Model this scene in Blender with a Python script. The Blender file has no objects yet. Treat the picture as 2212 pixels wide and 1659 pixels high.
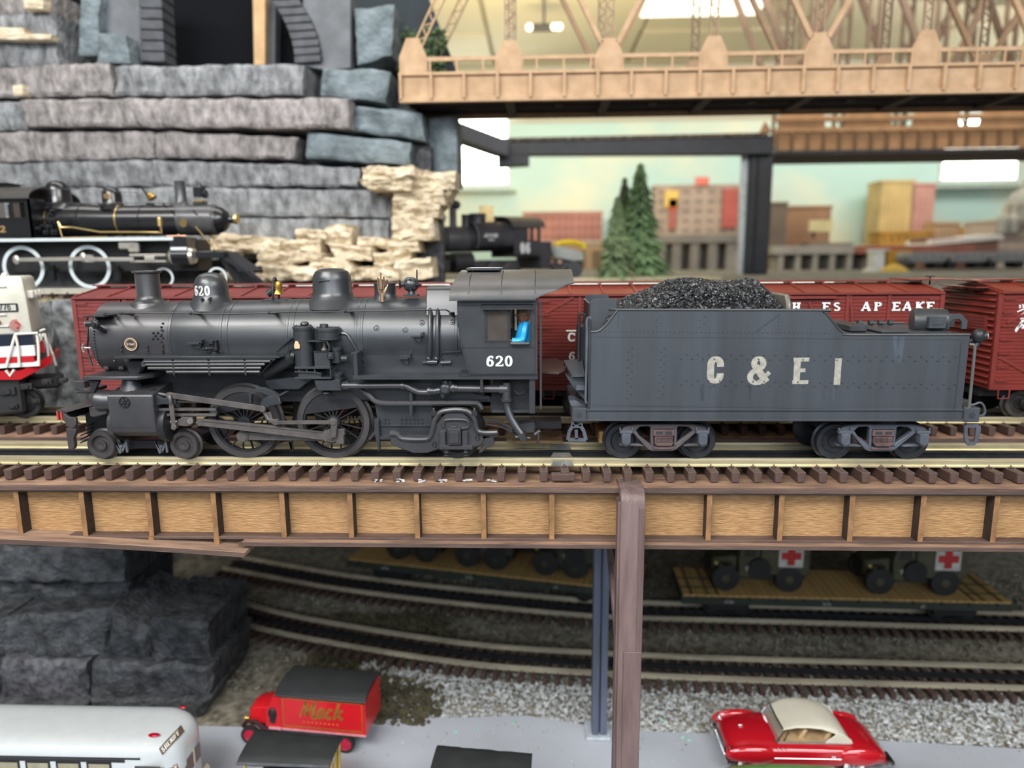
import bpy, bmesh, math, random
from math import sin, cos, tan, pi, radians, sqrt, atan2
from mathutils import Vector, Matrix, noise
random.seed(7)
R = random.Random(11)
scn = bpy.context.scene
COL = scn.collection
U = 0.01                      # code works in centimetres, the scene is in metres (O-gauge models at true size)

# ------------------------------------------------------------------ camera, world, lights, exposure
FPX = 1533.0; PITCH = radians(9.95); YAW = radians(2.2); ROLL = radians(-0.45); CZ = 36.4
cd = bpy.data.cameras.new('camera'); cam = bpy.data.objects.new('camera', cd); COL.objects.link(cam)
cam.location = (0, 0, CZ*U); cam.rotation_euler = (Matrix.Rotation(YAW,3,'Z') @ Matrix.Rotation(pi/2-PITCH,3,'X') @ Matrix.Rotation(ROLL,3,'Z')).to_euler()
cd.sensor_width = 36.0; cd.lens = FPX/2212*36; cd.clip_start = 0.01; cd.clip_end = 30
cd.dof.use_dof = True; cd.dof.focus_distance = 0.368; cd.dof.aperture_fstop = 6.6
scn.camera = cam
w = bpy.data.worlds.new('world'); scn.world = w; w.use_nodes = True
w.node_tree.nodes['Background'].inputs[0].default_value = (0.86, 0.93, 1.0, 1)
w.node_tree.nodes['Background'].inputs[1].default_value = 0.22
scn.view_settings.view_transform = 'Standard'; scn.view_settings.look = 'None'
scn.view_settings.gamma = 1; scn.view_settings.use_curve_mapping = False
scn.view_settings.exposure = 0.30

def area(name, loc, aim, sx, sy, watts, col):
    l = bpy.data.lights.new(name, 'AREA'); l.shape = 'RECTANGLE'; l.size = sx*U; l.size_y = sy*U
    l.energy = watts; l.color = col
    o = bpy.data.objects.new(name, l); COL.objects.link(o)
    o.location = Vector(loc)*U; o.rotation_euler = (Vector(aim)-Vector(loc)).to_track_quat('-Z', 'Y').to_euler()
    return o
area('ceiling_light_key', (-42, -30, 95), (0, 38, 28), 80, 26, 11.0, (1.0, 0.985, 0.96))
area('ceiling_light_right', (55, -34, 95), (20, 40, 28), 70, 24, 5.5, (1.0, 0.985, 0.96))
area('daylight_behind', (10, -100, 80), (0, 38, 30), 150, 34, 8.5, (0.80, 0.90, 1.0))
area('ceiling_light_layout', (-30, 62, 98), (-30, 70, 30), 90, 18, 2.4, (1.0, 0.98, 0.95))
area('back_fill_middle', (40, 135, 97), (50, 210, 40), 110, 30, 6.8, (1.0, 0.95, 0.84))  # added warm fill without a fitting, brightens the buildings at the back
area('back_fill_far', (120, 200, 97), (110, 240, 40), 90, 30, 5.0, (1.0, 0.95, 0.84))  # added fill over the far yard, no fitting modelled
area('uplight_far_left', (-6, 150, 60), (-4, 190, 103), 30, 20, 5.0, (1.0, 0.82, 0.45))

# ------------------------------------------------------------------ measuring: a photograph pixel at a distance Y (cm) -> world (cm)
def P(px, py, Y):
    x = (px-1106)/FPX; y = -(py-829.5)/FPX
    d = Vector((x, y, -1)); d.rotate(cam.rotation_euler)
    t = Y/d.y
    return Vector((d.x*t, Y, CZ+d.z*t))
def src(x0, y0, k):
    return lambda X, Yp, D: P(x0+X/k, y0+Yp/k, D)
C1 = src(100, 560, 3.770); C2 = src(600, 560, 3.3515); C3 = src(1180, 580, 3.95); C4 = src(1650, 580, 3.936)
def xz(v): return (v.x, v.z)

# ------------------------------------------------------------------ materials
MT = {}
def mat(name, col, rough=0.6, metal=0.0, var=0.12, vs=1.5, bump=0.0, bs=8.0, col2=None, stretch=(1,1,1), spec=0.5, emit=0, detail=4.0, alpha=None, coat=0.0, bd=0.0006):
    if name in MT: return MT[name]
    m = bpy.data.materials.new(name); m.use_nodes = True; nt = m.node_tree; N = nt.nodes; L = nt.links
    b = N['Principled BSDF']
    b.inputs['Roughness'].default_value = rough; b.inputs['Metallic'].default_value = metal
    b.inputs['Specular IOR Level'].default_value = spec
    if coat: b.inputs['Coat Weight'].default_value = coat; b.inputs['Coat Roughness'].default_value = 0.08
    tc = N.new('ShaderNodeTexCoord'); mp = N.new('ShaderNodeMapping'); mp.inputs['Scale'].default_value = tuple(100*s for s in stretch)
    L.new(tc.outputs['Object'], mp.inputs[0])
    c = Vector(col); c2 = Vector(col2) if col2 else c*(1-var*2.2)
    if var > 0 or col2:
        n = N.new('ShaderNodeTexNoise'); n.inputs['Scale'].default_value = vs; n.inputs['Detail'].default_value = detail
        L.new(mp.outputs[0], n.inputs['Vector'])
        r = N.new('ShaderNodeValToRGB'); r.color_ramp.elements[0].position = 0.3; r.color_ramp.elements[1].position = 0.7
        r.color_ramp.elements[0].color = (*c2, 1); r.color_ramp.elements[1].color = (*(c*(1+var*0.6)), 1)
        L.new(n.outputs['Fac'], r.inputs[0]); L.new(r.outputs[0], b.inputs['Base Color'])
    else: b.inputs['Base Color'].default_value = (*c, 1)
    if bump:
        n2 = N.new('ShaderNodeTexNoise'); n2.inputs['Scale'].default_value = bs; n2.inputs['Detail'].default_value = 3
        L.new(mp.outputs[0], n2.inputs['Vector'])
        bp = N.new('ShaderNodeBump'); bp.inputs['Strength'].default_value = bump; bp.inputs['Distance'].default_value = bd
        L.new(n2.outputs['Fac'], bp.inputs['Height']); L.new(bp.outputs[0], b.inputs['Normal'])
    if emit: b.inputs['Emission Color'].default_value = (*col, 1); b.inputs['Emission Strength'].default_value = emit
    if alpha is not None: b.inputs['Alpha'].default_value = alpha
    MT[name] = m; return m

# ------------------------------------------------------------------ mesh builder (centimetres, world axes)
class MB:
    def __init__(s): s.v = []; s.f = []
    def add(s, vs, fs):
        o = len(s.v); s.v += [tuple(a) for a in vs]; s.f += [tuple(i+o for i in f) for f in fs]; return s
    def box(s, x0, x1, y0, y1, z0, z1):
        v = [(x0,y0,z0),(x1,y0,z0),(x1,y1,z0),(x0,y1,z0),(x0,y0,z1),(x1,y0,z1),(x1,y1,z1),(x0,y1,z1)]
        return s.add(v, [(0,3,2,1),(4,5,6,7),(0,1,5,4),(1,2,6,5),(2,3,7,6),(3,0,4,7)])
    def cbox(s, c, sx, sy, sz): return s.box(c[0]-sx/2, c[0]+sx/2, c[1]-sy/2, c[1]+sy/2, c[2]-sz/2, c[2]+sz/2)
    def obox(s, p0, p1, wy, wz, up=(0,0,1)):
        """bar from p0 to p1, section wy (sideways) x wz (towards up)"""
        p0 = Vector(p0); p1 = Vector(p1); d = (p1-p0).normalized(); u = Vector(up)
        sd = d.cross(u)
        if sd.length < 1e-4: sd = d.cross(Vector((0,1,0)))
        sd.normalize(); u = sd.cross(d).normalized()
        a = sd*wy/2; b = u*wz/2; v = []
        for p in (p0, p1): v += [p-a-b, p+a-b, p+a+b, p-a+b]
        return s.add(v, [(0,1,2,3),(4,7,6,5),(0,4,5,1),(1,5,6,2),(2,6,7,3),(3,7,4,0)])
    def cyl(s, p0, p1, r0, r1=None, n=16, cap=True):
        r1 = r0 if r1 is None else r1
        p0 = Vector(p0); p1 = Vector(p1); d = (p1-p0).normalized()
        a = d.orthogonal().normalized(); b = d.cross(a); v = []
        for p, r in ((p0, r0), (p1, r1)):
            for i in range(n): t = 2*pi*i/n; v.append(p+a*cos(t)*r+b*sin(t)*r)
        f = [(i, (i+1)%n, n+(i+1)%n, n+i) for i in range(n)]
        if cap: f += [tuple(range(n-1,-1,-1)), tuple(range(n, 2*n))]
        return s.add(v, f)
    def lathe(s, prof, c, ax=(0,0,1), n=24, cap=True):
        """prof: (radius, height) pairs along ax from c"""
        c = Vector(c); d = Vector(ax).normalized(); a = d.orthogonal().normalized(); b = d.cross(a); v = []; f = []
        for r, h in prof:
            for i in range(n): t = 2*pi*i/n; v.append(c+d*h+a*cos(t)*r+b*sin(t)*r)
        for k in range(len(prof)-1):
            for i in range(n): j = (i+1)%n; f.append((k*n+i, k*n+j, (k+1)*n+j, (k+1)*n+i))
        if cap:
            f.append(tuple(range(n-1,-1,-1))); f.append(tuple(range((len(prof)-1)*n, len(prof)*n)))
        return s.add(v, f)
    def tube(s, pts, r, n=8, closed=False):
        pts = [Vector(p) for p in pts]; m = len(pts); v = []; f = []; ref = None
        for i, p in enumerate(pts):
            if closed: d = pts[(i+1)%m]-pts[i-1]
            else: d = pts[min(i+1,m-1)]-pts[max(i-1,0)]
            d.normalize()
            if ref is None: ref = d.orthogonal().normalized()
            a = (ref-d*ref.dot(d)).normalized(); ref = a; b = d.cross(a)
            for k in range(n): t = 2*pi*k/n; v.append(p+a*cos(t)*r+b*sin(t)*r)
        for i in range(m if closed else m-1):
            j = (i+1)%m
            for k in range(n): l = (k+1)%n; f.append((i*n+k, i*n+l, j*n+l, j*n+k))
        if not closed: f += [tuple(range(n-1,-1,-1)), tuple(range((m-1)*n, m*n))]
        return s.add(v, f)
    def prism(s, poly, y0, y1, ax='y'):
        """poly of 2D points; ax='y': points are (x,z) ; ax='x': (y,z) ; ax='z': (x,y)"""
        n = len(poly); v = []
        for t in (y0, y1):
            for a, b in poly: v.append((a,t,b) if ax=='y' else (t,a,b) if ax=='x' else (a,b,t))
        f = [(i, (i+1)%n, n+(i+1)%n, n+i) for i in range(n)]
        f += [tuple(range(n-1,-1,-1)), tuple(range(n, 2*n))]
        return s.add(v, f)
    def sphere(s, c, r, n=16, m=10, sc=(1,1,1)):
        v = []; f = []; c = Vector(c)
        for j in range(1, m):
            ph = pi*j/m
            for i in range(n): t = 2*pi*i/n; v.append((c.x+r*sc[0]*sin(ph)*cos(t), c.y+r*sc[1]*sin(ph)*sin(t), c.z+r*sc[2]*cos(ph)))
        v += [(c.x,c.y,c.z+r*sc[2]), (c.x,c.y,c.z-r*sc[2])]; T = len(v)-2
        for j in range(m-2):
            for i in range(n): k = (i+1)%n; f.append((j*n+i, (j+1)*n+i, (j+1)*n+k, j*n+k))
        for i in range(n): k = (i+1)%n; f.append((T, i, k)); f.append((T+1, (m-2)*n+k, (m-2)*n+i))
        return s.add(v, f)
    def rivet(s, p, nrm=(0,-1,0), r=0.05, h=None, n=6):
        r = r*1.3; h = h or r*0.95; p = Vector(p); d = Vector(nrm).normalized(); a = d.orthogonal().normalized(); b = d.cross(a); v = []
        for rr, hh in ((r,-0.02),(r*0.55,h)):
            for i in range(n): t = 2*pi*i/n; v.append(p+d*hh+a*cos(t)*rr+b*sin(t)*rr)
        return s.add(v, [(i,(i+1)%n,n+(i+1)%n,n+i) for i in range(n)]+[tuple(range(n,2*n))])
    def rivets(s, p0, p1, n, nrm=(0,-1,0), r=0.04):
        p0 = Vector(p0); p1 = Vector(p1)
        for i in range(n): s.rivet(p0.lerp(p1, i/max(1,n-1)), nrm, r)
        return s
    def loft(s, rings, cap=True, closed=True):
        n = len(rings[0]); v = [p for r in rings for p in r]; f = []
        for k in range(len(rings)-1):
            for i in range(n if closed else n-1): j = (i+1)%n; f.append((k*n+i, k*n+j, (k+1)*n+j, (k+1)*n+i))
        if cap and closed: f += [tuple(range(n-1,-1,-1)), tuple(range((len(rings)-1)*n, len(rings)*n))]
        return s.add(v, f)
    def build(s, name, m, parent=None, bev=0.0, smooth=35, fix=True, kind=None, label=None, local=False, seg=1):
        off = Vector((0,0,0))
        if parent is not None and not local:
            q = parent
            while q is not None: off += Vector(q['_l']) if '_l' in q else Vector((0,0,0)); q = q.parent
        me = bpy.data.meshes.new(name)
        me.from_pydata([((a-off.x)*U, (b-off.y)*U, (c-off.z)*U) for a, b, c in s.v], [], s.f)
        if fix or bev:
            bm = bmesh.new(); bm.from_mesh(me)
            if fix: bmesh.ops.recalc_face_normals(bm, faces=bm.faces)
            if bev:
                bmesh.ops.remove_doubles(bm, verts=bm.verts, dist=1e-7)
                es = [e for e in bm.edges if len(e.link_faces)==2 and e.calc_face_angle(0) > 0.6]
                bmesh.ops.bevel(bm, geom=es, offset=bev*U, segments=seg, affect='EDGES', profile=0.5, clamp_overlap=True)
            bm.to_mesh(me); bm.free()
        if smooth: me.shade_smooth(); me.set_sharp_from_angle(angle=radians(smooth))
        me.materials.append(m)
        o = bpy.data.objects.new(name, me); COL.objects.link(o)
        if parent is not None: o.parent = parent
        if kind: o['kind'] = kind
        if label: o['label'] = label
        return o

def thing(name, label, cat, loc=(0,0,0), rz=0.0, group=None):
    o = bpy.data.objects.new(name, None); COL.objects.link(o); o.empty_display_size = 0.01
    o.location = Vector(loc)*U; o.rotation_euler = (0,0,rz); o['_l'] = list(loc)
    o['label'] = label; o['category'] = cat
    if group: o['group'] = group
    return o
def tag(o, label, cat, group=None, kind=None):
    o['label'] = label; o['category'] = cat
    if group: o['group'] = group
    if kind: o['kind'] = kind
    return o
def struct(o): o['kind'] = 'structure'; return o
def dup_part(o, parent=None, loc=None, rot=None):
    c = o.copy(); COL.objects.link(c)
    if parent is not None: c.parent = parent
    if loc is not None: c.location = Vector(loc)*U
    if rot is not None: c.rotation_euler = rot
    return c
def dup(root, loc, rz=None, label=None, group=None):
    r = root.copy(); COL.objects.link(r); r.location = Vector(loc)*U
    if rz is not None: r.rotation_euler = (0,0,rz)
    if label: r['label'] = label
    if group: r['group'] = group
    for ch in list(root.children):
        c = ch.copy(); COL.objects.link(c); c.parent = r
        for g in ch.children:
            d = g.copy(); COL.objects.link(d); d.parent = c
    return r
def arc(cx, cz, r, a0, a1, n): return [(cx+r*cos(a0+(a1-a0)*i/n), cz+r*sin(a0+(a1-a0)*i/n)) for i in range(n+1)]
def smooth_path(pts, k=4):
    """Catmull-Rom through points (any dimension)"""
    pts = [Vector(p) for p in pts]; out = []
    for i in range(len(pts)-1):
        a = pts[max(i-1,0)]; b = pts[i]; c = pts[i+1]; d = pts[min(i+2,len(pts)-1)]
        for j in range(k):
            t = j/k
            out.append(0.5*((2*b)+(c-a)*t+(2*a-5*b+4*c-d)*t*t+(3*b-a-3*c+d)*t**3))
    out.append(pts[-1]); return out

# ------------------------------------------------------------------ lettering: strokes in a unit-high box -> thin solid letters
def _arc(cx, cy, rx, ry, a0, a1, n=14): return [(cx+rx*cos(radians(a0+(a1-a0)*i/n)), cy+ry*sin(radians(a0+(a1-a0)*i/n))) for i in range(n+1)]
def _g(ch, fat, serif):
    """returns strokes [(points, width)], advance"""
    t = 0.6*fat; h = fat; o = fat/2; W = 0.62; S = []
    def st(*p, w=None): S.append((list(p), w or fat))
    def sf(x, y, l=0.13):
        if serif: S.append(([(x-l, y), (x+l, y)], t*0.9))
    if ch == 'C' and not serif: st(*([(W-o,.62)]+_arc(.31,.70,.31-o,.30-t/2,0,180,14)+_arc(.31,.30,.31-o,.30-t/2,180,360,14)+[(W-o,.38)]))
    elif ch == 'C':
        st(*_arc(0.33, 0.5, 0.31-o*.8, 0.5-t/3, 40, 320, 26), w=fat); st((.57,.66),(.57,.98), w=t*.7); st((.57,.05),(.57,.3), w=t*.5)
    elif ch == 'O' or ch == '0': st(*_arc(0.31, 0.5, 0.31-o, 0.5-t/3, 0, 360, 30))
    elif ch == 'H':
        st((o+.03,0),(o+.03,1)); st((W-o,0),(W-o,1)); st((o,0.5),(W-o,0.5), w=t)
        for x in (o+.03, W-o): sf(x, t/2); sf(x, 1-t/2)
    elif ch == 'E':
        st((o+.03,0),(o+.03,1)); st((0,1-t/2),(W-.04,1-t/2), w=t); st((0,t/2),(W-.02,t/2), w=t); st((o,0.52),(W-.16,0.52), w=t)
        if serif: st((W-.06,0),(W-.06,.26), w=t*.8); st((W-.08,1),(W-.08,.76), w=t*.8)
    elif ch == 'S':
        st(*(_arc(0.3, 0.73, 0.24-o*.6, 0.27-t/2, 30, 270, 12)+_arc(0.3, 0.27, 0.26-o*.6, 0.27-t/2, 90, -150, 12)[1:]), w=fat*.85)
    elif ch == 'A':
        st((0.06,0),(0.32,1), w=t); st((0.32,1),(0.58,0)); st((0.14,0.32),(0.5,0.32), w=t)
        sf(0.07, t/2, .1); sf(0.57, t/2, .12)
    elif ch == 'P':
        st((o+.03,0),(o+.03,1)); st(*([(o,1-t/2)]+_arc(0.34, 0.74, 0.22-o*.5, 0.26-t/2, 90, -90, 10)+[(o,.48+t/2)]), w=fat*.8); sf(o+.03, t/2); sf(o, 1-t/2, .1)
    elif ch == 'K':
        st((o+.03,0),(o+.03,1)); st((o,.42),(W-.04,1), w=t); st((.26,.55),(W,0)); sf(o+.03, t/2); sf(o+.03, 1-t/2); sf(W-.04, t/2, .1); sf(W-.06, 1-t/2, .1)
    elif ch == 'R':
        st((o+.03,0),(o+.03,1)); st(*([(o,1-t/2)]+_arc(0.34, 0.76, 0.22-o*.5, 0.24-t/2, 90, -90, 10)+[(o,.52)]), w=fat*.8); st((.3,.5),(W,0)); sf(o+.03, t/2)
    elif ch == 'F': st((o+.03,0),(o+.03,1)); st((0,1-t/2),(W-.04,1-t/2), w=t); st((o,0.52),(W-.16,0.52), w=t)
    elif ch == 'N': st((o,0),(o,1)); st((o,1),(W-o,0)); st((W-o,0),(W-o,1))
    elif ch == 'Y': st((0,1),(.3,.45)); st((.6,1),(.3,.45)); st((.3,.5),(.3,0))
    elif ch == 'D': st((o,0),(o,1)); st(*([(o,1-t/2)]+_arc(0.25,0.5,.32-o,.5-t/2,90,-90,14)+[(o,t/2)]))
    elif ch == 'T': st((.31,0),(.31,1)); st((0,1-t/2),(.62,1-t/2), w=t)
    elif ch == 'I': st((o,0),(o,1)); return S, fat
    elif ch == '1': st((.22,0),(.22,1)); st((.22,1-o*.5),(.07,.8), w=t); sf(.22, t/2, .16); return S, .42
    elif ch == '7': st((0.02,1-t/2),(.58,1-t/2)); st((.56,1-t/2),(.36,.5),(.24,0)); 
    elif ch == '3': st(*_arc(.28,.74,.2,.26-t/2,140,-90,10), w=fat*.9); st(*_arc(.28,.26,.24,.27-t/2,90,-140,10), w=fat*.9)
    elif ch == '5': st((.52,1-t/2),(.1,1-t/2),(.08,.56)); st(*_arc(.28,.32,.24,.32-t/2,130,-140,12), w=fat*.9)
    elif ch == '6':
        st(*_arc(0.32, 0.32, 0.30-o, 0.32-t/3, 0, 360, 28), w=fat)
        st(*_arc(0.40, 0.38, 0.38-o, 0.62-t/3, 62, 190, 18), w=fat); S.append((_arc(0.50,0.82,.035,.035,0,360,8), t*.8))
    elif ch == '2':
        st(*(_arc(0.30, 0.71, 0.27-o*.7, 0.29-t/3, 160, -35, 18)+[(.36,.38),(.2,.24),(0.08,0.10)]), w=fat*.95); st((0.02,t*.45),(0.6,t*.45), w=t*.95); S.append((_arc(0.12,0.76,.03,.03,0,360,8), t*.8))
        if serif: st((.58,.02),(.58,.24), w=t*.7)
    elif ch == '&':
        st(*(_arc(0.3,0.77,.15,.19,-60,240,14)), w=fat*.85); st((.2,.66),(.58,.06)); st(*(_arc(0.25,.26,.21,.23,110,380,16)), w=fat*.85); st((.56,.32),(.66,.44), w=t)
    elif ch == '-': st((.05,.5),(.4,.5), w=t)
    elif ch == '.': st((.05,t/2),(.16,t/2)); return S, .22
    elif ch == ',': st((.1,.12),(.03,-.12), w=t); return S, .2
    elif ch == '"': st((.05,1),(.09,.8), w=t); st((.22,1),(.26,.8), w=t); return S, .3
    elif ch == ' ': return S, .35
    else: st((.05,0),(.05,.6)); st((.3,0),(.3,.6)); return S, .38
    return S, W
def ribbon(mb, pts, wd, fn):
    """flat thick polyline: fn maps (u, v, side) to a world point, side 0 front 1 back"""
    n = len(pts); L = []; closed = (n > 3 and abs(pts[0][0]-pts[-1][0]) < 1e-6 and abs(pts[0][1]-pts[-1][1]) < 1e-6)
    for i, (a, b) in enumerate(pts):
        if closed: p = pts[i-1 if i else n-2]; q = pts[i+1 if i < n-1 else 1]
        else: p = pts[max(i-1,0)]; q = pts[min(i+1,n-1)]
        dx, dy = q[0]-p[0], q[1]-p[1]; l = sqrt(dx*dx+dy*dy) or 1; w_ = wd if not isinstance(wd, tuple) else wd[1]+(wd[0]-wd[1])*abs(dy)/l
        L.append((a-dy/l*w_/2, b+dx/l*w_/2, a+dy/l*w_/2, b-dx/l*w_/2))
    v = []; f = []
    for a, b, c, d in L: v += [fn(a,b,0), fn(c,d,0), fn(a,b,1), fn(c,d,1)]
    for i in range(n-1):
        o = i*4; e = o+4
        f += [(o,o+1,e+1,e), (o+2,e+2,e+3,o+3), (o,e,e+2,o+2), (o+1,o+3,e+3,e+1)]
    f += [(0,2,3,1), (4*n-4,4*n-3,4*n-1,4*n-2)]
    mb.add(v, f)
def letters(mb, text, fn, hgt, gap=0.12, fat=0.2, serif=True, wide=1.0, spacing=None, slant=0.0):
    """fn(u, v, side): u, v in cm from the lower left; spacing: list of start offsets (cm) per character"""
    u = 0
    for i, ch in enumerate(text):
        S, adv = _g(ch, fat, serif)
        u0 = spacing[i] if spacing else u
        for j, (pts, wd) in enumerate(S):
            def ff(a, b, s_, j=j):
                f0 = Vector(fn(u0+(a+slant*b)*hgt, b*hgt, s_))
                return f0+(f0-Vector(fn(u0+(a+slant*b)*hgt, b*hgt, 1)))*.07*j if s_ == 0 else f0
            ribbon(mb, [(a*wide, b) for a, b in pts], (wd*(1+.12*(wide-1)), wd*(.5 if serif else .72)) if len(pts) > 4 else wd, ff)
        u = u0+(adv*wide+gap)*hgt
    return u
def on_side(x0, z0, y, th=0.012):
    """lettering on a face that looks to the camera (-y)"""
    return lambda u, v, s_: (x0+u, y-th if s_ == 0 else y+0.004, z0+v)
# ------------------------------------------------------------------ shared materials
M_TIE = mat('tie_brown_plastic', (.085,.05,.042), .55, var=.1, vs=3, bump=.25, bs=10)
M_RAIL = mat('rail_nickel_silver', (.78,.70,.48), .36, .75, var=.12, vs=2, stretch=(.15,3,3))
M_RAILD = mat('rail_blackened', (.03,.032,.036), .3, .3, var=.1)
M_PLANK = mat('plank_brown_stain', (.115,.072,.058), .6, var=.18, vs=1.2, bump=.5, bs=6, stretch=(.25,2,2), col2=(.06,.036,.03))
M_PLANKT = mat('plank_worn_top', (.33,.2,.13), .7, var=.2, vs=1.5, bump=.4, bs=6, stretch=(.3,1.5,2), col2=(.14,.085,.06))
M_HB = mat('hardboard', (.47,.275,.125), .75, var=.06, vs=5.5, bump=1.0, bs=8, stretch=(.32,1,2.6), col2=(.31,.165,.065), detail=3)
M_HB2 = mat('hardboard_stiffener', (.30,.155,.065), .7, var=.2, vs=2, bump=.6, bs=6, stretch=(1,1,.6))
M_CHAR = mat('laser_charred_edge', (.035,.024,.02), .7, var=.2, vs=2)
M_DARK = mat('dark_void', (.006,.007,.009), .95, var=0, spec=.1)
M_ROCK = mat('grey_rock', (.31,.32,.335), .85, var=.2, vs=.85, bump=1.0, bs=1.7, col2=(.095,.10,.105), detail=10, stretch=(1.7,1,.7), bd=.004)
M_ROCKP = mat('pinkish_grey_rock', (.40,.365,.365), .85, var=.2, vs=.9, bump=1.0, bs=1.8, col2=(.13,.12,.115), detail=10, stretch=(1.7,1,.7), bd=.004)
M_ROCKB = mat('blue_grey_rock', (.21,.255,.28), .8, var=.2, vs=.6, bump=.9, bs=2.0, col2=(.085,.11,.12), detail=9, bd=.003)
M_ROCKD = mat('dark_rock', (.085,.09,.10), .55, var=.3, vs=.9, bump=1.0, bs=2.4, col2=(.022,.024,.028), detail=10, bd=.003)
M_CREAM = mat('cream_rock', (.82,.72,.55), .85, var=.12, vs=.7, bump=1.0, bs=1.8, col2=(.50,.40,.27), detail=9, stretch=(1,1,2.2), bd=.003)
M_ROAD = mat('pale_grey_street', (.46,.49,.55), .7, var=.06, vs=.12, bump=.15, bs=5)
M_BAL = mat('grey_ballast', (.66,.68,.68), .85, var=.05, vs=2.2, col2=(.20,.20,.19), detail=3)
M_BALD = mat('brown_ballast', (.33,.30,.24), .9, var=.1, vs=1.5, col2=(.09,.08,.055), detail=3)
M_GND = mat('ground_cover', (.20,.19,.165), .95, var=.3, vs=.6, col2=(.055,.048,.03), detail=8, bump=1, bs=3)

# ------------------------------------------------------------------ room
m_ceil = mat('ceiling_tile', (.68,.62,.48), .9, var=.05, vs=.03)
m_wall = mat('basement_wall', (.55,.53,.46), .9, var=.04, vs=.02)
m_floor = mat('room_floor', (.25,.24,.22), .8, var=.1, vs=.02)
struct(MB().box(-150, 300, -120, 262, -91, -90).build('floor', m_floor))
struct(MB().box(-150, 300, 258, 262, -90, 105).build('wall_back', m_wall))
struct(MB().box(-154, -150, -120, 262, -90, 105).build('wall_left', m_wall))
struct(MB().box(300, 304, -120, 262, -90, 105).build('wall_right', m_wall))
ce = struct(MB().box(-150, 300, -120, 262, 104, 105).build('ceiling', m_ceil))
for i in range(10):
    for j in range(7):
        x0 = -149+i*44.8; y0 = -10+j*38.5
        MB().box(x0+.4, x0+44.2, y0+.4, y0+38, 101+0.5*((i+j)%2), 104).build('ceiling_tile', m_ceil, ce, bev=.3)
# sky backdrop board on the back wall: pale blue with warm painted clouds
def sky_mat():
    m = bpy.data.materials.new('painted_sky'); m.use_nodes = True; nt = m.node_tree; N = nt.nodes; L = nt.links; b = N['Principled BSDF']
    b.inputs['Roughness'].default_value = .45
    tc = N.new('ShaderNodeTexCoord'); mp = N.new('ShaderNodeMapping'); mp.inputs['Scale'].default_value = (100, 100, 170); L.new(tc.outputs['Object'], mp.inputs[0])
    n = N.new('ShaderNodeTexNoise'); n.inputs['Scale'].default_value = .022; n.inputs['Detail'].default_value = 3.5; L.new(mp.outputs[0], n.inputs['Vector'])
    r = N.new('ShaderNodeValToRGB'); e = r.color_ramp.elements; e[0].position = .44; e[0].color = (.48,.70,.69,1); e[1].position = .64; e[1].color = (.76,.77,.62,1)
    L.new(n.outputs['Fac'], r.inputs[0]); L.new(r.outputs[0], b.inputs['Base Color']); return m
bk = MB().box(-100, 260, 254, 258, -20, 82).build('wall_backdrop', sky_mat()); struct(bk)

# ------------------------------------------------------------------ layout table, street, upper shelf
struct(MB().box(-80, 130, 15, 125, -4, -.6).build('floor_lower_layout', M_GND))
rd = MB().prism([(-80,15),(130,15),(130,47),(60,47.5),(24,49.8),(6,50.4),(-1,52),(-12,51.2),(-18,50),(-80,50)], -.6, 0, 'z').build('floor_street', M_ROAD); struct(rd)
struct(MB().box(-80, 130, 124, 126, -4, 33).build('wall_lower_back', M_DARK))
us = MB().prism([(57,33.3),(57,27),(63,25),(100,26),(256,26),(256,33.3)], -80, 230, 'x').build('floor_upper_shelf', M_GND); struct(us)

def rubble(mb, n, xr, yr, zf, s0, s1, ok=None, rnd=R):
    k = 0
    while k < n:
        x = rnd.uniform(*xr); y = rnd.uniform(*yr)
        if ok and not ok(x, y): k += 1; continue
        s = rnd.uniform(s0, s1); z = zf(x, y)+rnd.uniform(-.1,.5)*s
        a = rnd.uniform(0, pi); ca, sa = cos(a)*s, sin(a)*s; h = s*rnd.uniform(.5,1.1)
        tx = rnd.uniform(-.3,.3)*s; ty = rnd.uniform(-.3,.3)*s
        mb.add([(x+ca,y+sa,z),(x-sa*.8,y+ca*.8,z+.1*s),(x-ca,y-sa,z),(x+sa*.7,y-ca*.7,z-.1*s),(x+tx,y+ty,z+h),(x-tx,y-ty,z-h)],
               [(0,1,4),(1,2,4),(2,3,4),(3,0,4),(1,0,5),(2,1,5),(3,2,5),(0,3,5)]); k += 1
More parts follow.
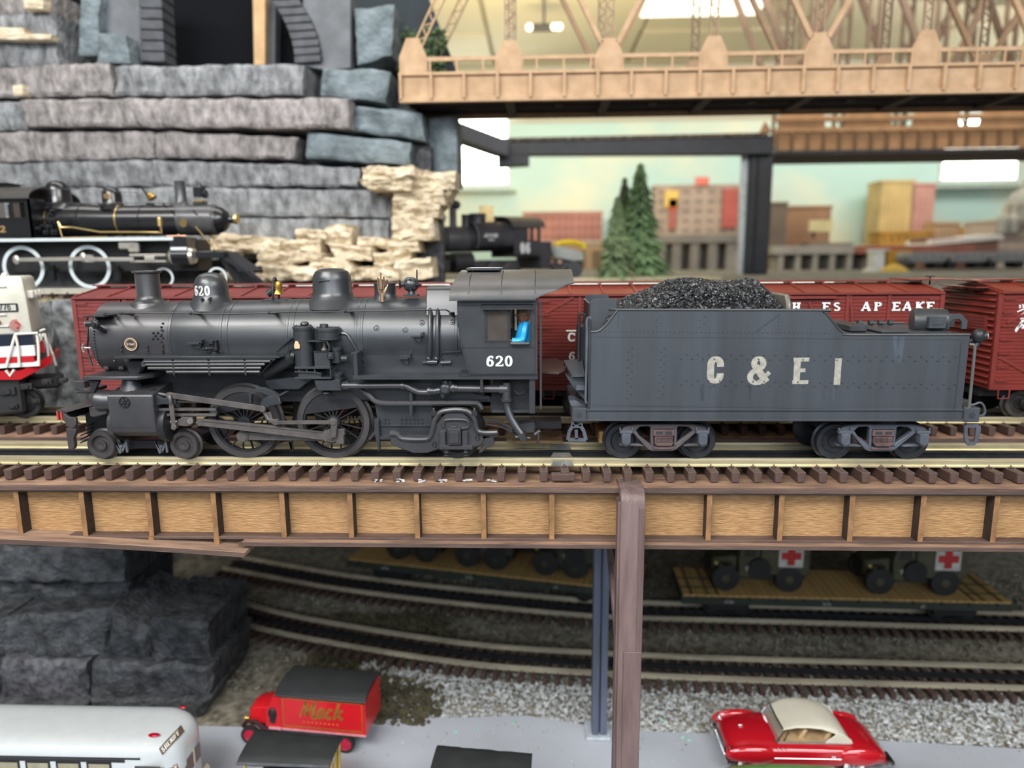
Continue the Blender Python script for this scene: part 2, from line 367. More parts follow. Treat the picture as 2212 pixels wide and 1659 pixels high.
# ------------------------------------------------------------------ track builder
def make_track(name, label, path, zr, parts=True, spacing=1.087, gauge=3.2, tlen=5.4, center=True, tw=.46, m_rail=None, group=None, th=.56, jog=0.0):
    """path: centreline points (x, y) spaced finely; three-rail track; each tie is a part"""
    c0 = path[0]; root = thing(name, label, 'track', (c0[0], c0[1], zr-1.0), group=group)
    pv = [Vector((p[0], p[1], zr)) for p in path]
    def off(d, z):
        out = []
        for i, p in enumerate(pv):
            t = (pv[min(i+1,len(pv)-1)]-pv[max(i-1,0)]).normalized(); out.append(Vector((p.x-t.y*d, p.y+t.x*d, p.z+z)))
        return out
    sec = [(-.09,0),(.09,0),(.10,-.09),(.045,-.14),(.045,-.33),(.19,-.38),(.19,-.44),(-.19,-.44),(-.19,-.38),(-.045,-.33),(-.045,-.14),(-.10,-.09)]
    for d in ([-gauge/2, 0, gauge/2] if center else [-gauge/2, gauge/2]):
        rings = []
        for i, p in enumerate(pv):
            t = (pv[min(i+1,len(pv)-1)]-pv[max(i-1,0)]).normalized(); nx = Vector((-t.y, t.x, 0))
            rings.append([p+nx*(d+a)+Vector((0,0,b-(.06 if d == 0 else 0))) for a, b in sec])
        MB().loft(rings).build('center_rail' if d == 0 else 'rail', M_RAILD if d == 0 else (m_rail or M_RAIL), root, smooth=30)
    # ties
    acc = 0; proto = None; k = 0; spk = MB()
    for i in range(len(pv)-1):
        a, b = pv[i], pv[i+1]; l = (b-a).length; t = (b-a)/l
        while acc < l:
            p = a+t*acc; ang = atan2(t.y, t.x)
            if proto is None:
                h = tlen/2; w = tw/2
                mb = MB().add([(-w,-h,-.44),(w,-h,-.44),(w,h,-.44),(-w,h,-.44),(-w*.78,-h,-.44-th),(w*.78,-h,-.44-th),(w*.78,h,-.44-th),(-w*.78,h,-.44-th)],
                              [(0,1,2,3),(7,6,5,4),(0,4,5,1),(1,5,6,2),(2,6,7,3),(3,7,4,0)])
                for sy in (-1, 1):
                    mb.box(-.13,.13, sy*1.88-.07, sy*1.88+.07, -.44, -.36)
                    mb.box(-.05,.05, sy*1.82-.05, sy*1.82+.05, -.36, -.29)
                o = mb.build('tie', M_TIE, root, bev=.035, local=True, smooth=30); proto = o
                o.location = (p-Vector(root['_l']))*U; o.rotation_euler = (0,0,ang)
            elif k < 299:
                o = proto.copy(); COL.objects.link(o); o.location = (p-Vector(root['_l']))*U; o.rotation_euler = (0,0,ang+R.uniform(-1,1)*jog)
            k += 1; acc += spacing
        acc -= l
    return root

# ------------------------------------------------------------------ front girder bridge
ZR = 26.12; YC1 = 37.8; YC2 = 47.7
tr1 = make_track('front_track', 'three-rail bridge track with brown ties under the steam locomotive numbered 620', [(x, YC1) for x in (-40, 0, 45)], ZR, jog=.012)
# joiner plates at the rail joint near the drawbar
jp = P(1215, 995, 36.0).x
for dy, nm in ((-1.6,0),(0,1),(1.6,2)):
    y = YC1+dy-.2
    mb = MB().prism([(jp-.62,25.72),(jp+.62,25.72),(jp+.45,26.0),(jp-.45,26.0)], y-.03, y+.02)
    for sx in (-.38,-.28,-.18,.18,.28,.38):
        for zz in (25.8,25.92): mb.rivet((jp+sx, y-.03, zz), (0,-1,0), .028)
    mb.build('joiner_plate', mat('joiner_metal', (.5,.5,.46), .4, .9), tr1)
MB().box(jp-.62, jp+.62, 34.95, 35.3, 25.2, 25.6).build('joiner_block', M_TIE, tr1, bev=.05)

def girder(root, x0, x1, Y, zt, zb, xs, stiff_w=.28, proud=.62, mp=M_HB, ms=M_HB2, bot=True, flange=True):
    """web panels between stiffeners; the web face at Y, stiffeners stand proud towards -y"""
    xs = sorted(xs); ed = [x0]+xs+[x1]
    for a, b in zip(ed[:-1], ed[1:]):
        MB().box(a+.01, b-.01, Y, Y+.3, zb, zt).build('web_panel', mp, root)
    base = None
    for x in xs:
        o = MB().box(x-stiff_w/2, x+stiff_w/2, Y-proud, Y, zb-.02, zt-.02).build('stiffener', M_CHAR, root)
        MB().box(x-stiff_w/2+.01, x+stiff_w/2-.01, Y-proud-.012, Y-proud, zb, zt-.04).build('stiffener_face', ms, o)
br = thing('girder_bridge', 'front brown hardboard girder bridge with recessed panels carrying locomotive 620', 'bridge', (0, 35, 22))
Yg = 35.15
xl = [P(a, 1110, 34.6).x for a in (42,182,325,465,612,758,901,1045,1192)]
xr_ = [P(a, 1110, 34.6).x for a in (1531,1686,1838,1991,2149)]
xl = [xl[0]-3.3*2, xl[0]-3.3]+xl; xr_ = xr_+[xr_[-1]+3.6, xr_[-1]+7.2]
xp = P(1366, 1110, 34).x
girder(br, -40, xp, Yg, 24.75, 22.25, xl)
girder(br, xp, 45, Yg, 24.75, 22.25, xr_)
MB().box(-40, 45, 34.3, 41.6, 24.80, 25.06).build('top_plank', M_PLANK, br, bev=.02)
MB().box(-40, 45, 34.42, 41.5, 25.05, 25.08).build('top_plank_face', M_PLANKT, br)
MB().box(-40, 45, 34.5, 35.1, 24.68, 24.80).build('top_angle_strip', M_PLANK, br)
MB().box(-40, 45, 34.52, 35.2, 22.12, 22.27).build('bottom_angle_strip', M_PLANK, br, bev=.02)
xb = P(517, 1172, 34.3).x
bp_ = MB().prism([(xb,34.15),(45,34.15),(45,36.2),(xb+.4,36.2),(xb+.1,35.6),(xb+.3,35.2),(xb-.05,34.8),(xb+.2,34.4)], 21.90, 22.12, 'z').build('bottom_plank', M_PLANK, br, bev=.015)
MB().box(xb+.2, 45, 34.18, 36.1, 22.12, 22.135).build('bottom_plank_face', M_PLANKT, br)
a = P(-60, 1158, 34.0); b = P(531, 1192, 33.9)
pl = MB(); n_ = 14
rings = []
for i in range(n_+1):
    t = i/n_; x = a.x+(b.x-a.x)*t; z = a.z+(b.z-a.z)*t-.12+.08*sin(t*3)
    j = R.uniform(-.1,.12) if i == n_ else 0
    rings.append([(x+j,33.75,z-.14),(x-j,33.75,z+.14),(x+j,35.6,z+.14),(x,35.6,z-.14)])
pl.loft(rings).build('sagging_plank', mat('plank_split_raw', (.34,.22,.15), .7, var=.25, vs=1.5, bump=.5, bs=6, stretch=(.25,2,2), col2=(.16,.1,.075)), br, bev=.015, label='broken bottom plank hanging loose at the left end')
MB().loft([[(x+0*y_,33.735,z_) for x,y_,z_ in []] or [(r[0][0],33.74,r[0][2]+.01),(r[1][0],33.74,r[1][2]-.02),(r[1][0],33.76,r[1][2]-.02),(r[0][0],33.76,r[0][2]+.01)] for r in rings]).build('plank_edge', M_PLANK, br)
tp = MB()
for px in (470, 330): 
    q = P(px, 1172, 34.6); MB().box(q.x-.14, q.x+.14, 34.5, 34.9, q.z-.2, q.z+.35).build('glue_block', M_HB2, br)
# far side girder of the front bridge
g2 = MB().box(-40, 45, 41.0, 41.3, 22.2, 24.8).box(-40, 45, 40.6, 41.5, 21.95, 22.2).build('far_girder', M_HB, br)
# glue and paint smears on the tie ends
sm = MB(); mg = mat('glue_smear', (.55,.55,.56), .35, var=.2)
for px in (815,862,910,958,1010,1062):
    q = P(px, 1037, 34.85)
    for k in range(7):
        rr = R.uniform(.03,.09); sm.sphere((q.x+R.uniform(-.2,.2), 35.06, 25.13+R.uniform(-.03,.14)), rr, 6, 4, (1.3,.5,.6))
sm.build('glue_smear', mg, br)

# pier carrying the bridge
M_POST = mat('pier_mauve_paint', (.17,.115,.11), .5, var=.2, vs=.8, bump=.7, bs=4, stretch=(2,2,.25), col2=(.10,.065,.062))
pr = thing('bridge_pier', 'tall mauve brown wooden post in front of the girder bridge', 'pier', (xp, 33.4, 0))
t0 = P(1366, 1040, 33.7); x0 = P(1341,1100,33.4).x; x1 = P(1394,1100,33.4).x
xb0 = P(1333,1640,36).x
def postpoly(xa, xb_, z0, z1): return [(xa,z0),(xb_,z0),(xb_,z1-.15),(xb_-.12,z1),(xa+.12,z1),(xa,z1-.15)]
MB().prism([(33.35,0),(34.25,0),(34.25,24.7),(35.6,24.9),(35.6,25.15),(34.1,25.2),(33.75,25.15),(33.5,24.95),(33.35,24.6)], x0, x1, 'x').build('front_post', M_POST, pr, bev=.03)
MB().box(x0-.12, x0+.04, 33.5, 34.4, 0, 24.6).build('side_strip', M_POST, pr, bev=.02)
MB().box(x1-.30, x1-.02, 33.28, 33.4, 15.3, 24.4).build('edge_strip', M_POST, pr, bev=.02)
q = P(1352,1407,33.35)
MB().box(x0+.28, x1-.03, 33.26, 33.4, 0, q.z).build('lower_strip', M_POST, pr, bev=.02)
MB().box(x0-.05, x0+.3, 33.6, 49, 20.0, 20.9).build('cross_beam', M_POST, pr, bev=.03)
MB().obox((x0+.1, 34.3, 16.5), (x0+.1, 40, 20.2), .3, .6).build('knee_brace', M_POST, pr, bev=.03)
M_POSTB = mat('pier_blue_paint', (.115,.13,.19), .5, var=.2, vs=.6, bump=.4, bs=3, stretch=(2,2,.3), col2=(.07,.08,.115))
q0 = P(1280,1400,50).x; q1 = P(1312,1400,50).x
rp = thing('bridge_pier', 'blue grey wooden post standing behind the mauve brown one', 'pier', ((q0+q1)/2, 50, 0))
MB().box(q0, q0+.5, 49.4, 50.8, 0, 24.8).box(q0+.45, q1-.45, 49.75, 50.5, 0, 24.8).box(q1-.5, q1, 49.4, 50.8, 0, 24.8).build('post', M_POSTB, rp, bev=.03)
MB().box(q0-.5, q1+.3, 49.0, 51.2, 0, .25).build('foot', mat('glue_white', (.5,.55,.6), .5), rp, bev=.08)

# rear girder bridge and its track
b2 = thing('girder_bridge', 'rear girder bridge with brown top plank under the red boxcars', 'bridge', (0, 47, 22))
MB().box(-42, 60, 44.35, 51.2, 24.80, 25.06).build('top_plank', M_PLANK, b2, bev=.02)
MB().box(-42, 60, 44.5, 51.1, 25.05, 25.08).build('top_plank_face', mat('plank_pink_top', (.42,.25,.17), .7, var=.2, vs=1.5, col2=(.2,.12,.09)), b2)
girder(b2, -42, 60, 45.0, 24.75, 22.25, [-40+3.4*i for i in range(30)])
MB().box(-42, 60, 44.4, 46.2, 21.95, 22.2).build('bottom_plank', M_PLANK, b2)
MB().box(-42, 60, 50.6, 50.9, 22.0, 24.8).build('far_girder', M_HB, b2)
tr2 = make_track('rear_bridge_track', 'three-rail bridge track with brown ties under the red boxcars', [(x, YC2) for x in (-42, 0, 60)], ZR, spacing=1.2)
# ------------------------------------------------------------------ steam locomotive 620
C5 = src(440, 820, 9.218); C6 = src(620, 680, 9.756); C7 = src(1020, 640, 6.382); C8 = src(120, 800, 8.729)
M_LB = mat('locomotive_weathered_black', (.034,.038,.044), .34, .1, var=.12, vs=.8, bump=.03, bs=22, col2=(.024,.027,.032), spec=.8)
M_LS = mat('smokebox_graphite', (.050,.049,.054), .36, .2, var=.15, vs=.7, bump=.04, bs=22, col2=(.034,.034,.039), spec=.8)
M_LD = mat('locomotive_underframe_black', (.017,.018,.022), .45, .0, var=.15, vs=1.2, bump=.15, bs=14)
M_LW = mat('wheel_dusty_brown_grey', (.062,.056,.057), .42, .2, var=.12, vs=1.0)
M_ROD = mat('rod_weathered_steel', (.15,.135,.13), .4, .5, var=.15, vs=1.5)
M_WHITE = mat('lettering_white', (.80,.82,.80), .5, var=.05, vs=5)
M_BRASS = mat('brass', (.60,.36,.08), .3, .85, var=.15, vs=3)
M_GOLD = mat('gold_letter', (.55,.34,.14), .45, .3, var=.05)
M_RED = mat('red_paint', (.45,.05,.03), .4, var=.05)
M_GLASSD = mat('cab_pane', (.10,.085,.075), .12, var=.1, spec=.6, alpha=.55)
Yc = 37.8
zt = P(420, 652, Yc).z; zb_ = P(230, 803, Yc).z
BR = (zt-zb_)/2+.02; BZ = (zt+zb_)/2; BF = BR+.17     # smokebox radius, axis height, firebox radius
O = Vector((0,0,CZ))
def onb(v, r=None, lift=0.0):
    """ray from the camera through v onto the boiler cylinder of radius r"""
    r = (r or BR+.05)+lift; d = (v-O).normalized(); oy = O.y-Yc; oz = O.z-BZ
    a = d.y**2+d.z**2; b = 2*(oy*d.y+oz*d.z); c = oy*oy+oz*oz-r*r; D = b*b-4*a*c
    t = (-b-sqrt(max(D,0)))/(2*a); return O+d*t
def nb(p): return Vector((0, p.y-Yc, p.z-BZ)).normalized()
loco = thing('steam_locomotive', 'weathered black steam locomotive numbered 620 on the front girder bridge', 'locomotive', (P(720,990,36).x, Yc, ZR))
X = lambda px, Y=36.0, py=730: P(px, py, Y).x
xf = X(192, 36.0); xs1 = X(362, 35.9); xs2 = X(486, 35.9); xs3 = X(628, 35.9); xs4 = X(778, 35.8); xcab = X(989, 35.0)
# smokebox and boiler barrel
MB().lathe([(BR*.30,-.02),(BR*.82,0),(BR*.93,.05),(BR,.16),(BR,xs1-xf)], (xf,Yc,BZ), (1,0,0), 64).build('smokebox', M_LS, loco)
MB().lathe([(BR*.80,-.14),(BR*.86,-.10),(BR*.86,.02)], (xf,Yc,BZ), (1,0,0), 48).lathe([(.1,-.35),(.35,-.33),(.5,-.1)], (xf,Yc,BZ), (1,0,0), 24).build('smokebox_door', M_LS, loco)
prof = [(BR+.02,xs1),(BR+.035,xs1+.05),(BR+.035,xs2),(BR+.10,xs3),(BR+.14,xs4),(BR+.15,xcab+1.3)]
MB().lathe([(r, x-xs1) for r, x in prof], (xs1,Yc,BZ), (1,0,0), 64).build('boiler', M_LB, loco)
for xb0, rr in ((xs1+.02,BR+.035),(xs2-.32,BR+.035),(xs2,BR+.04),(xs3-.25,BR+.09),(xs3+.05,BR+.10),(xs4-.3,BR+.13),(xs4,BR+.14),(xcab-.25,BR+.15)):
    MB().lathe([(rr,0),(rr+.025,.02),(rr+.025,.13),(rr,.15)], (xb0,Yc,BZ), (1,0,0), 64, cap=False).build('boiler_band', M_LB, loco)
# square firebox shell under the barrel at the rear
MB().prism([(Yc-1.95,BZ),(Yc+1.95,BZ),(Yc+1.8,BZ-3.2),(Yc-1.8,BZ-3.2)], xs4-2.2, xcab+1.3, 'x').build('firebox', M_LB, loco, bev=.1)
MB().prism([(Yc-1.0,BZ-1.4),(Yc+1.0,BZ-1.4),(Yc+1.0,BZ-3.4),(Yc-1.0,BZ-3.4)], xf+1.2, xcab-1, 'x').build('main_frame', M_LD, loco, bev=.03)
# rivets and studs on the smokebox
rv = MB()
for k in range(9): p = onb(C1(940+(-1)**k*6, 520+k*30, 36)); rv.rivet(p, nb(p), .045)
for Xa, Ya in ((868,598),(905,598),(885,622),(935,574),(865,645),(903,645),(930,622)): p = onb(C1(Xa,Ya,36)); rv.rivet(p, nb(p), .055)
for k in range(14): p = onb(C1(385+k*k*.25, 560+k*25, 36)); rv.rivet(p, nb(p), .035)
for Xa, Ya in ((612,712),(612,745),(822,712),(822,745),(945,705),(945,740),(555,830)): p = onb(C1(Xa,Ya,36)); rv.rivet(p, nb(p), .06)
rv.build('smokebox_rivets', M_LS, loco, kind='stuff')
for Xa in (490, 612):
    p = onb(C1(Xa,885,36)); MB().cbox(p+Vector((0,-.02,0)), .26,.1,.2).rivet(p+Vector((0,-.06,0)),(0,-1,-.3),.05).build('smokebox_lug', M_LS, loco, bev=.02)
# builder plate (round, raised rim, raised number)
bp0 = onb(C1(695,690,36), BR); n0 = nb(bp0); tz = Vector((0,0,1)); ux = Vector((1,0,0)); uz = n0.cross(ux)*-1
if uz.z < 0: uz = -uz
pl = MB().cyl(bp0-n0*.03, bp0+n0*.07, .37, .36, 32).build('builder_plate', M_LS, loco)
mb = MB()
for r_, w_ in ((.31,.055),(.235,.015)):
    ribbon(mb, [(r_*cos(2*pi*i/32), r_*sin(2*pi*i/32)) for i in range(33)], w_, lambda u,v,s_: bp0+n0*(.09 if s_==0 else .06)+ux*u+uz*v)
letters(mb, '33292', lambda u,v,s_: bp0+n0*(.09 if s_==0 else .06)+ux*(u-.215)+uz*(v-.05), .12, gap=.1, fat=.24)
mb.build('plate_lettering', mat('plate_gold', (.66,.48,.32), .45, .3, var=.05), pl)
# smokestack, domes
def lat(name, prof, c, m=M_LB, n=40, parent=loco, **k): return MB().lathe(prof, c, (0,0,1), n).build(name, m, parent, **k)
cx = P(320,620,Yc).x; zb = BZ+BR; ztop = P(320,587,Yc).z
h = ztop-zb
lat('smokestack', [(1.15,-.5),(.95,-.05),(.72,.08),(.64,.2),(.61,.35),(.61,h-.1),(.72,h-.05),(.74,h+.03),(.70,h+.06),(.56,h+.06),(.52,h-.1),(.5,h-1)], (cx,Yc,zb), M_LS)
cx = P(456,620,Yc).x; ztop = P(456,589,Yc).z; h = ztop-zb
sd = lat('sand_dome', [(1.35,-.45),(1.12,-.08),(.95,.15),(.88,.4),(.87,h-.75),(.84,h-.55),(.74,h-.3),(.55,h-.1),(.3,h-.01),(.01,h+.02)], (cx,Yc,zb), M_LB)
zn = P(446, 638.5, Yc-.9).z; mb = MB(); aL = radians(-90-40)
letters(mb, '620', lambda u,v,s_: (cx+(.905 if s_==0 else .87)*cos(aL+u/.88), Yc+(.905 if s_==0 else .87)*sin(aL+u/.88), zn+v), .50, gap=.13, fat=.22, wide=.85)
mb.build('dome_number', mat('lettering_worn', (.62,.62,.60), .6, var=.3, vs=4, col2=(.35,.35,.35)), sd)
mb = MB()
for Xa, Ya in ((1265,325),(1328,325)):
    p = C1(Xa,Ya,36.75); mb.cyl(p+Vector((0,.5,.1)), p, .06, .06, 8).cyl(p+Vector((0,.02,.06)), p+Vector((0,0,-.3)), .05, .04, 8).rivet(p,(0,-1,0),.08)
mb.build('sand_valves', M_LB, loco)
cx = P(718,620,Yc).x; ztop = P(718,580,Yc).z; zb2 = BZ+BR+.1; h = ztop-zb2
lat('steam_dome', [(1.6,-.5),(1.3,-.1),(1.12,.12),(1.03,.35),(1.01,h-.6),(.97,h-.38),(.85,h-.15),(.6,h-.03),(.3,h+.01),(.01,h+.02)], (cx,Yc,zb2), M_LB)
mb = MB().cbox((cx-.15,Yc-1.0,zb2+h-.62), .62,.1,.06).build('dome_lip', M_LB, loco, bev=.02)
# bell
p = P(597, 625, Yc)
zbz = BZ+BR+.03
MB().cbox((p.x,Yc,zbz+.03), 1.3,.9,.1).build('bell_base', M_LB, loco, bev=.02)
MB().tube(smooth_path([(p.x-.05,Yc-.42,zbz+.05),(p.x-.05,Yc-.45,zbz+.5),(p.x-.05,Yc-.3,zbz+.95),(p.x-.05,Yc,zbz+1.12),(p.x-.05,Yc+.3,zbz+.95),(p.x-.05,Yc+.45,zbz+.5),(p.x-.05,Yc+.42,zbz+.05)]), .07).sphere((p.x-.05,Yc,zbz+1.15),.11,10,6).cyl((p.x-.4,Yc-.2,zbz+.35),(p.x+.05,Yc-.2,zbz+.65),.2,.17,12).build('bell_yoke', M_LD, loco)
MB().lathe([(.02,.42),(.13,.40),(.2,.28),(.22,.1),(.26,-.1),(.34,-.2),(.3,-.2),(.2,-.05)], (p.x+.12,Yc-.1,zbz+.62), (.25,-.2,1), 20).build('bell', M_BRASS, loco)
# turret, whistle, pops
cx = P(832,630,Yc).x; zt2 = BZ+BR+.12
lat('turret', [(.85,-.4),(.68,-.02),(.58,.12),(.56,.3),(.56,.72),(.6,.73),(.6,.8),(.5,.82)], (cx,Yc,zt2), M_LB, 32)
mw = mat('whistle_bronze', (.34,.23,.15), .4, .6, var=.15)
wx = P(824,630,37.0).x
wm = MB()
for dx, dz in ((0,1.35),(-.18,1.1),(.16,1.15),(.34,1.0),(-.05,.9),(.25,.8)):
    wm.tube([(wx+.05,37.0,zt2-.05),(wx+dx*.6,36.95,zt2+.35),(wx+dx,36.95+abs(dx)*.4,zt2+dz*.75),(wx+dx*.9,37.0,zt2+dz)], .045, 6)
wm.cyl((wx+.03,37.0,zt2-.15),(wx+.03,37.0,zt2+.3),.13,.1,10).cyl((wx,36.98,zt2+.5),(wx,36.98,zt2+1.0),.12,.12,10).build('whistle', mw, loco)
# turbo-generator
gx = P(888,614,Yc-.5).x; gz = P(888,614,Yc-.5).z
gm = MB().lathe([(.12,-.62),(.25,-.6),(.12,-.5),(.1,-.38),(.28,-.33),(.36,-.2),(.38,0),(.34,.2),(.22,.33),(.1,.4)], (gx,Yc-.5,gz), (1,0,0), 20)
gm.cyl((gx+.3,Yc-.5,gz-.05),(gx+.33,Yc-.5,gz+.75),.05,.04,8).cyl((gx,Yc-.5,gz-.3),(gx,Yc-.5,gz-.55),.15,.2,10)
for k in range(8): gm.rivet((gx+.02+.33*cos(k*pi/4), Yc-.86, gz+.27*sin(k*pi/4)), (0,-1,0), .04)
gm.build('turbo_generator', M_LB, loco); MB().cbox((gx,Yc-.45,gz-.56),.75,.6,.1).build('generator_base', M_LB, loco, bev=.02)
# box saddle in front of the cab
a0 = P(921,640,36.5).x; a1 = P(986,640,36.5).x; zq = P(950,619,36.8).z
MB().prism([(Yc-1.75,BZ+1.2),(Yc-1.62,BZ+1.62),(Yc-1.35,zq-.15),(Yc-1.15,zq),(Yc+1.15,zq),(Yc+1.5,zq-.3),(Yc+1.75,BZ+1.2)], a0, a1+.3, 'x').build('turret_casing', M_LB, loco, bev=.05)
# handrail with stanchions
hp = [C1(470,455,35.3),C1(610,440,35.2),C1(900,437,35.15),C1(1175,440,35.15),C1(1500,447,35.15),C1(1815,436,35.15),C2(100,380,35.1),C2(490,377,35.05),C2(900,370,35.0),C2(1215,366,35.0),C2(1240,378,35.1),C2(1255,398,35.5)]
MB().tube(hp, .035, 8).build('handrail', M_LD, loco)
for v in (C1(475,447,35.3),C1(610,440,35.2),C1(1175,440,35.15),C1(1815,436,35.15),C2(490,377,35.05),C2(1250,392,35.1)):
    q = v.copy(); q2 = onb(v, BR, 0)
    q2 = Vector((v.x, Yc-BR*.82, v.z-.12))
    MB().lathe([(.10,0),(.12,.12),(.06,.3),(.055,(q-q2).length-.02)], q2, q-q2, 10).sphere(q, .085, 10, 6).build('handrail_stanchion', M_LD, loco)
# marker lamp by the smokebox front
m0 = C1(400,527,35.45)
mb = MB().sphere(m0, .24, 16, 10, (1,.8,1)).cyl(m0+Vector((-.1,0,.03)), m0+Vector((-.45,-.05,.02)), .15,.17, 16).cyl(m0, m0+Vector((0,-.25,0)), .11,.12,12).cyl(m0+Vector((.1,.05,-.2)), m0+Vector((.2,.6,-.5)),.12,.1,10).cyl(m0+Vector((0,0,.2)), m0+Vector((0,0,.34)),.1,.05,10)
ml = mb.build('marker_lamp', M_LD, loco); MB().cyl(m0+Vector((-.45,-.05,.02)), m0+Vector((-.49,-.05,.02)), .13,.12,16).build('lamp_lens', mat('lens_pink', (.35,.2,.18), .15, var=0), ml)
MB().tube(smooth_path([C1(395,480,35.4),C1(360,460,35.9),C1(332,490,36.3),C1(340,620,36.2),C1(335,700,36.4),C1(340,760,36.4),C1(375,870,36.3)]), .05, 6).build('front_conduit', M_LD, loco)
MB().cbox(C1(430,462,36.0), 1.15,.9,.07).build('headlight_step', M_LD, loco, bev=.02)
v = C1(335,722,36.3); MB().tube([v+Vector((-.12,-.1,-.22)),v+Vector((-.2,-.1,-.15)),v+Vector((-.2,-.1,.18)),v+Vector((-.08,-.1,.22))],.04,6).cyl(v+Vector((-.3,0,0)),v+Vector((.2,0,0)),.06,.06,8).build('door_handle', mat('chrome_bit', (.5,.48,.46), .3, .7, var=0), loco)
MB().lathe([(.3,-.5),(.5,-.45),(.5,0)], (xf-.2,Yc,BZ+.25), (1,0,0), 24).build('headlight', M_LD, loco)
# boiler steps and check valve
for A, B, C_ in ((C1(1140,672,35.6),C1(1275,665,35.6),C1(1215,712,35.9)),(C2(950,545,35.4),C2(1058,545,35.4),C2(1000,585,35.7)),(C2(860,705,35.6),C2(965,705,35.6),C2(910,748,35.8))):
    MB().box(A.x+.1,B.x-.05,A.y-.15,Yc-BR*.93,A.z-.12,A.z-.04).box(B.x-.14,B.x-.02,A.y-.15,Yc-BR*.93,A.z-.1,A.z+.1).prism([(A.x+.2,A.z-.1),(B.x-.1,A.z-.1),(B.x-.2,C_.z-.05),(A.x+.45,C_.z-.05)], A.y+.05, Yc-BR*.93).build('boiler_step', M_LB, loco)
v = C1(1345,710,35.6)
MB().cyl(v+Vector((0,.3,-.35)), v+Vector((0,.1,.25)), .15,.17, 12).cyl(v+Vector((-.55,.1,-.15)), v+Vector((.1,.1,-.08)), .07,.1, 10).cyl(v+Vector((0,.0,.15)), v+Vector((0,.0,.3)), .19,.19,12).cbox(v+Vector((.2,.2,.05)),.14,.4,.5).sphere(v+Vector((-.3,.1,-.12)),.12,10,6).cyl(v+Vector((0,.3,-.3)), v+Vector((0,.3,-.5)), .2,.2,12).build('check_valve', M_LD, loco)
for Xa, Ya in ((713,497),(923,510),(1043,460),(1263,455)):
    p = onb(C2(Xa,Ya,36), BR+.14); n_ = nb(p)
    MB().lathe([(.155,-.03),(.15,.04),(.10,.05),(.09,.01),(.05,.01),(.045,.09)], p, n_, 16).build('washout_plug', M_LB, loco)
# front running board and radiator pipes
A = C1(540,800,34.95); B = C1(1895,785,34.95)
zr_ = (A.z+B.z)/2
MB().prism([(A.x+.1,34.9),(B.x,34.9),(B.x+.35,35.9),(B.x+.3,36.4),(A.x+.5,36.4),(A.x+.05,35.2)], zr_-.09, zr_+.02, 'z').build('running_board', M_LB, loco, bev=.02)
MB().box(A.x+1.6, B.x-.2, 34.93, 35.02, zr_-.2, zr_-.05).build('board_edge', M_LD, loco)
pp = [(800,1825,832),(812,1780,858),(830,1750,887),(985,1740,918)]
for i, (xa, xb0, yy) in enumerate(pp):
    a = C1(xa,yy,35.0); b = C1(xb0,yy,35.0); b.z = a.z
    q = MB().tube([a, b], .075, 8)
    if i == 0: q.tube(smooth_path([a, a+Vector((-.09,0,-.08)), a+Vector((-.09,0,-.22)), C1(812,858,35.0)]), .075, 8)
    if i == 3: q.cyl(a, a+Vector((-.12,.3,.1)), .075,.075,8)
    q.build('radiator_pipe', mat('pipe_grey_black', (.07,.072,.075), .35, .3, var=.1), loco)
for Xa in (1030,1320,1615):
    a = C1(Xa,815,34.95); b = C1(Xa,945,34.95); MB().box(a.x-.05,a.x+.05,34.93,35.2,b.z,a.z).build('pipe_hanger', M_LD, loco)
# diagonal pipes into the air pump
MB().tube(smooth_path([C1(1880,750,35.9),C1(1950,680,35.7),C1(2000,640,35.6),C2(100,572,35.5),C2(130,560,35.4)]), .07, 8).build('pump_pipe', M_LB, loco)
MB().cyl(C1(1790,925,36.0), C6(150,880,35.6), .35,.35,16).cyl(C6(95,860,35.5),C6(175,870,35.5),.24,.24,16).build('exhaust_pipe', M_LD, loco)
MB().tube([C1(1890,780,35.0),C1(1730,945,35.4)],.05,6).build('board_brace', M_LD, loco)
# saddle, steam pipe, front deck
MB().prism([xz(C1(620,815,35.8)),xz(C1(830,815,35.8)),xz(C1(790,900,35.8)),xz(C1(770,945,35.8)),xz(C1(680,945,35.8)),xz(C1(655,870,35.8))], 35.7, 39.9).build('saddle', M_LD, loco, bev=.1)
v0 = C1(690,990,35.8); v1 = C1(680,1085,35.6)
MB().lathe([(.42,.3),(.43,0),(.62,v1.z-v0.z),(.95,v1.z-v0.z-.15),(1.0,v1.z-v0.z-.4)], v0, (0,.05,1), 28).build('steam_pipe', M_LS, loco)
A = C1(297,968,34.95); B = C1(745,968,34.95); zd = A.z
MB().prism([(A.x,34.9),(B.x,34.9),(B.x+.5,35.6),(B.x+.5,40.0),(B.x,40.7),(A.x,40.7)], zd-.09, zd+.09, 'z').build('front_deck', M_LS, loco, bev=.02)
MB().prism([xz(C1(350,985,35.2)),xz(C1(440,985,35.2)),xz(C1(395,1090,35.2)),xz(C1(345,1080,35.2)),xz(C1(375,1060,35.2))], 35.1, 35.3).build('deck_bracket', M_LD, loco, bev=.02)
MB().prism([xz(C1(245,1090,36.0)),xz(C1(370,1090,36)),xz(C1(370,1060,36)),xz(C1(300,1050,36)),xz(C1(255,1075,36))], 35.9, 37.4).box(C1(250,1010,37.5).x,C1(335,1010,37.5).x,37.2,38.4,C1(250,1060,37.5).z,C1(250,985,37.5).z).build('air_cooler_step', M_LS, loco, bev=.05)
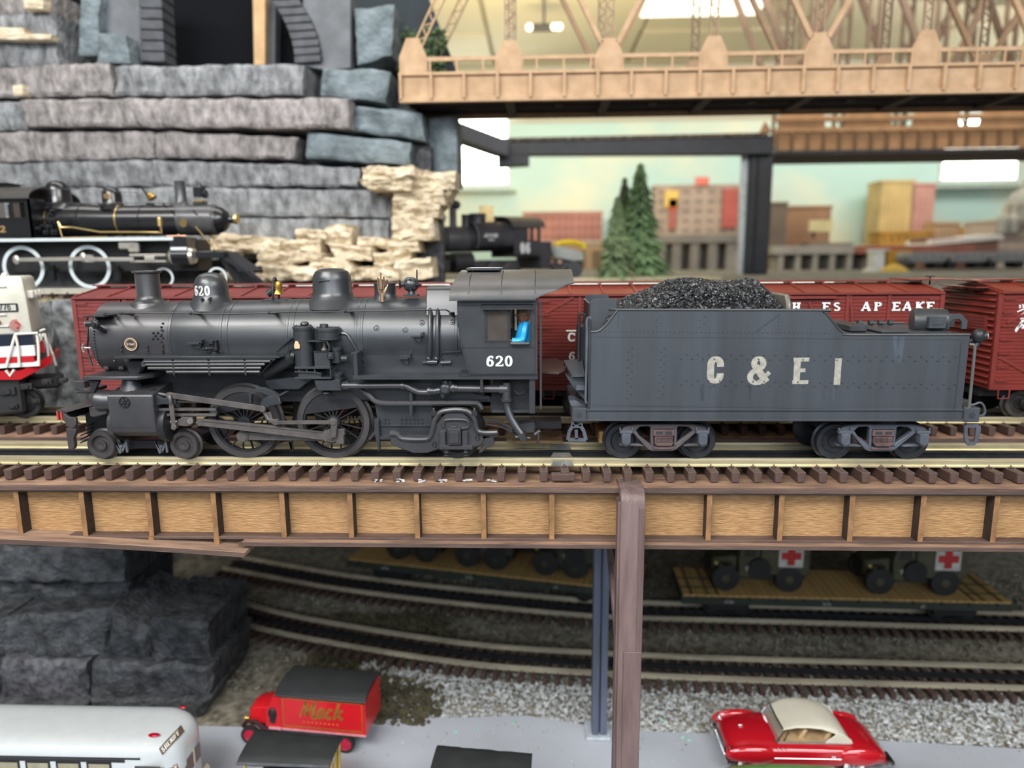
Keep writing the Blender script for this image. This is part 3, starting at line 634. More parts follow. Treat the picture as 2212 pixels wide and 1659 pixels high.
# cylinder block
yo = 34.75
zt3 = C1(650,1100,yo).z; zm = C1(650,1330,yo).z; zbm = C1(650,1452,yo+.6).z
xa = C1(500,1200,yo).x; xb_ = C1(815,1200,yo).x
sec = [(yo,zt3-.12),(yo+.1,zt3)]+[(yo+.9,zt3+.15),(yo+1.9,zt3+.3),(yo+2.2,zt3),(yo+2.2,zbm+.5)]
sec += [(yo+1.0+.95*cos(a), zbm+.75+.75*sin(a)) for a in (radians(-40),radians(-70),radians(-90),radians(-120),radians(-145),radians(-165),radians(180))]
MB().prism(sec, xa, xb_+.35, 'x').build('cylinder_block', M_LS, loco, bev=.04)
# recut lower right corner: the big cylinder end
vz = C1(600,1150,yo+.7).z; cz2 = C1(840,1335,yo+1.0).z
MB().lathe([(.46,0),(.56,.06),(.56,.5),(.53,.55),(.53,C1(700,1150,35.4).x-C1(352,1150,35.4).x)], (C1(430,1150,35.4).x-.1,yo+.75,vz), (1,0,0), 28).build('valve_chest', M_LS, loco)
MB().cyl((C1(352,1108,35.5).x,yo+.75,vz+.25),(C1(432,1130,35.5).x,yo+.75,vz+.02),.12,.42,16).build('valve_nose', M_LS, loco)
MB().lathe([(.44,0),(.46,.55),(.62,.6),(.62,.82),(.5,.88),(.3,.9)], (C1(790,1150,35.4).x-.1,yo+.75,vz-.02), (1,0,0), 28).build('valve_cap', M_LD, loco)
MB().lathe([(.90,0),(.95,.1),(.95,.45),(.80,.5),(.3,.6),(.3,.9)], (xb_+.25,yo+1.05,cz2), (1,0,0), 32).build('cylinder_end', M_LD, loco)
MB().lathe([(.5,-.35),(.85,-.3),(.9,0)], (xa,yo+1.05,cz2), (1,0,0), 32).build('cylinder_front_cover', M_LS, loco)
mb = MB(); bc = C1(637,1163,yo); rb = .26
fnb = lambda u,v,s_: (bc.x+u, yo-(.05 if s_==0 else -.01), bc.z+v)
ribbon(mb, [(rb*cos(2*pi*i/28), rb*sin(2*pi*i/28)) for i in range(29)], .05, fnb)
for k in range(3): a_ = pi/2+k*pi/3+.05; ribbon(mb, [(-rb*cos(a_),-rb*sin(a_)),(rb*cos(a_),rb*sin(a_))], .045, fnb)
mb.cyl((bc.x,yo,bc.z),(bc.x,yo-.06,bc.z),.06,.05,10).build('round_badge', M_LD, loco)
# pilot: sloping beam top, red end, footboard, steps
A = C8(10,750,34.9); B = C8(240,760,34.9); C_ = C8(800,610,35.4); D_ = C8(660,545,37.0); E_ = C8(200,690,39.0)
def slab(pts, t=.12): 
    mb = MB(); n = len(pts); v = [Vector(p) for p in pts]+[Vector(p)-Vector((0,0,t)) for p in pts]
    return mb.add(v, [tuple(range(n)), tuple(range(2*n-1,n-1,-1))]+[(i,n+i,n+(i+1)%n,(i+1)%n) for i in range(n)])
xA = A.x; zA = A.z; zC = C_.z
xC = C_.x; xB2 = xA+.55
slab([(xA,34.9,zA),(xB2,34.9,zA-.02),(xC-.6,35.0,zC-.1),(xC,35.5,zC),(xC,40.1,zC),(xC-.6,40.6,zC-.1),(xB2,40.7,zA-.02),(xA,40.7,zA)], .1).build('pilot_deck', M_LW, loco)
z2 = C8(100,940,34.9).z
MB().box(xA+.02, xA+.5, 34.95, 40.65, z2, zA-.1).build('pilot_beam', M_LD, loco, bev=.02)
for a_, b_ in ((12,62),(80,135)):
    p0 = C8(a_,780,34.9); p1 = C8(b_,935,34.9); MB().box(p0.x, p1.x, 34.88, 34.98, p1.z, p0.z).build('red_beam_end', M_RED, loco, bev=.01)
MB().prism([xz(C8(*q,34.9)) for q in ((140,790),(190,830),(250,880),(380,890),(400,1000),(370,1075),(180,1050),(215,1000),(140,940))], 34.86, 35.05).build('corner_gusset', M_LW, loco, bev=.02)
MB().prism([xz(C8(*q,34.9)) for q in ((205,1095),(400,1105),(400,1150),(350,1275),(370,1400),(355,1480),(255,1490),(225,1280))], 34.84, 35.1).build('footboard_post', M_LW, loco, bev=.02)
zf0 = C8(300,1470,34.9).z
for k in range(5):
    p0 = C8(455+k*2,1090+k*68,35.4); p1 = C8(575-k*12,1045+k*68,36.2)
    MB().add([tuple(p0),(p1.x,p1.y,p1.z),(p1.x,39.4-k*.1,p1.z),(p0.x,40.2-k*.1,p0.z),(p0.x,p0.y,p0.z-.05),(p1.x,p1.y,p1.z-.05),(p1.x,39.4-k*.1,p1.z-.05),(p0.x,40.2-k*.1,p0.z-.05)],[(0,1,2,3),(7,6,5,4),(0,4,5,1),(1,5,6,2),(2,6,7,3),(3,7,4,0)]).build('pilot_slat', M_LD, loco)
MB().prism([xz(C8(*q,35.3)) for q in ((600,650),(960,760),(980,820),(720,890),(640,870))], 35.3, 36).build('cylinder_saddle_fillet', M_LW, loco, bev=.05)
xk = X(165,36,930)
MB().prism([(C8(440,1000,36).x,z2),(C1(420,1200,36).x,zC-.2),(C1(480,1400,36).x,ZR+.9),(C8(440,1000,36).x,ZR+1.0)], 36.6, 39).build('pilot_frame', M_LD, loco)

# ---- wheels
def wheel(name, cx, r, y, m_rim, parent, nsp=0, hub=.3, w=.55, face=None, m_c=None, cw=None, side=-1):
    """y = outer face of the tyre; side -1 faces the camera"""
    s_ = -side  # inward direction
    ro = [(r-.30,.0),(r-.02,0),(r,.04),(r,.30),(r+.13,.36),(r+.13,.45),(r+.05,w),(r-.30,w)] if nsp else [(.01,.08),(hub*.6,.0),(hub,.02),(hub*1.02,.14),(r*.62,.16),(r*.66,.06),(r*.72,0),(r-.03,0),(r,.04),(r,.32),(r+.12,.38),(r+.12,.48),(r+.03,w),(.1,w)]
    c = (cx, y, ZR+r)
    wo = MB()
    if nsp:
        n = 64; ring = ro+[ro[0]]
        wo.lathe(ring, c, (0,s_,0), n, cap=False)
    else: wo.lathe(ro, c, (0,s_,0), 40)
    o = wo.build(name, m_rim, parent, smooth=40)
    if nsp:
        rim = [(r-.30,.06),(r-.30,.36),(r-.42,.36),(r-.42,.06)]
        MB().lathe(rim+[rim[0]], c, (0,s_,0), 48, cap=False).build('wheel_center_rim', m_c, o)
        for k in range(nsp):
            a = 2*pi*(k+.35)/nsp; p0 = Vector((cx+cos(a)*.3, y+s_*.17, ZR+r+sin(a)*.3)); p1 = Vector((cx+cos(a)*(r-.36), y+s_*.17, ZR+r+sin(a)*(r-.36)))
            MB().obox(p0, p1, .055, .13, (0,1,0)).build('spoke', m_c, o, smooth=0)
        MB().lathe([(.01,-.05),(.15,-.05),(.16,.0),(.33,.02),(.36,.1),(.36,.45)], c, (0,s_,0), 24).build('wheel_hub', m_c, o)
        if cw:
            a0, a1 = cw; pts = [(cx+(r-.36)*cos(a0+(a1-a0)*i/16), ZR+r+(r-.36)*sin(a0+(a1-a0)*i/16)) for i in range(17)]
            MB().prism(pts, min(y+s_*.05,y+s_*.4), max(y+s_*.05,y+s_*.4)).build('counterweight', m_c, o, bev=.02)
    return o
yw = 36.0
d1 = P(527,907,yw).x; d2 = P(720,904,yw).x; RD = 1.93
for cx, cwa in ((d1,(radians(38),radians(165))),(d2,(radians(30),radians(165)))):
    wheel('driving_wheel', cx, RD, yw-.05, M_LW, loco, nsp=17, m_c=M_LD, cw=cwa)
    wheel('driving_wheel', cx, RD, 39.65, M_LW, loco, nsp=17, m_c=M_LD, side=1)
    MB().cyl((cx,36.3,ZR+RD),(cx,39.4,ZR+RD),.2).build('axle', M_LD, loco)
l1 = P(215.4,959,35.6).x; l2 = P(397,960,35.7).x
for cx in (l1, l2):
    wheel('pilot_wheel', cx, .74, yw-.35, M_LW, loco, hub=.28, w=.75); wheel('pilot_wheel', cx, .74, 39.6, M_LW, loco, hub=.28, side=1)
    MB().cyl((cx,36.2,ZR+.74),(cx,39.4,ZR+.74),.12).build('axle', M_LD, loco)
MB().box(l1, l2, 36.4, 39.2, ZR+.35, ZR+.85).build('pilot_truck_frame', M_LD, loco, bev=.05)
mb = MB()
for Xa in (615, 940):
    v = C1(Xa,1520,35.9); mb.obox(v+Vector((-.28,0,.25)), v+Vector((0,0,-.32)), .1,.1).obox(v+Vector((.28,0,.25)), v+Vector((0,0,-.32)), .1,.1).obox(v+Vector((-.28,0,.25)),v+Vector((-.1,0,-.4)),.1,.12).obox(v+Vector((.28,0,.25)),v+Vector((.28,0,-.35)),.1,.12).cyl(v+Vector((0,-.08,0)),v+Vector((0,.2,0)),.09,.09,8)
mb.build('truck_brake_gear', mat('brake_gear', (.13,.14,.16), .5, .2, var=.1), loco)
# ---- rods and valve gear (all in planes in front of the drivers)
def flatrod(name, pts, y0, y1, m=M_ROD, bev=.03, **k): return MB().prism(pts, y0, y1).build(name, m, loco, bev=bev, **k)
def P2(f, Xa, Ya, Y): v = f(Xa,Ya,Y); return (v.x, v.z)
pin2 = C2(388,1280,35.3); pin1 = C5(795,1125,35.5)
a = C5(790,1125,35.55); b = C2(388,1285,35.55)
MB().obox(a, b, .12, .42, (0,0,1)).cyl(a+Vector((0,-.12,0)), a+Vector((0,.3,0)), .33,.33,24).cyl(b+Vector((0,-.05,0)), b+Vector((0,.3,0)), .38,.38,24).build('side_rod', M_ROD, loco, bev=.02)
MB().cyl(a+Vector((0,-.18,0)), a+Vector((0,-.1,0)), .25,.27,24).build('crank_pin', M_ROD, loco)
pts = [P2(C1,1225,1305,35.25),P2(C5,0,785,35.25),P2(C5,1500,925,35.25),P2(C2,100,1222,35.25),P2(C2,330,1250,35.25),P2(C2,345,1235,35.25),P2(C2,430,1235,35.25),P2(C2,440,1310,35.25),P2(C2,400,1325,35.25),P2(C2,330,1310,35.25),P2(C2,0,1258,35.25),P2(C5,2000,1130,35.25),P2(C5,0,915,35.25),P2(C1,1240,1355,35.25)]
mr = flatrod('main_rod', pts, 35.18, 35.36)
# fluting: raised edges along the main rod
e0 = C1(1260,1312,35.15); e1 = C2(320,1252,35.15); f0 = C1(1260,1350,35.15); f1 = C2(320,1303,35.15)
MB().obox(e0,e1,.05,.06).obox(f0,f1,.05,.06).build('rod_flute', M_ROD, mr)
pc = C2(385,1280,35.1)
MB().cyl(pc, pc+Vector((0,.4,0)), .26,.28,6).cyl(pc+Vector((0,.05,0)), pc+Vector((0,.4,0)), .36,.36,24).build('main_crank_pin', M_ROD, loco, bev=.02)
flatrod('big_end_strap', [P2(C2,415,1230,35.2),P2(C2,487,1228,35.2),P2(C2,488,1270,35.2),P2(C2,478,1275,35.2),P2(C2,482,1340,35.2),P2(C2,425,1335,35.2)], 35.12, 35.4)
# eccentric crank and rod
flatrod('eccentric_crank', [P2(C2,370,1160,35.0),P2(C2,400,1145,35.0),P2(C2,432,1160,35.0),P2(C2,430,1205,35.0),P2(C2,425,1290,35.0),P2(C2,380,1300,35.0),P2(C2,385,1200,35.0)], 34.95, 35.1)
a = C5(1440,855,35.0); b = C2(400,1180,35.0)
MB().obox(a,b,.1,.2).cyl(a+Vector((0,-.08,0)),a+Vector((0,.12,0)),.14,.14,16).cyl(b+Vector((0,-.1,0)),b+Vector((0,.12,0)),.17,.17,16).build('eccentric_rod', M_ROD, loco, bev=.02)
# link and hanger
flatrod('link_support_arch', [P2(C5,*q,35.3) for q in ((890,270),(1000,190),(1090,150),(1220,155),(1350,215),(1500,300),(1500,330),(1300,335),(1180,265),(1090,255),(960,295),(970,470),(915,480))], 35.2, 35.5, M_LB)
flatrod('link_support_tail', [P2(C5,*q,35.3) for q in ((1490,300),(1590,250),(1665,245),(1560,320),(1500,330))], 35.2, 35.7, M_LB)
flatrod('link_cover', [P2(C5,*q,35.1) for q in ((1500,325),(1280,335),(1190,385),(1140,450),(1125,525),(1200,530),(1270,570),(1330,520),(1545,490))], 35.05, 35.3, M_LB)
flatrod('link', [P2(C5,*q,35.2) for q in ((1150,620),(1240,640),(1290,770),(1370,790),(1500,780),(1480,900),(1400,905),(1250,800))], 35.15, 35.3)
MB().obox(C5(1300,640,35.3), C5(1350,790,35.3), .12,.2).build('link_rear_bar', M_ROD, loco)
a = C1(1003,1107,35.1); b = C5(1175,580,35.1)
MB().obox(a,b,.1,.3).cyl(a+Vector((0,-.1,0)),a+Vector((0,.15,0)),.16,.16,16).cyl(b+Vector((0,-.1,0)),b+Vector((0,.15,0)),.17,.17,16).build('radius_rod', M_ROD, loco, bev=.02)
flatrod('valve_stem_guide', [P2(C1,*q,35.2) for q in ((872,1105),(905,1105),(950,1130),(1060,1135),(1060,1180),(950,1180),(910,1192),(872,1190))], 35.1, 35.45, M_LB)
MB().cyl(C1(1050,1160,35.35), C1(1340,1162,35.35), .06,.06,8).build('valve_rod', M_ROD, loco)
MB().cyl(C1(900,1090,35.4), C1(1000,1110,35.4), .1,.1,8).build('valve_packing', M_LB, loco)
a = C1(1018,1185,35.0); b = C1(1040,1368,35.0)
MB().obox(a,b,.1,.24).cyl(b+Vector((0,-.08,0)),b+Vector((0,.2,0)),.14,.14,14).cyl(C1(1003,1107,35.0),C1(1018,1190,35.0),.1,.1,8).build('combination_lever', M_ROD, loco, bev=.02)
for ya, yb in ((1215,1238),(1258,1282)):
    A = C1(885,ya,35.3); B = C1(1385,yb-3,35.3); MB().box(A.x,B.x,35.25,35.6,B.z,A.z).build('crosshead_guide', M_ROD, loco, bev=.02)
A = C1(1330,1210,35.3); B = C1(1390,1265,35.3); MB().box(A.x,B.x,35.3,35.8,B.z,A.z).build('guide_yoke', M_LB, loco, bev=.02)
MB().cyl(C1(905,1327,35.5), C1(1070,1327,35.5), .14,.14,14).build('piston_rod', mat('piston_steel', (.55,.52,.5), .25, .9, var=.05), loco)
flatrod('crosshead', [P2(C1,*q,35.2) for q in ((1060,1325),(1080,1300),(1120,1285),(1190,1285),(1200,1330),(1180,1355),(1140,1360),(1075,1355))], 35.15, 35.6)
MB().cyl(C1(1170,1318,35.05), C1(1170,1318,35.4), .15,.15,16).build('crosshead_pin', M_ROD, loco)
# frame skirt above drivers, brake hangers
flatrod('frame_skirt', [P2(C5,1230,0,36.2),P2(C5,1230,90,36.2),P2(C5,1360,200,36.2),P2(C5,1900,195,36.2),P2(C5,2030,90,36.2),P2(C2,250,875,36.2),P2(C2,235,840,36.2)], 36.15, 36.3, M_LB)
for f_, q in ((C5,((1690,1230),(1760,1230),(1790,1400),(1750,1420),(1730,1390))),(C2,((75,1310),(105,1310),(112,1380),(95,1385)))):
    flatrod('brake_hanger', [P2(f_,a_,b_,35.9) for a_,b_ in q], 35.85, 36.0, M_LS)
flatrod('sand_pipe_bracket', [P2(C2,*q,35.7) for q in ((700,1155),(720,1145),(735,1160),(745,1380),(730,1385),(705,1270),(670,1310),(655,1300),(700,1240))], 35.6, 35.8, M_LB)
# ---- air pump
def vc(name, Xa, Xb, Ya, Yb, yc, lid=True, parent=loco, flange=.05, f=C6, m=M_LB):
    a = f(Xa,Ya,yc); b = f(Xb,Yb,yc); cx = (a.x+b.x)/2; r = (b.x-a.x)/2
    pr_ = [(r-flange,0),(r-flange,a.z-b.z-.1)]
    if lid: pr_ = [(r,0),(r,.06),(r-flange,.08),(r-flange,a.z-b.z-.22),(r-.02,a.z-b.z-.2),(r-.02,a.z-b.z-.15),(r,a.z-b.z-.14),(r,a.z-b.z-.04),(r-.08,a.z-b.z),(r*.5,a.z-b.z+.02)]
    mb = MB().lathe(pr_, (cx,yc,b.z), (0,0,1), 28)
    if lid:
        for k in range(10): t = 2*pi*(k+.3)/10; mb.cyl((cx+(r-.1)*cos(t),yc+(r-.1)*sin(t),a.z-.03),(cx+(r-.1)*cos(t),yc+(r-.1)*sin(t),a.z+.05),.04,.03,6)
    return mb.build(name, m, parent)
ap = MB().box(C6(170,0,35.9).x, C6(1150,0,35.9).x, 36.0, 36.3, C6(0,1350,36).z, C6(0,500,36).z).build('air_pump_bracket', M_LD, loco)
vc('steam_cylinder', 118, 590, 235, 1110, 35.45)
MB().sphere(C6(370,190,35.45), .22, 14, 8, (1,1,.6)).build('cylinder_boss', M_LB, loco)
vc('upper_air_cylinder', 600, 1135, 265, 510, 35.55)
MB().cyl(C6(780,265,35.3), C6(780,195,35.3), .22,.2,16).build('cap_nut', M_LB, loco)
vc('valve_cylinder', 905, 1170, 680, 1000, 35.5)
A = C6(560,760,35.1); B = C6(910,1110,35.1)
MB().box(A.x,B.x,35.1,35.5,B.z,A.z).box(A.x,B.x+.02,35.02,35.4,A.z-.04,A.z).build('pump_center_plate', M_LB, loco, bev=.02)
A = C6(440,545,35.0); B = C6(860,575,35.0)
MB().box(A.x,B.x,35.0,35.5,B.z,A.z).prism([xz(C6(*q,35.0)) for q in ((800,548),(850,560),(895,640),(905,760),(870,760),(860,660),(820,590))], 35.0,35.3).build('pump_strap', M_LB, loco, bev=.015)
MB().cyl(C6(790,740,35.4), C6(790,560,35.4), .1,.1,10).cyl(C6(790,740,35.4), C6(790,690,35.4), .2,.12,12).build('pump_rod', M_ROD, loco)
v = C6(918,865,34.98)
MB().cbox(v,.34,.1,.36).build('valve_cover', M_LD, loco, bev=.04); MB().cbox(v+Vector((0,-.05,0)),.24,.05,.26).sphere(v+Vector((0,-.08,0)),.07,8,6).build('valve_boss', M_LB, loco, bev=.0)
A = C6(160,1095,34.95); B = C6(920,1140,34.95)
MB().box(A.x,B.x,34.9,36.0,B.z,A.z).build('pump_shelf', M_LB, loco, bev=.02)
A = C6(160,1310,34.95); B = C6(940,1355,34.95)
MB().box(A.x,B.x,34.9,36.0,B.z,A.z).build('pump_shelf', M_LB, loco, bev=.02)
A = C6(905,1140,34.95); B = C6(940,1350,34.95); MB().box(A.x,B.x,34.92,35.1,B.z,A.z).build('pump_strut', M_LB, loco)
MB().tube([C6(165,1200,34.95),C6(600,1215,34.95),C6(640,1225,34.95),C6(680,1260,34.95)],.05,6).box(C6(165,0,35).x,C6(650,0,35).x,35.0,35.9,C6(0,1310,35).z,C6(0,1220,35).z).build('lower_flange', M_LB, loco)
for Xa in (255,420,585): v = C6(Xa,1180,35.0); MB().cbox(v,.06,.06,.22).build('pump_bolt', M_LB, loco)
vc('lower_air_cylinder', 930, 1195, 1215, 1360, 35.5, lid=True)
A = C6(530,1360,35.3); B = C6(1165,1580,35.3)
MB().prism([(C6(530,0,35.3).x,A.z),(B.x,A.z),(B.x,B.z+.05),(B.x+.03,B.z),(C6(590,0,35.3).x,B.z),(C6(570,0,35.3).x,A.z-.4)], 35.0, 36.0).build('lower_drain_body', M_LB, loco, bev=.08)
MB().sphere(C6(840,1640,35.4), .28, 14, 6, (1,1,.4)).build('drain_cap', M_LB, loco)
MB().cyl(C6(1130,925,35.4), C6(1250,925,35.5), .17,.17,14).build('pump_elbow', M_LS, loco)
MB().cyl(C6(1150,1500,35.3), C6(1310,1490,35.3), .22,.25,14).build('pump_union', M_LS, loco)
v = C6(198,640,34.85); MB().prism([(v.x-.13,v.z-.18),(v.x+.13,v.z-.18),(v.x+.15,v.z),(v.x+.05,v.z+.2),(v.x-.06,v.z+.2),(v.x-.14,v.z)], 34.905, 34.93).build('bare_chip', mat('bare_tan', (.6,.42,.24), .6, var=0), loco)
# ---- rear running board with end plate
A = C2(545,848,34.75); B = C2(1885,838,34.75)
zr2 = A.z
MB().box(A.x,B.x,34.7,36.2,zr2-.14,zr2+.03).build('rear_running_board', M_LB, loco, bev=.02)
MB().box(A.x,B.x,34.68,34.76,zr2-.16,zr2+.05).build('board_angle', M_LB, loco, bev=.01)
MB().box(C2(515,0,34.8).x,C2(545,0,34.8).x,34.72,36.1,zr2-.16,C2(0,690,34.8).z).build('board_end_plate', M_LB, loco, bev=.02)
MB().box(C2(495,0,34.8).x,C2(545,0,34.8).x,34.72,36.3,C2(0,692,34.8).z,C2(0,678,34.8).z).build('end_plate_cap', M_LB, loco, bev=.02)
# boiler-side piping
def onp(pts, r, lift, f=C2): return [onb(f(a_,b_,36), BR+.14, lift) for a_, b_ in pts]
MB().tube(smooth_path(onp(((455,535),(500,545),(530,590),(600,700),(640,745),(680,755),(780,752),(1060,750)),0,.07),3), .085, 8).build('steam_pipe_line', M_LB, loco)
for Xa in (1095,1150):
    pts = onp([(Xa+12-(y_-285)*.02, y_) for y_ in (285,340,400,470,550,650,720,770,820)], 0, .12)
    MB().tube(pts, .13 if Xa<1100 else .12, 10).build('injector_pipe', M_LB, loco)
    for yy in (285,720,790): v = onp([(Xa+8-(yy-285)*.02,yy)],0,.12)[0]; MB().sphere(v,.17,10,6).build('pipe_fitting', M_LB, loco)
v = onp([(1120,745)],0,.2)[0]; MB().cyl(v+Vector((-.25,0,0)),v+Vector((.25,0,0)),.15,.15,12).cyl(v+Vector((-.2,0,.0)),v+Vector((-.5,0,-.02)),.09,.09,10).build('pipe_valve', M_LB, loco)
v = onp([(1215,750)],0,.2)[0]; MB().cyl(v+Vector((-.25,0,0)),v+Vector((.28,0,.02)),.12,.13,12).cyl(v+Vector((-.2,0,-.2)),v+Vector((-.2,0,.25)),.06,.06,8).build('pipe_valve', M_LB, loco)
MB().tube(onp([(1325,668),(1250,672),(1185,675),(1183,740)],0,.05), .05,6).build('drain_line', M_LB, loco)
# ---- cab
yc0 = 34.62; yc1 = 40.98
def Q(Xa, Ya): v = C2(Xa,Ya,yc0); return (v.x, v.z)
zct = Q(0,300)[1]; xr = Q(1878,0)[0]; xl_ = Q(1292,0)[0]
wl, wr = Q(1490,0)[0], Q(1838,0)[0]; wz0 = Q(0,612)[1]; wz1 = Q(0,352)[1]; zlo = Q(0,838)[1]
for yy, nm in ((yc0,'cab_side'),(yc1-.1,'cab_side')):
    cs = MB()
    for poly in ([(xl_,zct),(xl_,Q(0,480)[1]),Q(1325,620),Q(1388,838),(wl,zlo),(wl,zct)], [(wl,wz1),(wl,zct),(wr,zct),(wr,wz1)], [(wl,zlo),(wl,wz0),(wr,wz0),(wr,zlo)], [(wr,zlo),(wr,zct),(xr,zct),(xr,zlo)]):
        cs.prism(poly, yy, yy+.1)
    cw = cs.build(nm, M_LB, loco, smooth=0)
    if yy == yc0: cabside = cw
rv = MB(); rr = .028
def rl(a_, b_, n): rv.rivets((*Q(*a_)[:1],yc0,Q(*a_)[1]), (Q(*b_)[0],yc0,Q(*b_)[1]), n, r=rr)
rl((1303,335),(1303,480),12); rl((1303,480),(1340,640),12); rl((1340,640),(1398,826),15); rl((1398,828),(1862,828),44); rl((1862,820),(1862,325),40)
rl((1345,640),(1862,640),46); rl((1303,335),(1470,335),14)
rv.build('cab_rivets', M_LB, cabside, kind='stuff')
mb = MB(); q = Q(1507,775); letters(mb, '620', on_side(q[0], q[1], yc0, .015), (775-700)/3.3515/ (FPX/35.3), gap=.1, fat=.23, wide=1.28); mb.build('cab_number', M_WHITE, cabside)
MB().box(xl_+1.05,xl_+1.2,yc0+.1,yc1,BZ-2.5,zct).build('cab_front', M_LD, loco)
MB().box(xl_,xr,yc0+.05,yc1-.05,zlo-.1,zlo+.05).build('cab_floor', M_LD, loco)
MB().box(xl_+1.2,xl_+2.0,36.0,39.6,zlo,zct-.8).build('backhead', M_LD, loco, bev=.2)
for yy in (yc0+.02, yc1-.12):
    fr = MB(); xm = Q(1668,0)[0]
    for x0_, x1_ in ((wl,wl+.12),(xm-.05,xm+.08),(wr-.1,wr)): fr.box(x0_,x1_,yy,yy+.1,wz0,wz1)
    fr.box(wl+.003,wr-.003,yy-.006,yy+.106,wz1-.08,wz1-.003).box(wl+.003,xm,yy-.006,yy+.106,wz0+.003,wz0+.12)
    if yy > 36: fr.box(Q(1700,0)[0],Q(1716,0)[0],yy,yy+.1,wz0,wz1)
    wf = fr.build('cab_window_frame', M_LD, loco)
    MB().box(wl+.1,xm-.03,yy+.03,yy+.05,wz0+.1,wz1-.06).build('pane', M_GLASSD, wf)
a = Q(1475,325); b = Q(1850,360)
MB().prism([(34.62,a[1]),(34.3,b[1]+.04),(34.3,b[1]),(34.62,b[1]+.1)], a[0], b[0], 'x').build('window_awning', M_LB, loco)
a = Q(1680,597); b = Q(1826,622); MB().box(a[0],b[0],34.4,34.75,b[1],a[1]).build('armrest', M_LB, loco, bev=.07, seg=2)
# cab roof: curved shell with cut-away tail
ze = C2(0,300,34.35).z; za = P(1110,583,36.9).z
tail = [(0,1860),(.10,1880),(.22,1935),(.33,2015),(.40,2050),(.47,2062),(.52,2090),(.55,2136),(.8,2134),(1.0,2134)]
def tx(t):
    for (a0,b0),(a1,b1) in zip(tail[:-1],tail[1:]):
        if t <= a1: return b0+(b1-b0)*(t-a0)/(a1-a0)
    return tail[-1][1]
top = []; n_ = 22
for i in range(2*n_+1):
    u = i/n_; t = u if u <= 1 else 2-u
    ang = t*pi/2; zz = ze+(za-ze)*sin(ang*.98)**.9 if t > 0 else ze; yy = Yc-3.45*cos(ang)*(1 if u <= 1 else -1)
    t2 = (zz-ze)/(za-ze)
    x0_ = C2(1260+ (45*max(0,t2-.25)/.75), 200, 35.5).x; x1_ = C2(tx(t2), 200, 35.0 if t2<.4 else 36.0).x
    top.append([(x0_,yy,zz),(x1_,yy,zz),(x1_,yy,zz-.07),(x0_,yy,zz-.07)])
cr = MB().loft(top).build('cab_roof', mat('roof_satin_black', (.085,.08,.078), .42, .1, var=.2, vs=.6, bump=.1, bs=12, col2=(.055,.055,.056)), loco, smooth=40)
rv = MB()
for Xa in (1395, 1625, 1865):
    for k in range(20):
        t = .12+.75*k/20; ang = t*pi/2; p = Vector((C2(Xa,200,35.4).x, Yc-3.45*cos(ang), ze+(za-ze)*sin(ang*.98)**.9)); rv.rivet(p, (0,-cos(ang),sin(ang)), .03)
rv.build('roof_rivets', M_LB, cr, kind='stuff')
a = C2(1310,300,34.33); b = C2(1868,285,34.33)
MB().tube([(a.x,34.33,a.z),(b.x,34.33,a.z),(b.x+.03,34.5,a.z+.25)], .05, 6).build('rain_gutter', M_LB, cr)
a = C2(1368,75,36.9); b = C2(1615,75,36.9)
MB().box(a.x,b.x,36.4,39.2,za-.02,za+.12).build('roof_hatch', M_LB, cr, bev=.03)
# rear cab posts, grab rails, step
for Xa, y0_, y1_ in ((1900,310,1085),):
    a = C2(Xa,y0_,34.6); b = C2(Xa,y1_,34.6); MB().tube([a+Vector((-.12,0,-.02)),a,a+Vector((.03,0,-.15)),Vector((a.x+.03,34.6,b.z)),], .06, 8).build('cab_handrail', M_LS, loco)
a = C2(1820,860,34.9); b = C2(1865,1115,34.9); MB().box(a.x,b.x,34.8,35.0,b.z,a.z+.2).build('cab_step_post', M_LB, loco, bev=.02)
a = C2(1550,1090,35.4); b = C2(1840,1110,35.4); MB().box(a.x,b.x,35.3,36.6,b.z,a.z).build('cab_step', M_LB, loco, bev=.02)
MB().prism([P2(C2,*q,35.9) for q in ((1560,860),(1860,860),(1860,1090),(1540,1110),(1540,1040))], 35.9, 39.7).build('cab_underframe', M_LD, loco)
MB().tube(smooth_path([C2(1710,950,35.5),C2(1740,975,35.4),C2(1780,965,35.4),C2(1805,930,35.5)]),.05,6).build('sagging_hose', M_LD, loco)
# ---- side sheets, pipes under the board
MB().prism([P2(C2,*q,35.9) for q in ((640,895),(1120,895),(1540,1000),(1540,1030),(1120,1040),(1110,1290),(740,1290),(700,1000))], 35.85, 36.1).build('ash_pan_side', M_LB, loco)
rv = MB()
for k in range(34): p = C2(725+k*24,1018,35.83); rv.rivet(p,(0,-1,0),.03)
for k in range(12): p = C2(1400+k*11,1022,35.83); rv.rivet(p,(0,-1,0),.035)
for Xa in (775,802,897,927,958,988,1015,1046):
    for Ya in (1158,1187): rv.rivet(C2(Xa,Ya,35.83),(0,-1,0),.05)
rv.build('ash_pan_rivets', M_LB, loco, kind='stuff')
MB().obox(C2(720,1290,35.8), C2(1110,1290,35.8), .3,.15).obox(C2(740,1205,35.8), C2(1110,1205,35.8), .1,.05).build('ash_pan_lip', M_LB, loco)
MB().tube(smooth_path([C2(470,915,35.2),C2(700,915,35.2),C2(905,915,35.2),C2(960,935,35.2),C2(1020,960,35.2),C2(1100,962,35.2)],5), .165, 12).build('injector_delivery_pipe', M_LS, loco)
for Xa, Ya, r_ in ((905,915,.22),(1095,955,.26),(1115,955,.2),(1270,930,.27),(1290,932,.23)): v = C2(Xa,Ya,35.2); MB().cyl(v+Vector((-.06,0,0)),v+Vector((.08,0,0)),r_,r_,14).build('pipe_flange', M_LB, loco)
v = C2(1215,935,35.2)
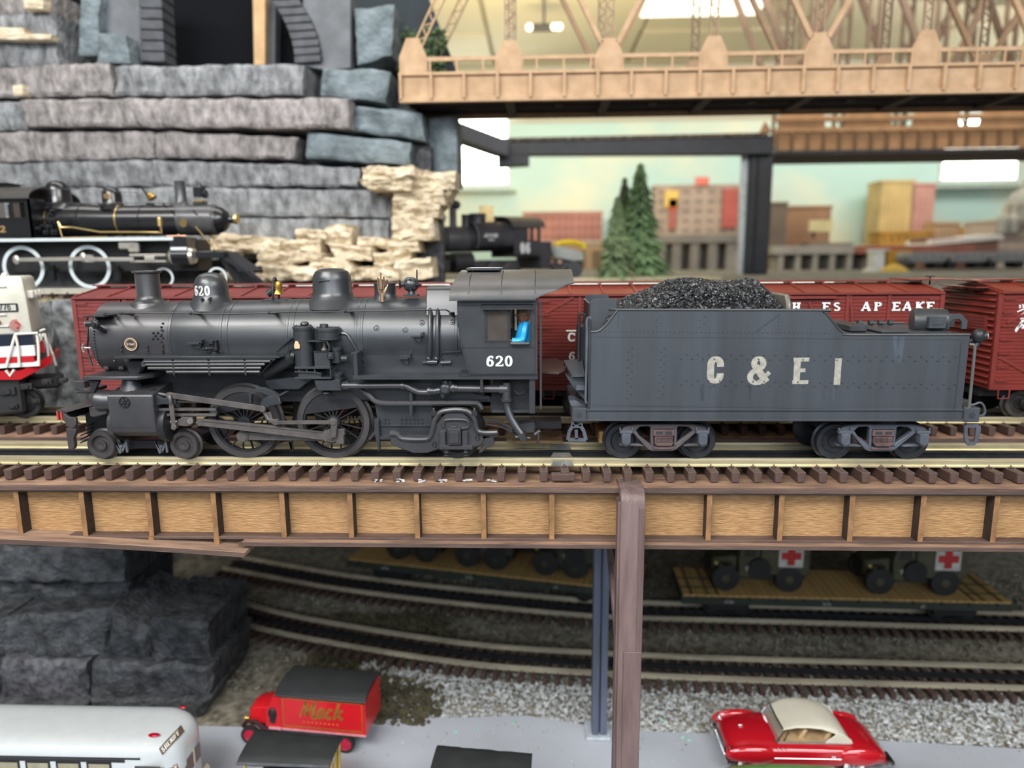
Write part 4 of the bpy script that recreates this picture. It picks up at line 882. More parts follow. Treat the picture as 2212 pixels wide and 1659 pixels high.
MB().sphere(v,.34,14,8).cyl(v+Vector((-.9,0,-.2)),v+Vector((0,0,-.05)),.17,.2,12).cyl(v,v+Vector((0,0,.42)),.22,.18,10).cyl(v,v+Vector((.4,0,0)),.2,.2,12).cyl(v+Vector((.25,0,-.1)),v+Vector((.25,0,.4)),.12,.12,10).cyl(v,v+Vector((0,-.4,0)),.14,.18,8).cyl(v+Vector((-.15,0,0)),v+Vector((-.15,0,-.45)),.15,.12,10).build('injector', M_LB, loco)
MB().cyl(C2(1290,935,35.2), C2(1620,940,35.2), .20,.20,14).build('injector_overflow_pipe', M_LS, loco)
v = C2(1650,940,35.2)
MB().cyl(v+Vector((-.3,0,0)),v+Vector((.1,0,0)),.26,.26,14).cyl(v+Vector((.05,0,.35)),v+Vector((.05,0,-.5)),.22,.24,14).cyl(v+Vector((.05,0,-.5)),v+Vector((.05,0,-.62)),.34,.3,8).build('hose_tee', M_LS, loco)
MB().tube(smooth_path([C2(1660,1000,35.2),C2(1660,1060,35.2),C2(1685,1140,35.1),C2(1725,1210,35.0),C2(1765,1265,34.9)],5), .20, 12).build('feed_hose', M_LB, loco)
v = C2(1770,1278,34.9); MB().cyl(v+Vector((-.05,0,.15)),v+Vector((.1,0,-.25)),.26,.2,8).cyl(v+Vector((-.35,0,-.05)),v+Vector((.4,0,-.12)),.07,.07,8).build('hose_coupling', M_LS, loco)
MB().tube(smooth_path([C2(590,935,35.6),C2(660,985,35.5),C2(740,1038,35.4),C2(1000,1043,35.4),C2(1400,1042,35.4),C2(1455,1052,35.4),C2(1478,1085,35.4)],4), .14, 10).build('overflow_pipe', M_LS, loco)
MB().cyl(C2(965,960,35.4), C2(965,1130,35.4), .12,.12,10).build('drain_pipe', M_LB, loco)
# ---- trailing truck
tk = 35.0
def QT(Xa, Ya): v = C2(Xa,Ya,tk); return (v.x, v.z)
MB().prism([QT(*q) for q in ((805,1245),(850,1255),(900,1290),(1060,1300),(1110,1275),(1140,1200),(1220,1110),(1340,1110),(1420,1190),(1445,1250),(1600,1255),(1590,1290),(1505,1300),(1470,1350),(1400,1370),(1180,1372),(1080,1405),(980,1405),(820,1345))], tk, tk+.25).build('trailing_truck_frame', M_LS, loco, bev=.04)
MB().tube(smooth_path([C2(*q,tk) for q in ((815,1262),(860,1262),(905,1296),(1060,1302),(1105,1280),(1125,1215),(1140,1160),(1175,1110),(1240,1092),(1340,1092),(1395,1115),(1425,1165),(1440,1230),(1480,1255),(1590,1255))],4), .15, 10).build('frame_rim', M_LS, loco)
MB().tube(smooth_path([C2(*q,tk-.05) for q in ((1200,1215),(1200,1180),(1225,1160),(1350,1160),(1380,1180),(1380,1215),(1330,1225))],3), .09, 8).build('equalizer_hoop', M_LS, loco)
A = C2(1232,1215,tk); B = C2(1332,1335,tk)
jb = MB().box(A.x,B.x,tk-.35,tk+.2,B.z,A.z).build('journal_box', M_LS, loco, bev=.06); MB().box(A.x+.1,B.x-.1,tk-.42,tk-.3,B.z+.12,A.z-.15).cyl((A.x+.2,tk-.2,A.z+.05),(B.x-.2,tk-.2,A.z+.05),.08,.08,8).build('journal_lid', M_LS, jb, bev=.03)
for Xa in (1200, 1360): A = C2(Xa-25,1240,tk); B = C2(Xa+20,1350,tk); MB().box(A.x,B.x,tk-.2,tk+.1,B.z,A.z).build('pedestal', M_LS, loco, bev=.03)
A = C2(1170,1340,tk); B = C2(1415,1372,tk); MB().box(A.x,B.x,tk-.22,tk+.1,B.z,A.z).build('pedestal_tie', M_LS, loco, bev=.03)
for Xa in (1225,1365):
    v = C2(Xa,1425,tk); MB().lathe([(.16,0),(.2,.05),(.12,.12),(.2,.2),(.13,.28),(.2,.36),(.15,.42)], (v.x,tk,v.z), (0,0,1), 14).build('truck_spring', M_LD, loco)
for Xa, Ya in ((1130,1115),(1425,1115)): v = C2(Xa,Ya,tk); MB().cbox(v,.3,.3,.25).cyl(v,v+Vector((0,0,.28)),.08,.08,8).cyl(v,v+Vector((0,0,-.5)),.08,.06,8).build('spring_hanger', M_LD, loco, bev=.02)
v = C2(1135,1340,tk); MB().tube([(v.x+.09*cos(t*pi/4),tk-.02,v.z+.15*sin(t*pi/4)) for t in range(8)], .03,6,closed=True).build('frame_eyelet', M_LD, loco)
v = C2(1445,1290,tk); MB().tube([(v.x+.09*cos(t*pi/4),tk-.02,v.z+.15*sin(t*pi/4)) for t in range(8)], .03,6,closed=True).build('frame_eyelet', M_LD, loco)
tw = P(988,945,36.0).x
wheel('trailing_wheel', tw, 1.05, yw-.1, M_LW, loco, hub=.3, w=.5); wheel('trailing_wheel', tw, 1.05, 39.6, M_LW, loco, hub=.3, side=1)
MB().prism([QT(*q) for q in ((1475,1275),(1560,1285),(1570,1340),(1520,1360),(1480,1400),(1450,1405),(1500,1330))], tk, tk+.3).build('truck_tail_bracket', M_LS, loco, bev=.03)
MB().prism([P2(C2,*q,36.2) for q in ((1690,1190),(1850,1175),(1870,1200),(1865,1265),(1700,1265))], 36.2, 37.6).build('injector_cap_casting', M_LS, loco, bev=.08)
MB().tube([C2(1500,1165,36),C2(1600,1175,36),C2(1700,1230,36)],.08,6).tube([C2(1500,1195,36),C2(1620,1215,36),C2(1700,1250,36)],.05,6).tube([C2(1885,1235,35.6),C2(1890,1290,35.6),C2(1880,1335,35.6)],.07,6).cyl(C2(1860,1268,35.6),C2(1900,1240,35.6),.1,.08,8).build('drawbar_linkage', M_LS, loco)
a = C2(1500,1130,37.8); MB().box(X(1110),X(1215),37.2,38.4,a.z-.6,a.z-.2).build('drawbar', M_LD, loco)
MB().box(X(1090),X(1218),36.8,39,ZR+.6,ZR+.75).build('drawbar_tray', mat('bronze_dull', (.16,.10,.05), .5, .4, var=.2), loco)
# ---- engineer at the cab window
en = thing('person', 'engineer figure in a bright blue shirt leaning at the cab window of locomotive 620', 'person', (Q(1780,0)[0], 35.4, Q(0,640)[1]))
def PE(Xa, Ya, Y=35.2): return C2(Xa,Ya,Y)
M_BLUE = mat('blue_shirt', (.02,.35,.75), .35, var=.03); M_SKIN = mat('figure_skin', (.25,.12,.07), .5, var=.1); M_CAP = mat('engineer_cap', (.22,.14,.09), .6, var=.2)
rings = []
for Xc, Ya, rx, ry in ((1765,700,.5,.42),(1768,600,.42,.38),(1775,540,.36,.34),(1785,480,.33,.32),(1790,455,.26,.28),(1788,440,.14,.16)):
    c = PE(Xc,Ya,35.5); rings.append([(c.x+rx*cos(t*pi/8), c.y+ry*sin(t*pi/8), c.z) for t in range(16)])
body = MB().loft(rings).build('torso', M_BLUE, en, smooth=60)
MB().tube(smooth_path([PE(1798,462,35.25),PE(1785,520,35.05),PE(1772,575,35.0),PE(1740,592,34.85),PE(1695,592,34.8)],4), .17, 10).build('arm', M_BLUE, en)
c = PE(1688,590,34.8); hm = MB().sphere(c,.12,10,6,(1.3,.8,.7))
for k in range(4): hm.tube([c+Vector((-.05,-.06+.05*k,0)), c+Vector((-.2,-.07+.05*k,.01)), c+Vector((-.28+.02*abs(k-1),-.07+.05*k,-.05))], .026, 6)
hm.tube([c+Vector((0,-.1,.02)), c+Vector((-.1,-.15,.06))], .03, 6).build('hand', M_SKIN, en)
c = PE(1782,415,35.45)
MB().sphere(c,.33,18,12,(.95,.85,1.15)).sphere(c+Vector((-.32,0,-.02)),.07,8,6).sphere(c+Vector((0,-.28,0)),.06,6,6).cyl(c+Vector((0,0,-.3)),c+Vector((.03,0,-.5)),.16,.18,12).build('head', M_SKIN, en)
MB().lathe([(.36,0),(.37,.1),(.36,.25),(.25,.36),(.02,.38)], c+Vector((0,0,.08)), (0,0,1), 18).lathe([(.02,.0),(.34,0),(.34,.04),(.02,.04)], c+Vector((-.22,0,.08)), (-.2,0,1), 14).build('cap', M_CAP, en)
# ------------------------------------------------------------------ tender
M_TN = mat('tender_grey_black', (.050,.057,.068), .42, .05, var=.16, vs=.45, bump=.08, bs=16, col2=(.038,.043,.051), stretch=(2.2,1,.25), spec=.45)
M_TB = mat('tender_trim_black', (.035,.038,.042), .4, var=.1)
M_TR = mat('truck_blue_grey', (.085,.095,.12), .5, .1, var=.15, vs=1.5)
M_TP = mat('truck_rusty_mauve', (.14,.085,.085), .55, .1, var=.2, vs=1.5)
M_SL = mat('lettering_silver', (.36,.345,.30), .5, var=.15, vs=4)
ty0 = 34.6; ty1 = 41.0
def T3(Xa, Ya): v = C3(Xa,Ya,ty0); return (v.x, v.z)
def T4(Xa, Ya): v = C4(Xa,Ya,ty0); return (v.x, v.z)
tn = thing('tender', 'grey black riveted tender with four widely spaced silver characters behind locomotive 620', 'tender', (P(1680,990,36).x, Yc, ZR))
x0t = T3(365,900)[0]; x1t = T4(1740,700)[0]; zbt = (T3(365,1188)[1]+T4(1700,1222)[1])/2; zdk = T4(1200,568)[1]; ztp = T3(1500,352)[1]; zlt = T3(365,545)[1]
outl = [(x0t,zbt),(x1t-.03,zbt),(x1t,zdk)]+[T4(760,568),T4(700,558),T4(650,530),T4(620,500),T4(590,460),T4(560,422),T4(530,388),T4(495,366),T4(450,358)]+[(T3(650,350)[0],ztp),T3(620,356),T3(598,372),T3(560,425),T3(510,485),T3(470,522),T3(440,540),(T3(400,548)[0],zlt),(x0t,zlt)]
for y in (ty0, ty1-.12):
    s_ = MB().prism(outl, y, y+.12).build('side_sheet', M_TN, tn, bev=.01)
    if y == ty0: side0 = s_
    MB().tube([(a, y+.03, b+.02) for a, b in smooth_path([(p[0],p[1],0) for p in outl[2:]],2) and [(q[0],q[1]) for q in smooth_path([(p[0],p[1],0) for p in outl[2:]],2)]], .07, 8).build('top_bead', M_TB, tn)
MB().box(x0t,x0t+.12,ty0+.1,ty1-.1,zbt,zlt).build('front_sheet', M_TN, tn); MB().box(x1t-.12,x1t,ty0+.1,ty1-.1,zbt,zdk).build('rear_sheet', M_TN, tn)
MB().box(T4(560,0)[0]-1,x1t-.05,ty0+.05,ty1-.05,zdk-.2,zdk-.03).build('water_deck', M_TN, tn)
MB().box(x0t+.1,T4(600,0)[0],ty0+.1,ty1-.1,zbt,zlt-.3).build('coal_floor', M_TB, tn)
MB().cyl((x0t+.02,ty0+.02,zbt),(x0t+.02,ty0+.02,zlt+.6),.07,.07,8).build('corner_bead', M_TB, tn)
rv = MB()
def R3(a,b,n,r=.028): rv.rivets((T3(*a)[0],ty0,T3(*a)[1]),(T3(*b)[0],ty0,T3(*b)[1]),n,r=r)
def R4(a,b,n,r=.028): rv.rivets((T4(*a)[0],ty0,T4(*a)[1]),(T4(*b)[0],ty0,T4(*b)[1]),n,r=r)
def RR(pa,pb,n,r=.028): rv.rivets((pa[0],ty0,pa[1]),(pb[0],ty0,pb[1]),n,r=r)
RR(T3(410,582),T4(1695,605),225,.022); RR(T3(395,1165),T4(1640,1208),215,.022)
RR(T4(1678,630),T4(1620,1195),72,.022)
RR(T3(465,538),T4(555,548),53)
R3((617,385),(612,490),6); R3((980,408),(978,465),2); R3((942,437),(940,495),2); R3((1352,410),(1348,467),2); R3((1312,438),(1310,497),2)
R3((1800,532),(1985,395),16); R3((1987,395),(1980,545),6); R4((5,480),(0,490),1)
for k in range(14): rv.rivet((*T3((735,700)[k%2]-k*1.0,682+k*32.5)[:1],ty0,T3(0,682+k*32.5)[1]),r=.034); rv.rivet((*T3((1010,978)[k%2]-k*1.2,682+k*32.5)[:1],ty0,T3(0,682+k*32.5)[1]),r=.034)
for k in range(50):
    t = k/49
    for yy0, yy1 in (((733,750),(955,985)) if k%2 else ((770,787),(990,1018))):
        a = T3(1150,yy0); b = T4(1625,yy1); rv.rivet((a[0]+(b[0]-a[0])*t, ty0, a[1]+(b[1]-a[1])*t), r=.04)
rv.build('side_rivets', M_TN, side0, kind='stuff')
mb = MB(); hh = T3(0,758)[1]-T3(0,980)[1]
for ch, p in (('C',T3(1368,978)),('&',T3(1725,983))): letters(mb, ch, on_side(p[0],p[1],ty0,.012), hh, fat=.26, serif=False, wide=1.0 if ch=='C' else 1.15)
for ch, p in (('E',T4(240,982)),('I',T4(592,988))): letters(mb, ch, on_side(p[0],p[1],ty0,.012), hh, fat=.24, serif=False, wide=1.0)
mb.build('tender_lettering', M_SL, side0)
ms = mat('water_stain', (.20,.25,.32), .5, var=.3, vs=3, stretch=(1,1,.2), alpha=.22)
for (a,b,wd) in ((T3(1330,1010),T3(1330,1130),.11),(T3(1410,1000),T3(1410,1110),.16),(T3(1740,1000),T3(1738,1130),.08),(T4(1150,575),T4(1140,800),.3),(T4(595,990),T4(590,1130),.07),(T4(515,1040),T4(515,1110),.1),(T3(1450,790),T3(1450,940),.14)):
    MB().prism([(a[0]-wd,a[1]),(a[0]+wd,a[1]),(b[0]+wd*.5,b[1]),(b[0]-wd*.4,b[1])], ty0-.006, ty0).build('water_streak', ms, side0)
# frame channel, end blocks, steps
zc0 = T3(800,1300)[1]; zc1 = T3(800,1195)[1]; xe0 = T3(218,1200)[0]; xe1 = T4(1822,1250)[0]
MB().box(xe0+.4,xe1-.4,ty0-.02,ty1+.02,zc0,zc1).build('frame_channel', M_TN, tn, bev=.02)
MB().box(xe0+.6,xe1-.6,ty0-.1,ty0,zc0,zc0+.1).box(xe0+.6,xe1-.6,ty0-.1,ty0,zc1-.1,zc1-.02).build('channel_flange', M_TN, tn, bev=.015)
MB().box(x0t-.2,x1t+.1,ty0-.05,ty1,zc1-.02,zbt+.03).build('deck_edge', M_TB, tn, bev=.02)
for xa, xb in ((xe0,xe0+.72),(xe1-.75,xe1)):
    e = MB().box(xa,xb,ty0-.15,ty1+.1,zc0-.02,zc1+.06).build('end_sill', M_TN, tn, bev=.04)
    MB().cyl(((xa+xb)/2,ty0-.17,(zc0+zc1)/2),((xa+xb)/2,ty0-.12,(zc0+zc1)/2),.14,.12,14).build('poling_pocket', M_TB, e)
def stirrup(pts, Y, f, nm='step'):
    v = [f(a,b,Y) for a,b in pts]; mb = MB()
    for i in range(len(v)-1): mb.obox(v[i], v[i+1], .16+.004*i, .09+.006*(i%3), (0,1,0))
    mb.build(nm, M_TR, tn, smooth=0)
stirrup(((225,1300),(225,1345),(195,1390),(185,1460),(340,1462),(320,1385),(295,1345),(295,1300)), 34.7, C3)
stirrup(((222,1345),(300,1345)), 34.7, C3); stirrup(((255,1375),(258,1455)), 34.7, C3)
stirrup(((1715,1335),(1715,1440),(1735,1490),(1795,1485),(1810,1420),(1820,1335),(1715,1335)), 34.7, C4)
stirrup(((1825,1335),(1830,1370),(1800,1480)), 36.0, C4)
# trucks
def QK(f, Xa, Ya, Y=35.0): v = f(Xa,Ya,Y); return v
def truck(cxp, label_mat, mt):
    """cxp: x of the truck centre in world; built from one set of relative measures (zoomed pixels)"""
    k = 1/3.95/ (FPX/36.1); zr0 = C3(1003,1440,35).z; Y = 35.0
    def p(dx, Ya): return (cxp+(dx-1003)*k, zr0-(Ya-1440)*k)
    tf = MB()
    tf.prism([p(*q) for q in ((640,1385),(665,1355),(700,1342),(790,1330),(1240,1330),(1310,1342),(1345,1355),(1368,1385),(1368,1400),(1270,1400),(1240,1380),(1210,1352),(1130,1345),(1095,1370),(910,1370),(870,1345),(800,1350),(770,1380),(740,1400),(640,1400))], Y, Y+.3)
    tf.prism([p(*q) for q in ((735,1395),(765,1380),(800,1430),(880,1490),(905,1520),(1090,1520),(1110,1490),(1190,1430),(1245,1380),(1275,1398),(1120,1540),(1085,1560),(900,1560),(870,1545))], Y, Y+.3)
    tf.prism([p(*q) for q in ((890,1360),(915,1360),(920,1525),(895,1525))], Y, Y+.3).prism([p(*q) for q in ((1090,1360),(1115,1360),(1110,1525),(1088,1525))], Y, Y+.3)
    tf.prism([p(*q) for q in ((632,1500),(800,1500),(840,1515),(820,1522),(632,1515))], Y, Y+.3).prism([p(*q) for q in ((1372,1500),(1210,1500),(1165,1515),(1190,1522),(1372,1515))], Y, Y+.3)
    f = tf.build('truck_side_frame', mt, tn, bev=.03)
    MB().prism([p(*q) for q in ((640,1385),(665,1355),(700,1342),(1310,1342),(1345,1355),(1368,1385),(1240,1400),(1100,1560),(900,1560),(760,1400))], 40.5, 40.7).build('truck_side_frame', mt, tn)
    MB().box(p(930,0)[0],p(1080,0)[0],35.3,40.4,p(0,1500)[1],p(0,1380)[1]).build('bolster', M_TB, tn)
    b_ = MB().prism([p(*q) for q in ((912,1372),(1088,1372),(1088,1425),(912,1425))], Y-.12, Y+.1).build('bolster_end', label_mat, f, bev=.02)
    for xa in (932,1010): MB().prism([p(*q) for q in ((xa,1385),(xa+58,1385),(xa+58,1410),(xa,1410))], Y-.13, Y-.11).build('bolster_window', M_TB, f)
    MB().prism([p(*q) for q in ((925,1430),(1078,1430),(1078,1480),(925,1480))], Y-.08, Y+.1).build('spring_block', label_mat, f)
    for i in range(3):
        for j in range(4):
            xa = 938+i*48; ya = 1436+j*11
            MB().prism([p(*q) for q in ((xa,ya),(xa+38,ya),(xa+38,ya+7),(xa,ya+7))], Y-.14, Y-.07).build('spring_coil', label_mat, f)
    MB().prism([p(*q) for q in ((925,1480),(1082,1480),(1075,1500),(1060,1510),(945,1510),(930,1500))], Y-.16, Y+.1).build('spring_plank', label_mat, f, bev=.02)
    MB().prism([p(*q) for q in ((905,1525),(1095,1525),(1075,1545),(920,1545))], Y-.06, Y+.1).build('truck_pad', label_mat, f, bev=.02)
    for xa in (683, 1322):
        j = MB().prism([p(*q) for q in ((xa-38,1400),(xa+38,1400),(xa+38,1480),(xa+10,1500),(xa-10,1500),(xa-38,1480))], Y-.3, Y+.2).build('journal_box', M_TR, f, bev=.03)
        q = p(xa,1480); MB().cyl((q[0],Y-.26,q[1]),(q[0],Y-.1,q[1]),.19,.19,14).build('journal_lid', M_TB, f)
        q = p(xa,1385); MB().box(q[0]-.32,q[0]+.32,Y-.2,Y+.1,q[1]-.1,q[1]+.06).cyl((q[0]-.3,Y-.1,q[1]+.05),(q[0]-.3,Y-.1,q[1]+.2),.05,.05,6).cyl((q[0]+.3,Y-.1,q[1]+.05),(q[0]+.3,Y-.1,q[1]+.2),.05,.05,6).build('journal_cap', M_TR, f, bev=.02)
        wheel('tender_wheel', p(xa,0)[0], .93, 36.0, mat('tender_wheel_shade_grey', (.04,.043,.05), .4, .2, var=.15, vs=1.5), tn, hub=.3)  # near wheels: grey made darker to hold the shade under the tender
        wheel('tender_wheel', p(xa,0)[0], .93, 39.6, M_TB, tn, hub=.3, side=1)
        MB().cyl((p(xa,0)[0],36.2,ZR+.93),(p(xa,0)[0],39.4,ZR+.93),.14).build('axle', M_TB, tn)
truck(C3(1003,1440,35).x, M_TP, mat('truck_frame_brownish', (.10,.085,.092), .5, .1, var=.2, vs=1.2))
truck(C4(1008,1460,35).x, M_TP, M_TR)
v = C3(455,1430,37); MB().box(v.x-.1,v.x+.5,36.5,38.5,v.z-.3,v.z+.4).build('pickup_roller', mat('copper_pickup', (.55,.30,.12), .4, .7, var=.1), tn, bev=.05)
# coal bunker boards
a = C3(378,255,36.0); b = C3(600,250,36.0); c = C3(400,525,36.0)
MB().prism([(a.x-.1,zlt-.2),(a.x-.1,a.z-.25),(a.x+.1,a.z-.03),(a.x+.3,a.z),(b.x,a.z),(b.x,zlt-.2)], 35.6, 35.72).prism([(a.x-.1,zlt-.2),(a.x-.1,a.z-.25),(a.x+.1,a.z),(b.x,a.z),(b.x,zlt-.2)], 39.9, 40.0).box(a.x-.1,a.x,35.6,40.0,zlt-.2,a.z-.2).build('coal_gate', M_TN, tn, bev=.03)
a = C4(75,215,36.3); b = C4(185,350,36.3)
MB().prism([(Yc-2.4,ztp-1.2),(Yc-2.4,a.z-.5),(Yc-2.0,a.z),(Yc+1.0,a.z),(Yc+2.4,a.z-.9),(Yc+2.4,ztp-1.2)], b.x-.25, b.x, 'x').build('rear_coal_board', mat('coal_board_grey', (.17,.16,.14), .4, .2, var=.1), tn, bev=.08)
# rear deck fittings
MB().box(C4(790,0,36).x,C4(940,0,36).x,36.2,39.5,zdk,zdk+.35).build('hatch_hinge', M_TB, tn, bev=.06)
MB().prism([(C4(930,0,37).x,35.6),(C4(1160,0,37).x,35.6),(C4(1160,0,37).x,40),(C4(930,0,37).x,40)], zdk, zdk+.12,'z').build('water_hatch', M_TN, tn, bev=.04)
q = MB(); 
for Xa in (810,905,985,1070): v = C4(Xa,500,37.5); q.cyl((v.x-.1,37.5,zdk+.35),(v.x+.12,37.5,zdk+.35),.15,.15,10)
q.build('hatch_latches', M_TB, tn)
v = C4(1400,440,37.5)
lm = MB().lathe([(.3,-.82),(.62,-.78),(.66,-.6),(.66,.6),(.62,.78),(.4,.8)], (v.x,37.5,v.z-.05), (1,-.25,0), 28).build('backup_light', M_TB, tn)
MB().box(v.x-.4,v.x+.45,37.5-.85,37.5-.55,v.z-.35,v.z+.25).box(v.x-.25,v.x+.3,37.5-.88,37.5-.8,v.z-.18,v.z+.12).build('light_cover', M_TN, lm, bev=.03)
MB().box(v.x-.6,v.x+.6,37.0,38.0,zdk,v.z-.5).build('light_stand', M_TB, tn, bev=.05)
a = C4(1540,555,38.5); b = C4(1690,555,38.5); t_ = C4(1620,385,38.5).z
mb = MB(); path = [(a.x,zdk-.1),(a.x,t_-.4),(a.x+.15,t_-.12),(a.x+.4,t_),(b.x-.4,t_),(b.x-.1,t_-.12),(b.x,t_-.4),(b.x,zdk-.1)]
for (x_,z_),(x2,z2_) in zip(path[:-1],path[1:]): mb.obox((x_,38.5,z_),(x2,38.5,z2_),.1,.26,(0,1,0)) 
mb2 = MB()
outer = [(a.x-.15,zdk-.1),(a.x-.15,t_-.35),(a.x+.2,t_),(b.x-.2,t_),(b.x+.15,t_-.35),(b.x+.15,zdk-.1),(b.x-.15,zdk-.1),(b.x-.15,t_-.45),(b.x-.3,t_-.28),(a.x+.3,t_-.28),(a.x+.15,t_-.45),(a.x+.15,zdk-.1)]
mb2.prism(outer, 38.4, 38.55).build('ladder_hoop', M_TN, tn, bev=.02)
mb3 = MB().prism([(p_[0],p_[1]) for p_ in outer], 39.6, 39.75).build('ladder_hoop', M_TB, tn)
v = C4(1825,575,34.7)
mk = MB().sphere(v,.33,14,10,(.9,.9,1.1)).cyl(v,v+Vector((.32,-.1,.02)),.2,.22,14).cyl(v+Vector((-.2,.1,-.2)),v+Vector((-.4,.2,-.35)),.1,.1,8).cyl(v+Vector((0,0,-.3)),v+Vector((-.1,0,-.5)),.14,.14,8).build('rear_marker_lamp', M_LD, tn)
MB().cyl(v+Vector((.32,-.1,.02)),v+Vector((.36,-.11,.02)),.17,.16,14).build('marker_lens', mat('lens_grey', (.3,.3,.28), .2), mk)
MB().tube([C4(1750,645,34.6),C4(1785,648,34.5),C4(1795,670,34.5),C4(1745,1185,34.5),C4(1705,1188,34.6)], .07, 8).build('rear_grab_rail', mat('rail_grey', (.16,.17,.17), .4, .4, var=.1), tn)
MB().tube(smooth_path([C4(1740,1160,35.5),C4(1790,1155,35.5),C4(1835,1140,35.5),C4(1868,1165,35.5),C4(1880,1225,35.5),C4(1850,1252,35.5),C4(1825,1252,35.5)],3), .06, 8).build('uncoupling_lever', M_TR, tn)
MB().box(xe1,xe1+1.3,37.3,38.3,zc0-.2,zc0+.5).build('rear_coupler', M_TB, tn, bev=.1)
# front end fittings
MB().tube([C3(378,430,34.7),C3(370,415,34.7),C3(355,420,34.7),C3(346,450,34.7),C3(348,540,34.65),C3(335,1120,34.6),C3(342,1150,34.6)], .065, 8).build('front_grab_rail', M_TR, tn)
MB().tube(smooth_path([C3(275,860,36.5),C3(280,430,36.5),C3(287,392,36.5),C3(306,382,36.5),C3(326,395,36.5),C3(335,430,36.5),C3(335,860,36.5)],3), .07, 8).build('front_ladder_hoop', M_TB, tn)
MB().box(C3(278,0,37).x, x0t, 36.9, 38.8, zbt+.2, C3(0,500,37).z).build('coal_gate_panel', M_TB, tn)
MB().prism([xz(C3(*q,35.2)) for q in ((165,900),(190,925),(325,925),(325,1030),(330,1130),(225,1010),(180,940))], 35.2, 36.5).build('gangway_bracket', M_TN, tn, bev=.03)
a = C3(150,855,36); b = C3(325,900,35); slab([(a.x,36.8,b.z+.45),(b.x,36.8,b.z+.5),(b.x,34.9,b.z),(a.x+.35,34.9,b.z-.02)], .12).build('gangway_shelf', M_TN, tn)
a = C3(255,1005,35.0); MB().box(a.x,b.x,34.9,35.6,a.z-.18,a.z+.05).build('toe_step', M_TR, tn)
v = C3(210,1150,35); MB().prism([xz(C3(*q,35.2)) for q in ((190,1125),(250,1120),(300,1150),(340,1160),(340,1190),(215,1190))], 35.0, 36.5).build('front_foot_board', M_TR, tn, bev=.05)
ap_ = MB().prism([(X(1166,36),35.6),(X(1206,36),35.3),(X(1222,36),36.0),(X(1222,36),39.5),(X(1205,36),40.3),(X(1166,36),40)], P(1180,800,36).z-.12, P(1180,800,36).z, 'z').build('gangway_plate', mat('gangway_brown_black', (.07,.055,.05), .35, .2, var=.15), tn, bev=.03)
# ------------------------------------------------------------------ coal
random.seed(5); rc = random.Random(3)
xa = T3(600,0)[0]; xb = T4(75,0)[0]
hx = lambda x: min(1, max(0,(x-xa+.4)/3.4))**.75*min(1, max(0,(xb+1.1-x)/1.2))**.5
zc_ = P(1500,601,37.5).z
def coal_h(x, y):
    e = max(0, 1-((y-Yc)/3.05)**2); return ztp-.55+(zc_-ztp+.45)*(hx(x)*(.97+.05*sin(x*1.7+1)))*e**.55
mb = MB()
nx, ny = 40, 18; vs = [(xa-.5+(xb-xa+1.5)*i/nx, Yc-3.05+6.1*j/ny, coal_h(xa-.5+(xb-xa+1.5)*i/nx, Yc-3.05+6.1*j/ny)-.12) for i in range(nx+1) for j in range(ny+1)]
mb.add(vs, [(i*(ny+1)+j, (i+1)*(ny+1)+j, (i+1)*(ny+1)+j+1, i*(ny+1)+j+1) for i in range(nx) for j in range(ny)])
for k in range(9000):
    x = rc.uniform(xa-.35, xb+1.0); y = Yc+rc.uniform(-3.0,3.0); s = rc.uniform(.05,.14); z = coal_h(x,y)-.03+rc.uniform(0,.07)
    vv = []
    for i in range(6): a_ = rc.uniform(0,6.28); b2_ = rc.uniform(-1,1); vv.append(Vector((cos(a_)*sqrt(1-b2_*b2_), sin(a_)*sqrt(1-b2_*b2_), b2_))*s)
    vv = [Vector((s,0,0)),Vector((-s,.2*s,0)),Vector((0,s,.2*s)),Vector((.2*s,-s,0)),Vector((0,0,s*.8)),Vector((0,.2*s,-s*.8))]
    rot = Matrix.Rotation(rc.uniform(0,6.28),3,(rc.uniform(-1,1),rc.uniform(-1,1),rc.uniform(-1,1)+.01)); sc = (rc.uniform(.6,1.2),rc.uniform(.6,1.2),rc.uniform(.5,1))
    vv = [rot@Vector((a_.x*sc[0],a_.y*sc[1],a_.z*sc[2]))+Vector((x,y,z)) for a_ in vv]
    mb.add(vv, [(0,2,4),(2,1,4),(1,3,4),(3,0,4),(2,0,5),(1,2,5),(3,1,5),(0,3,5)])
tag(mb.build('coal_load', mat('coal', (.028,.03,.034), .34, .0, var=.35, vs=5, spec=.6), smooth=0, fix=False), 'heap of glossy black coal on top of the tender', 'coal', kind='stuff')
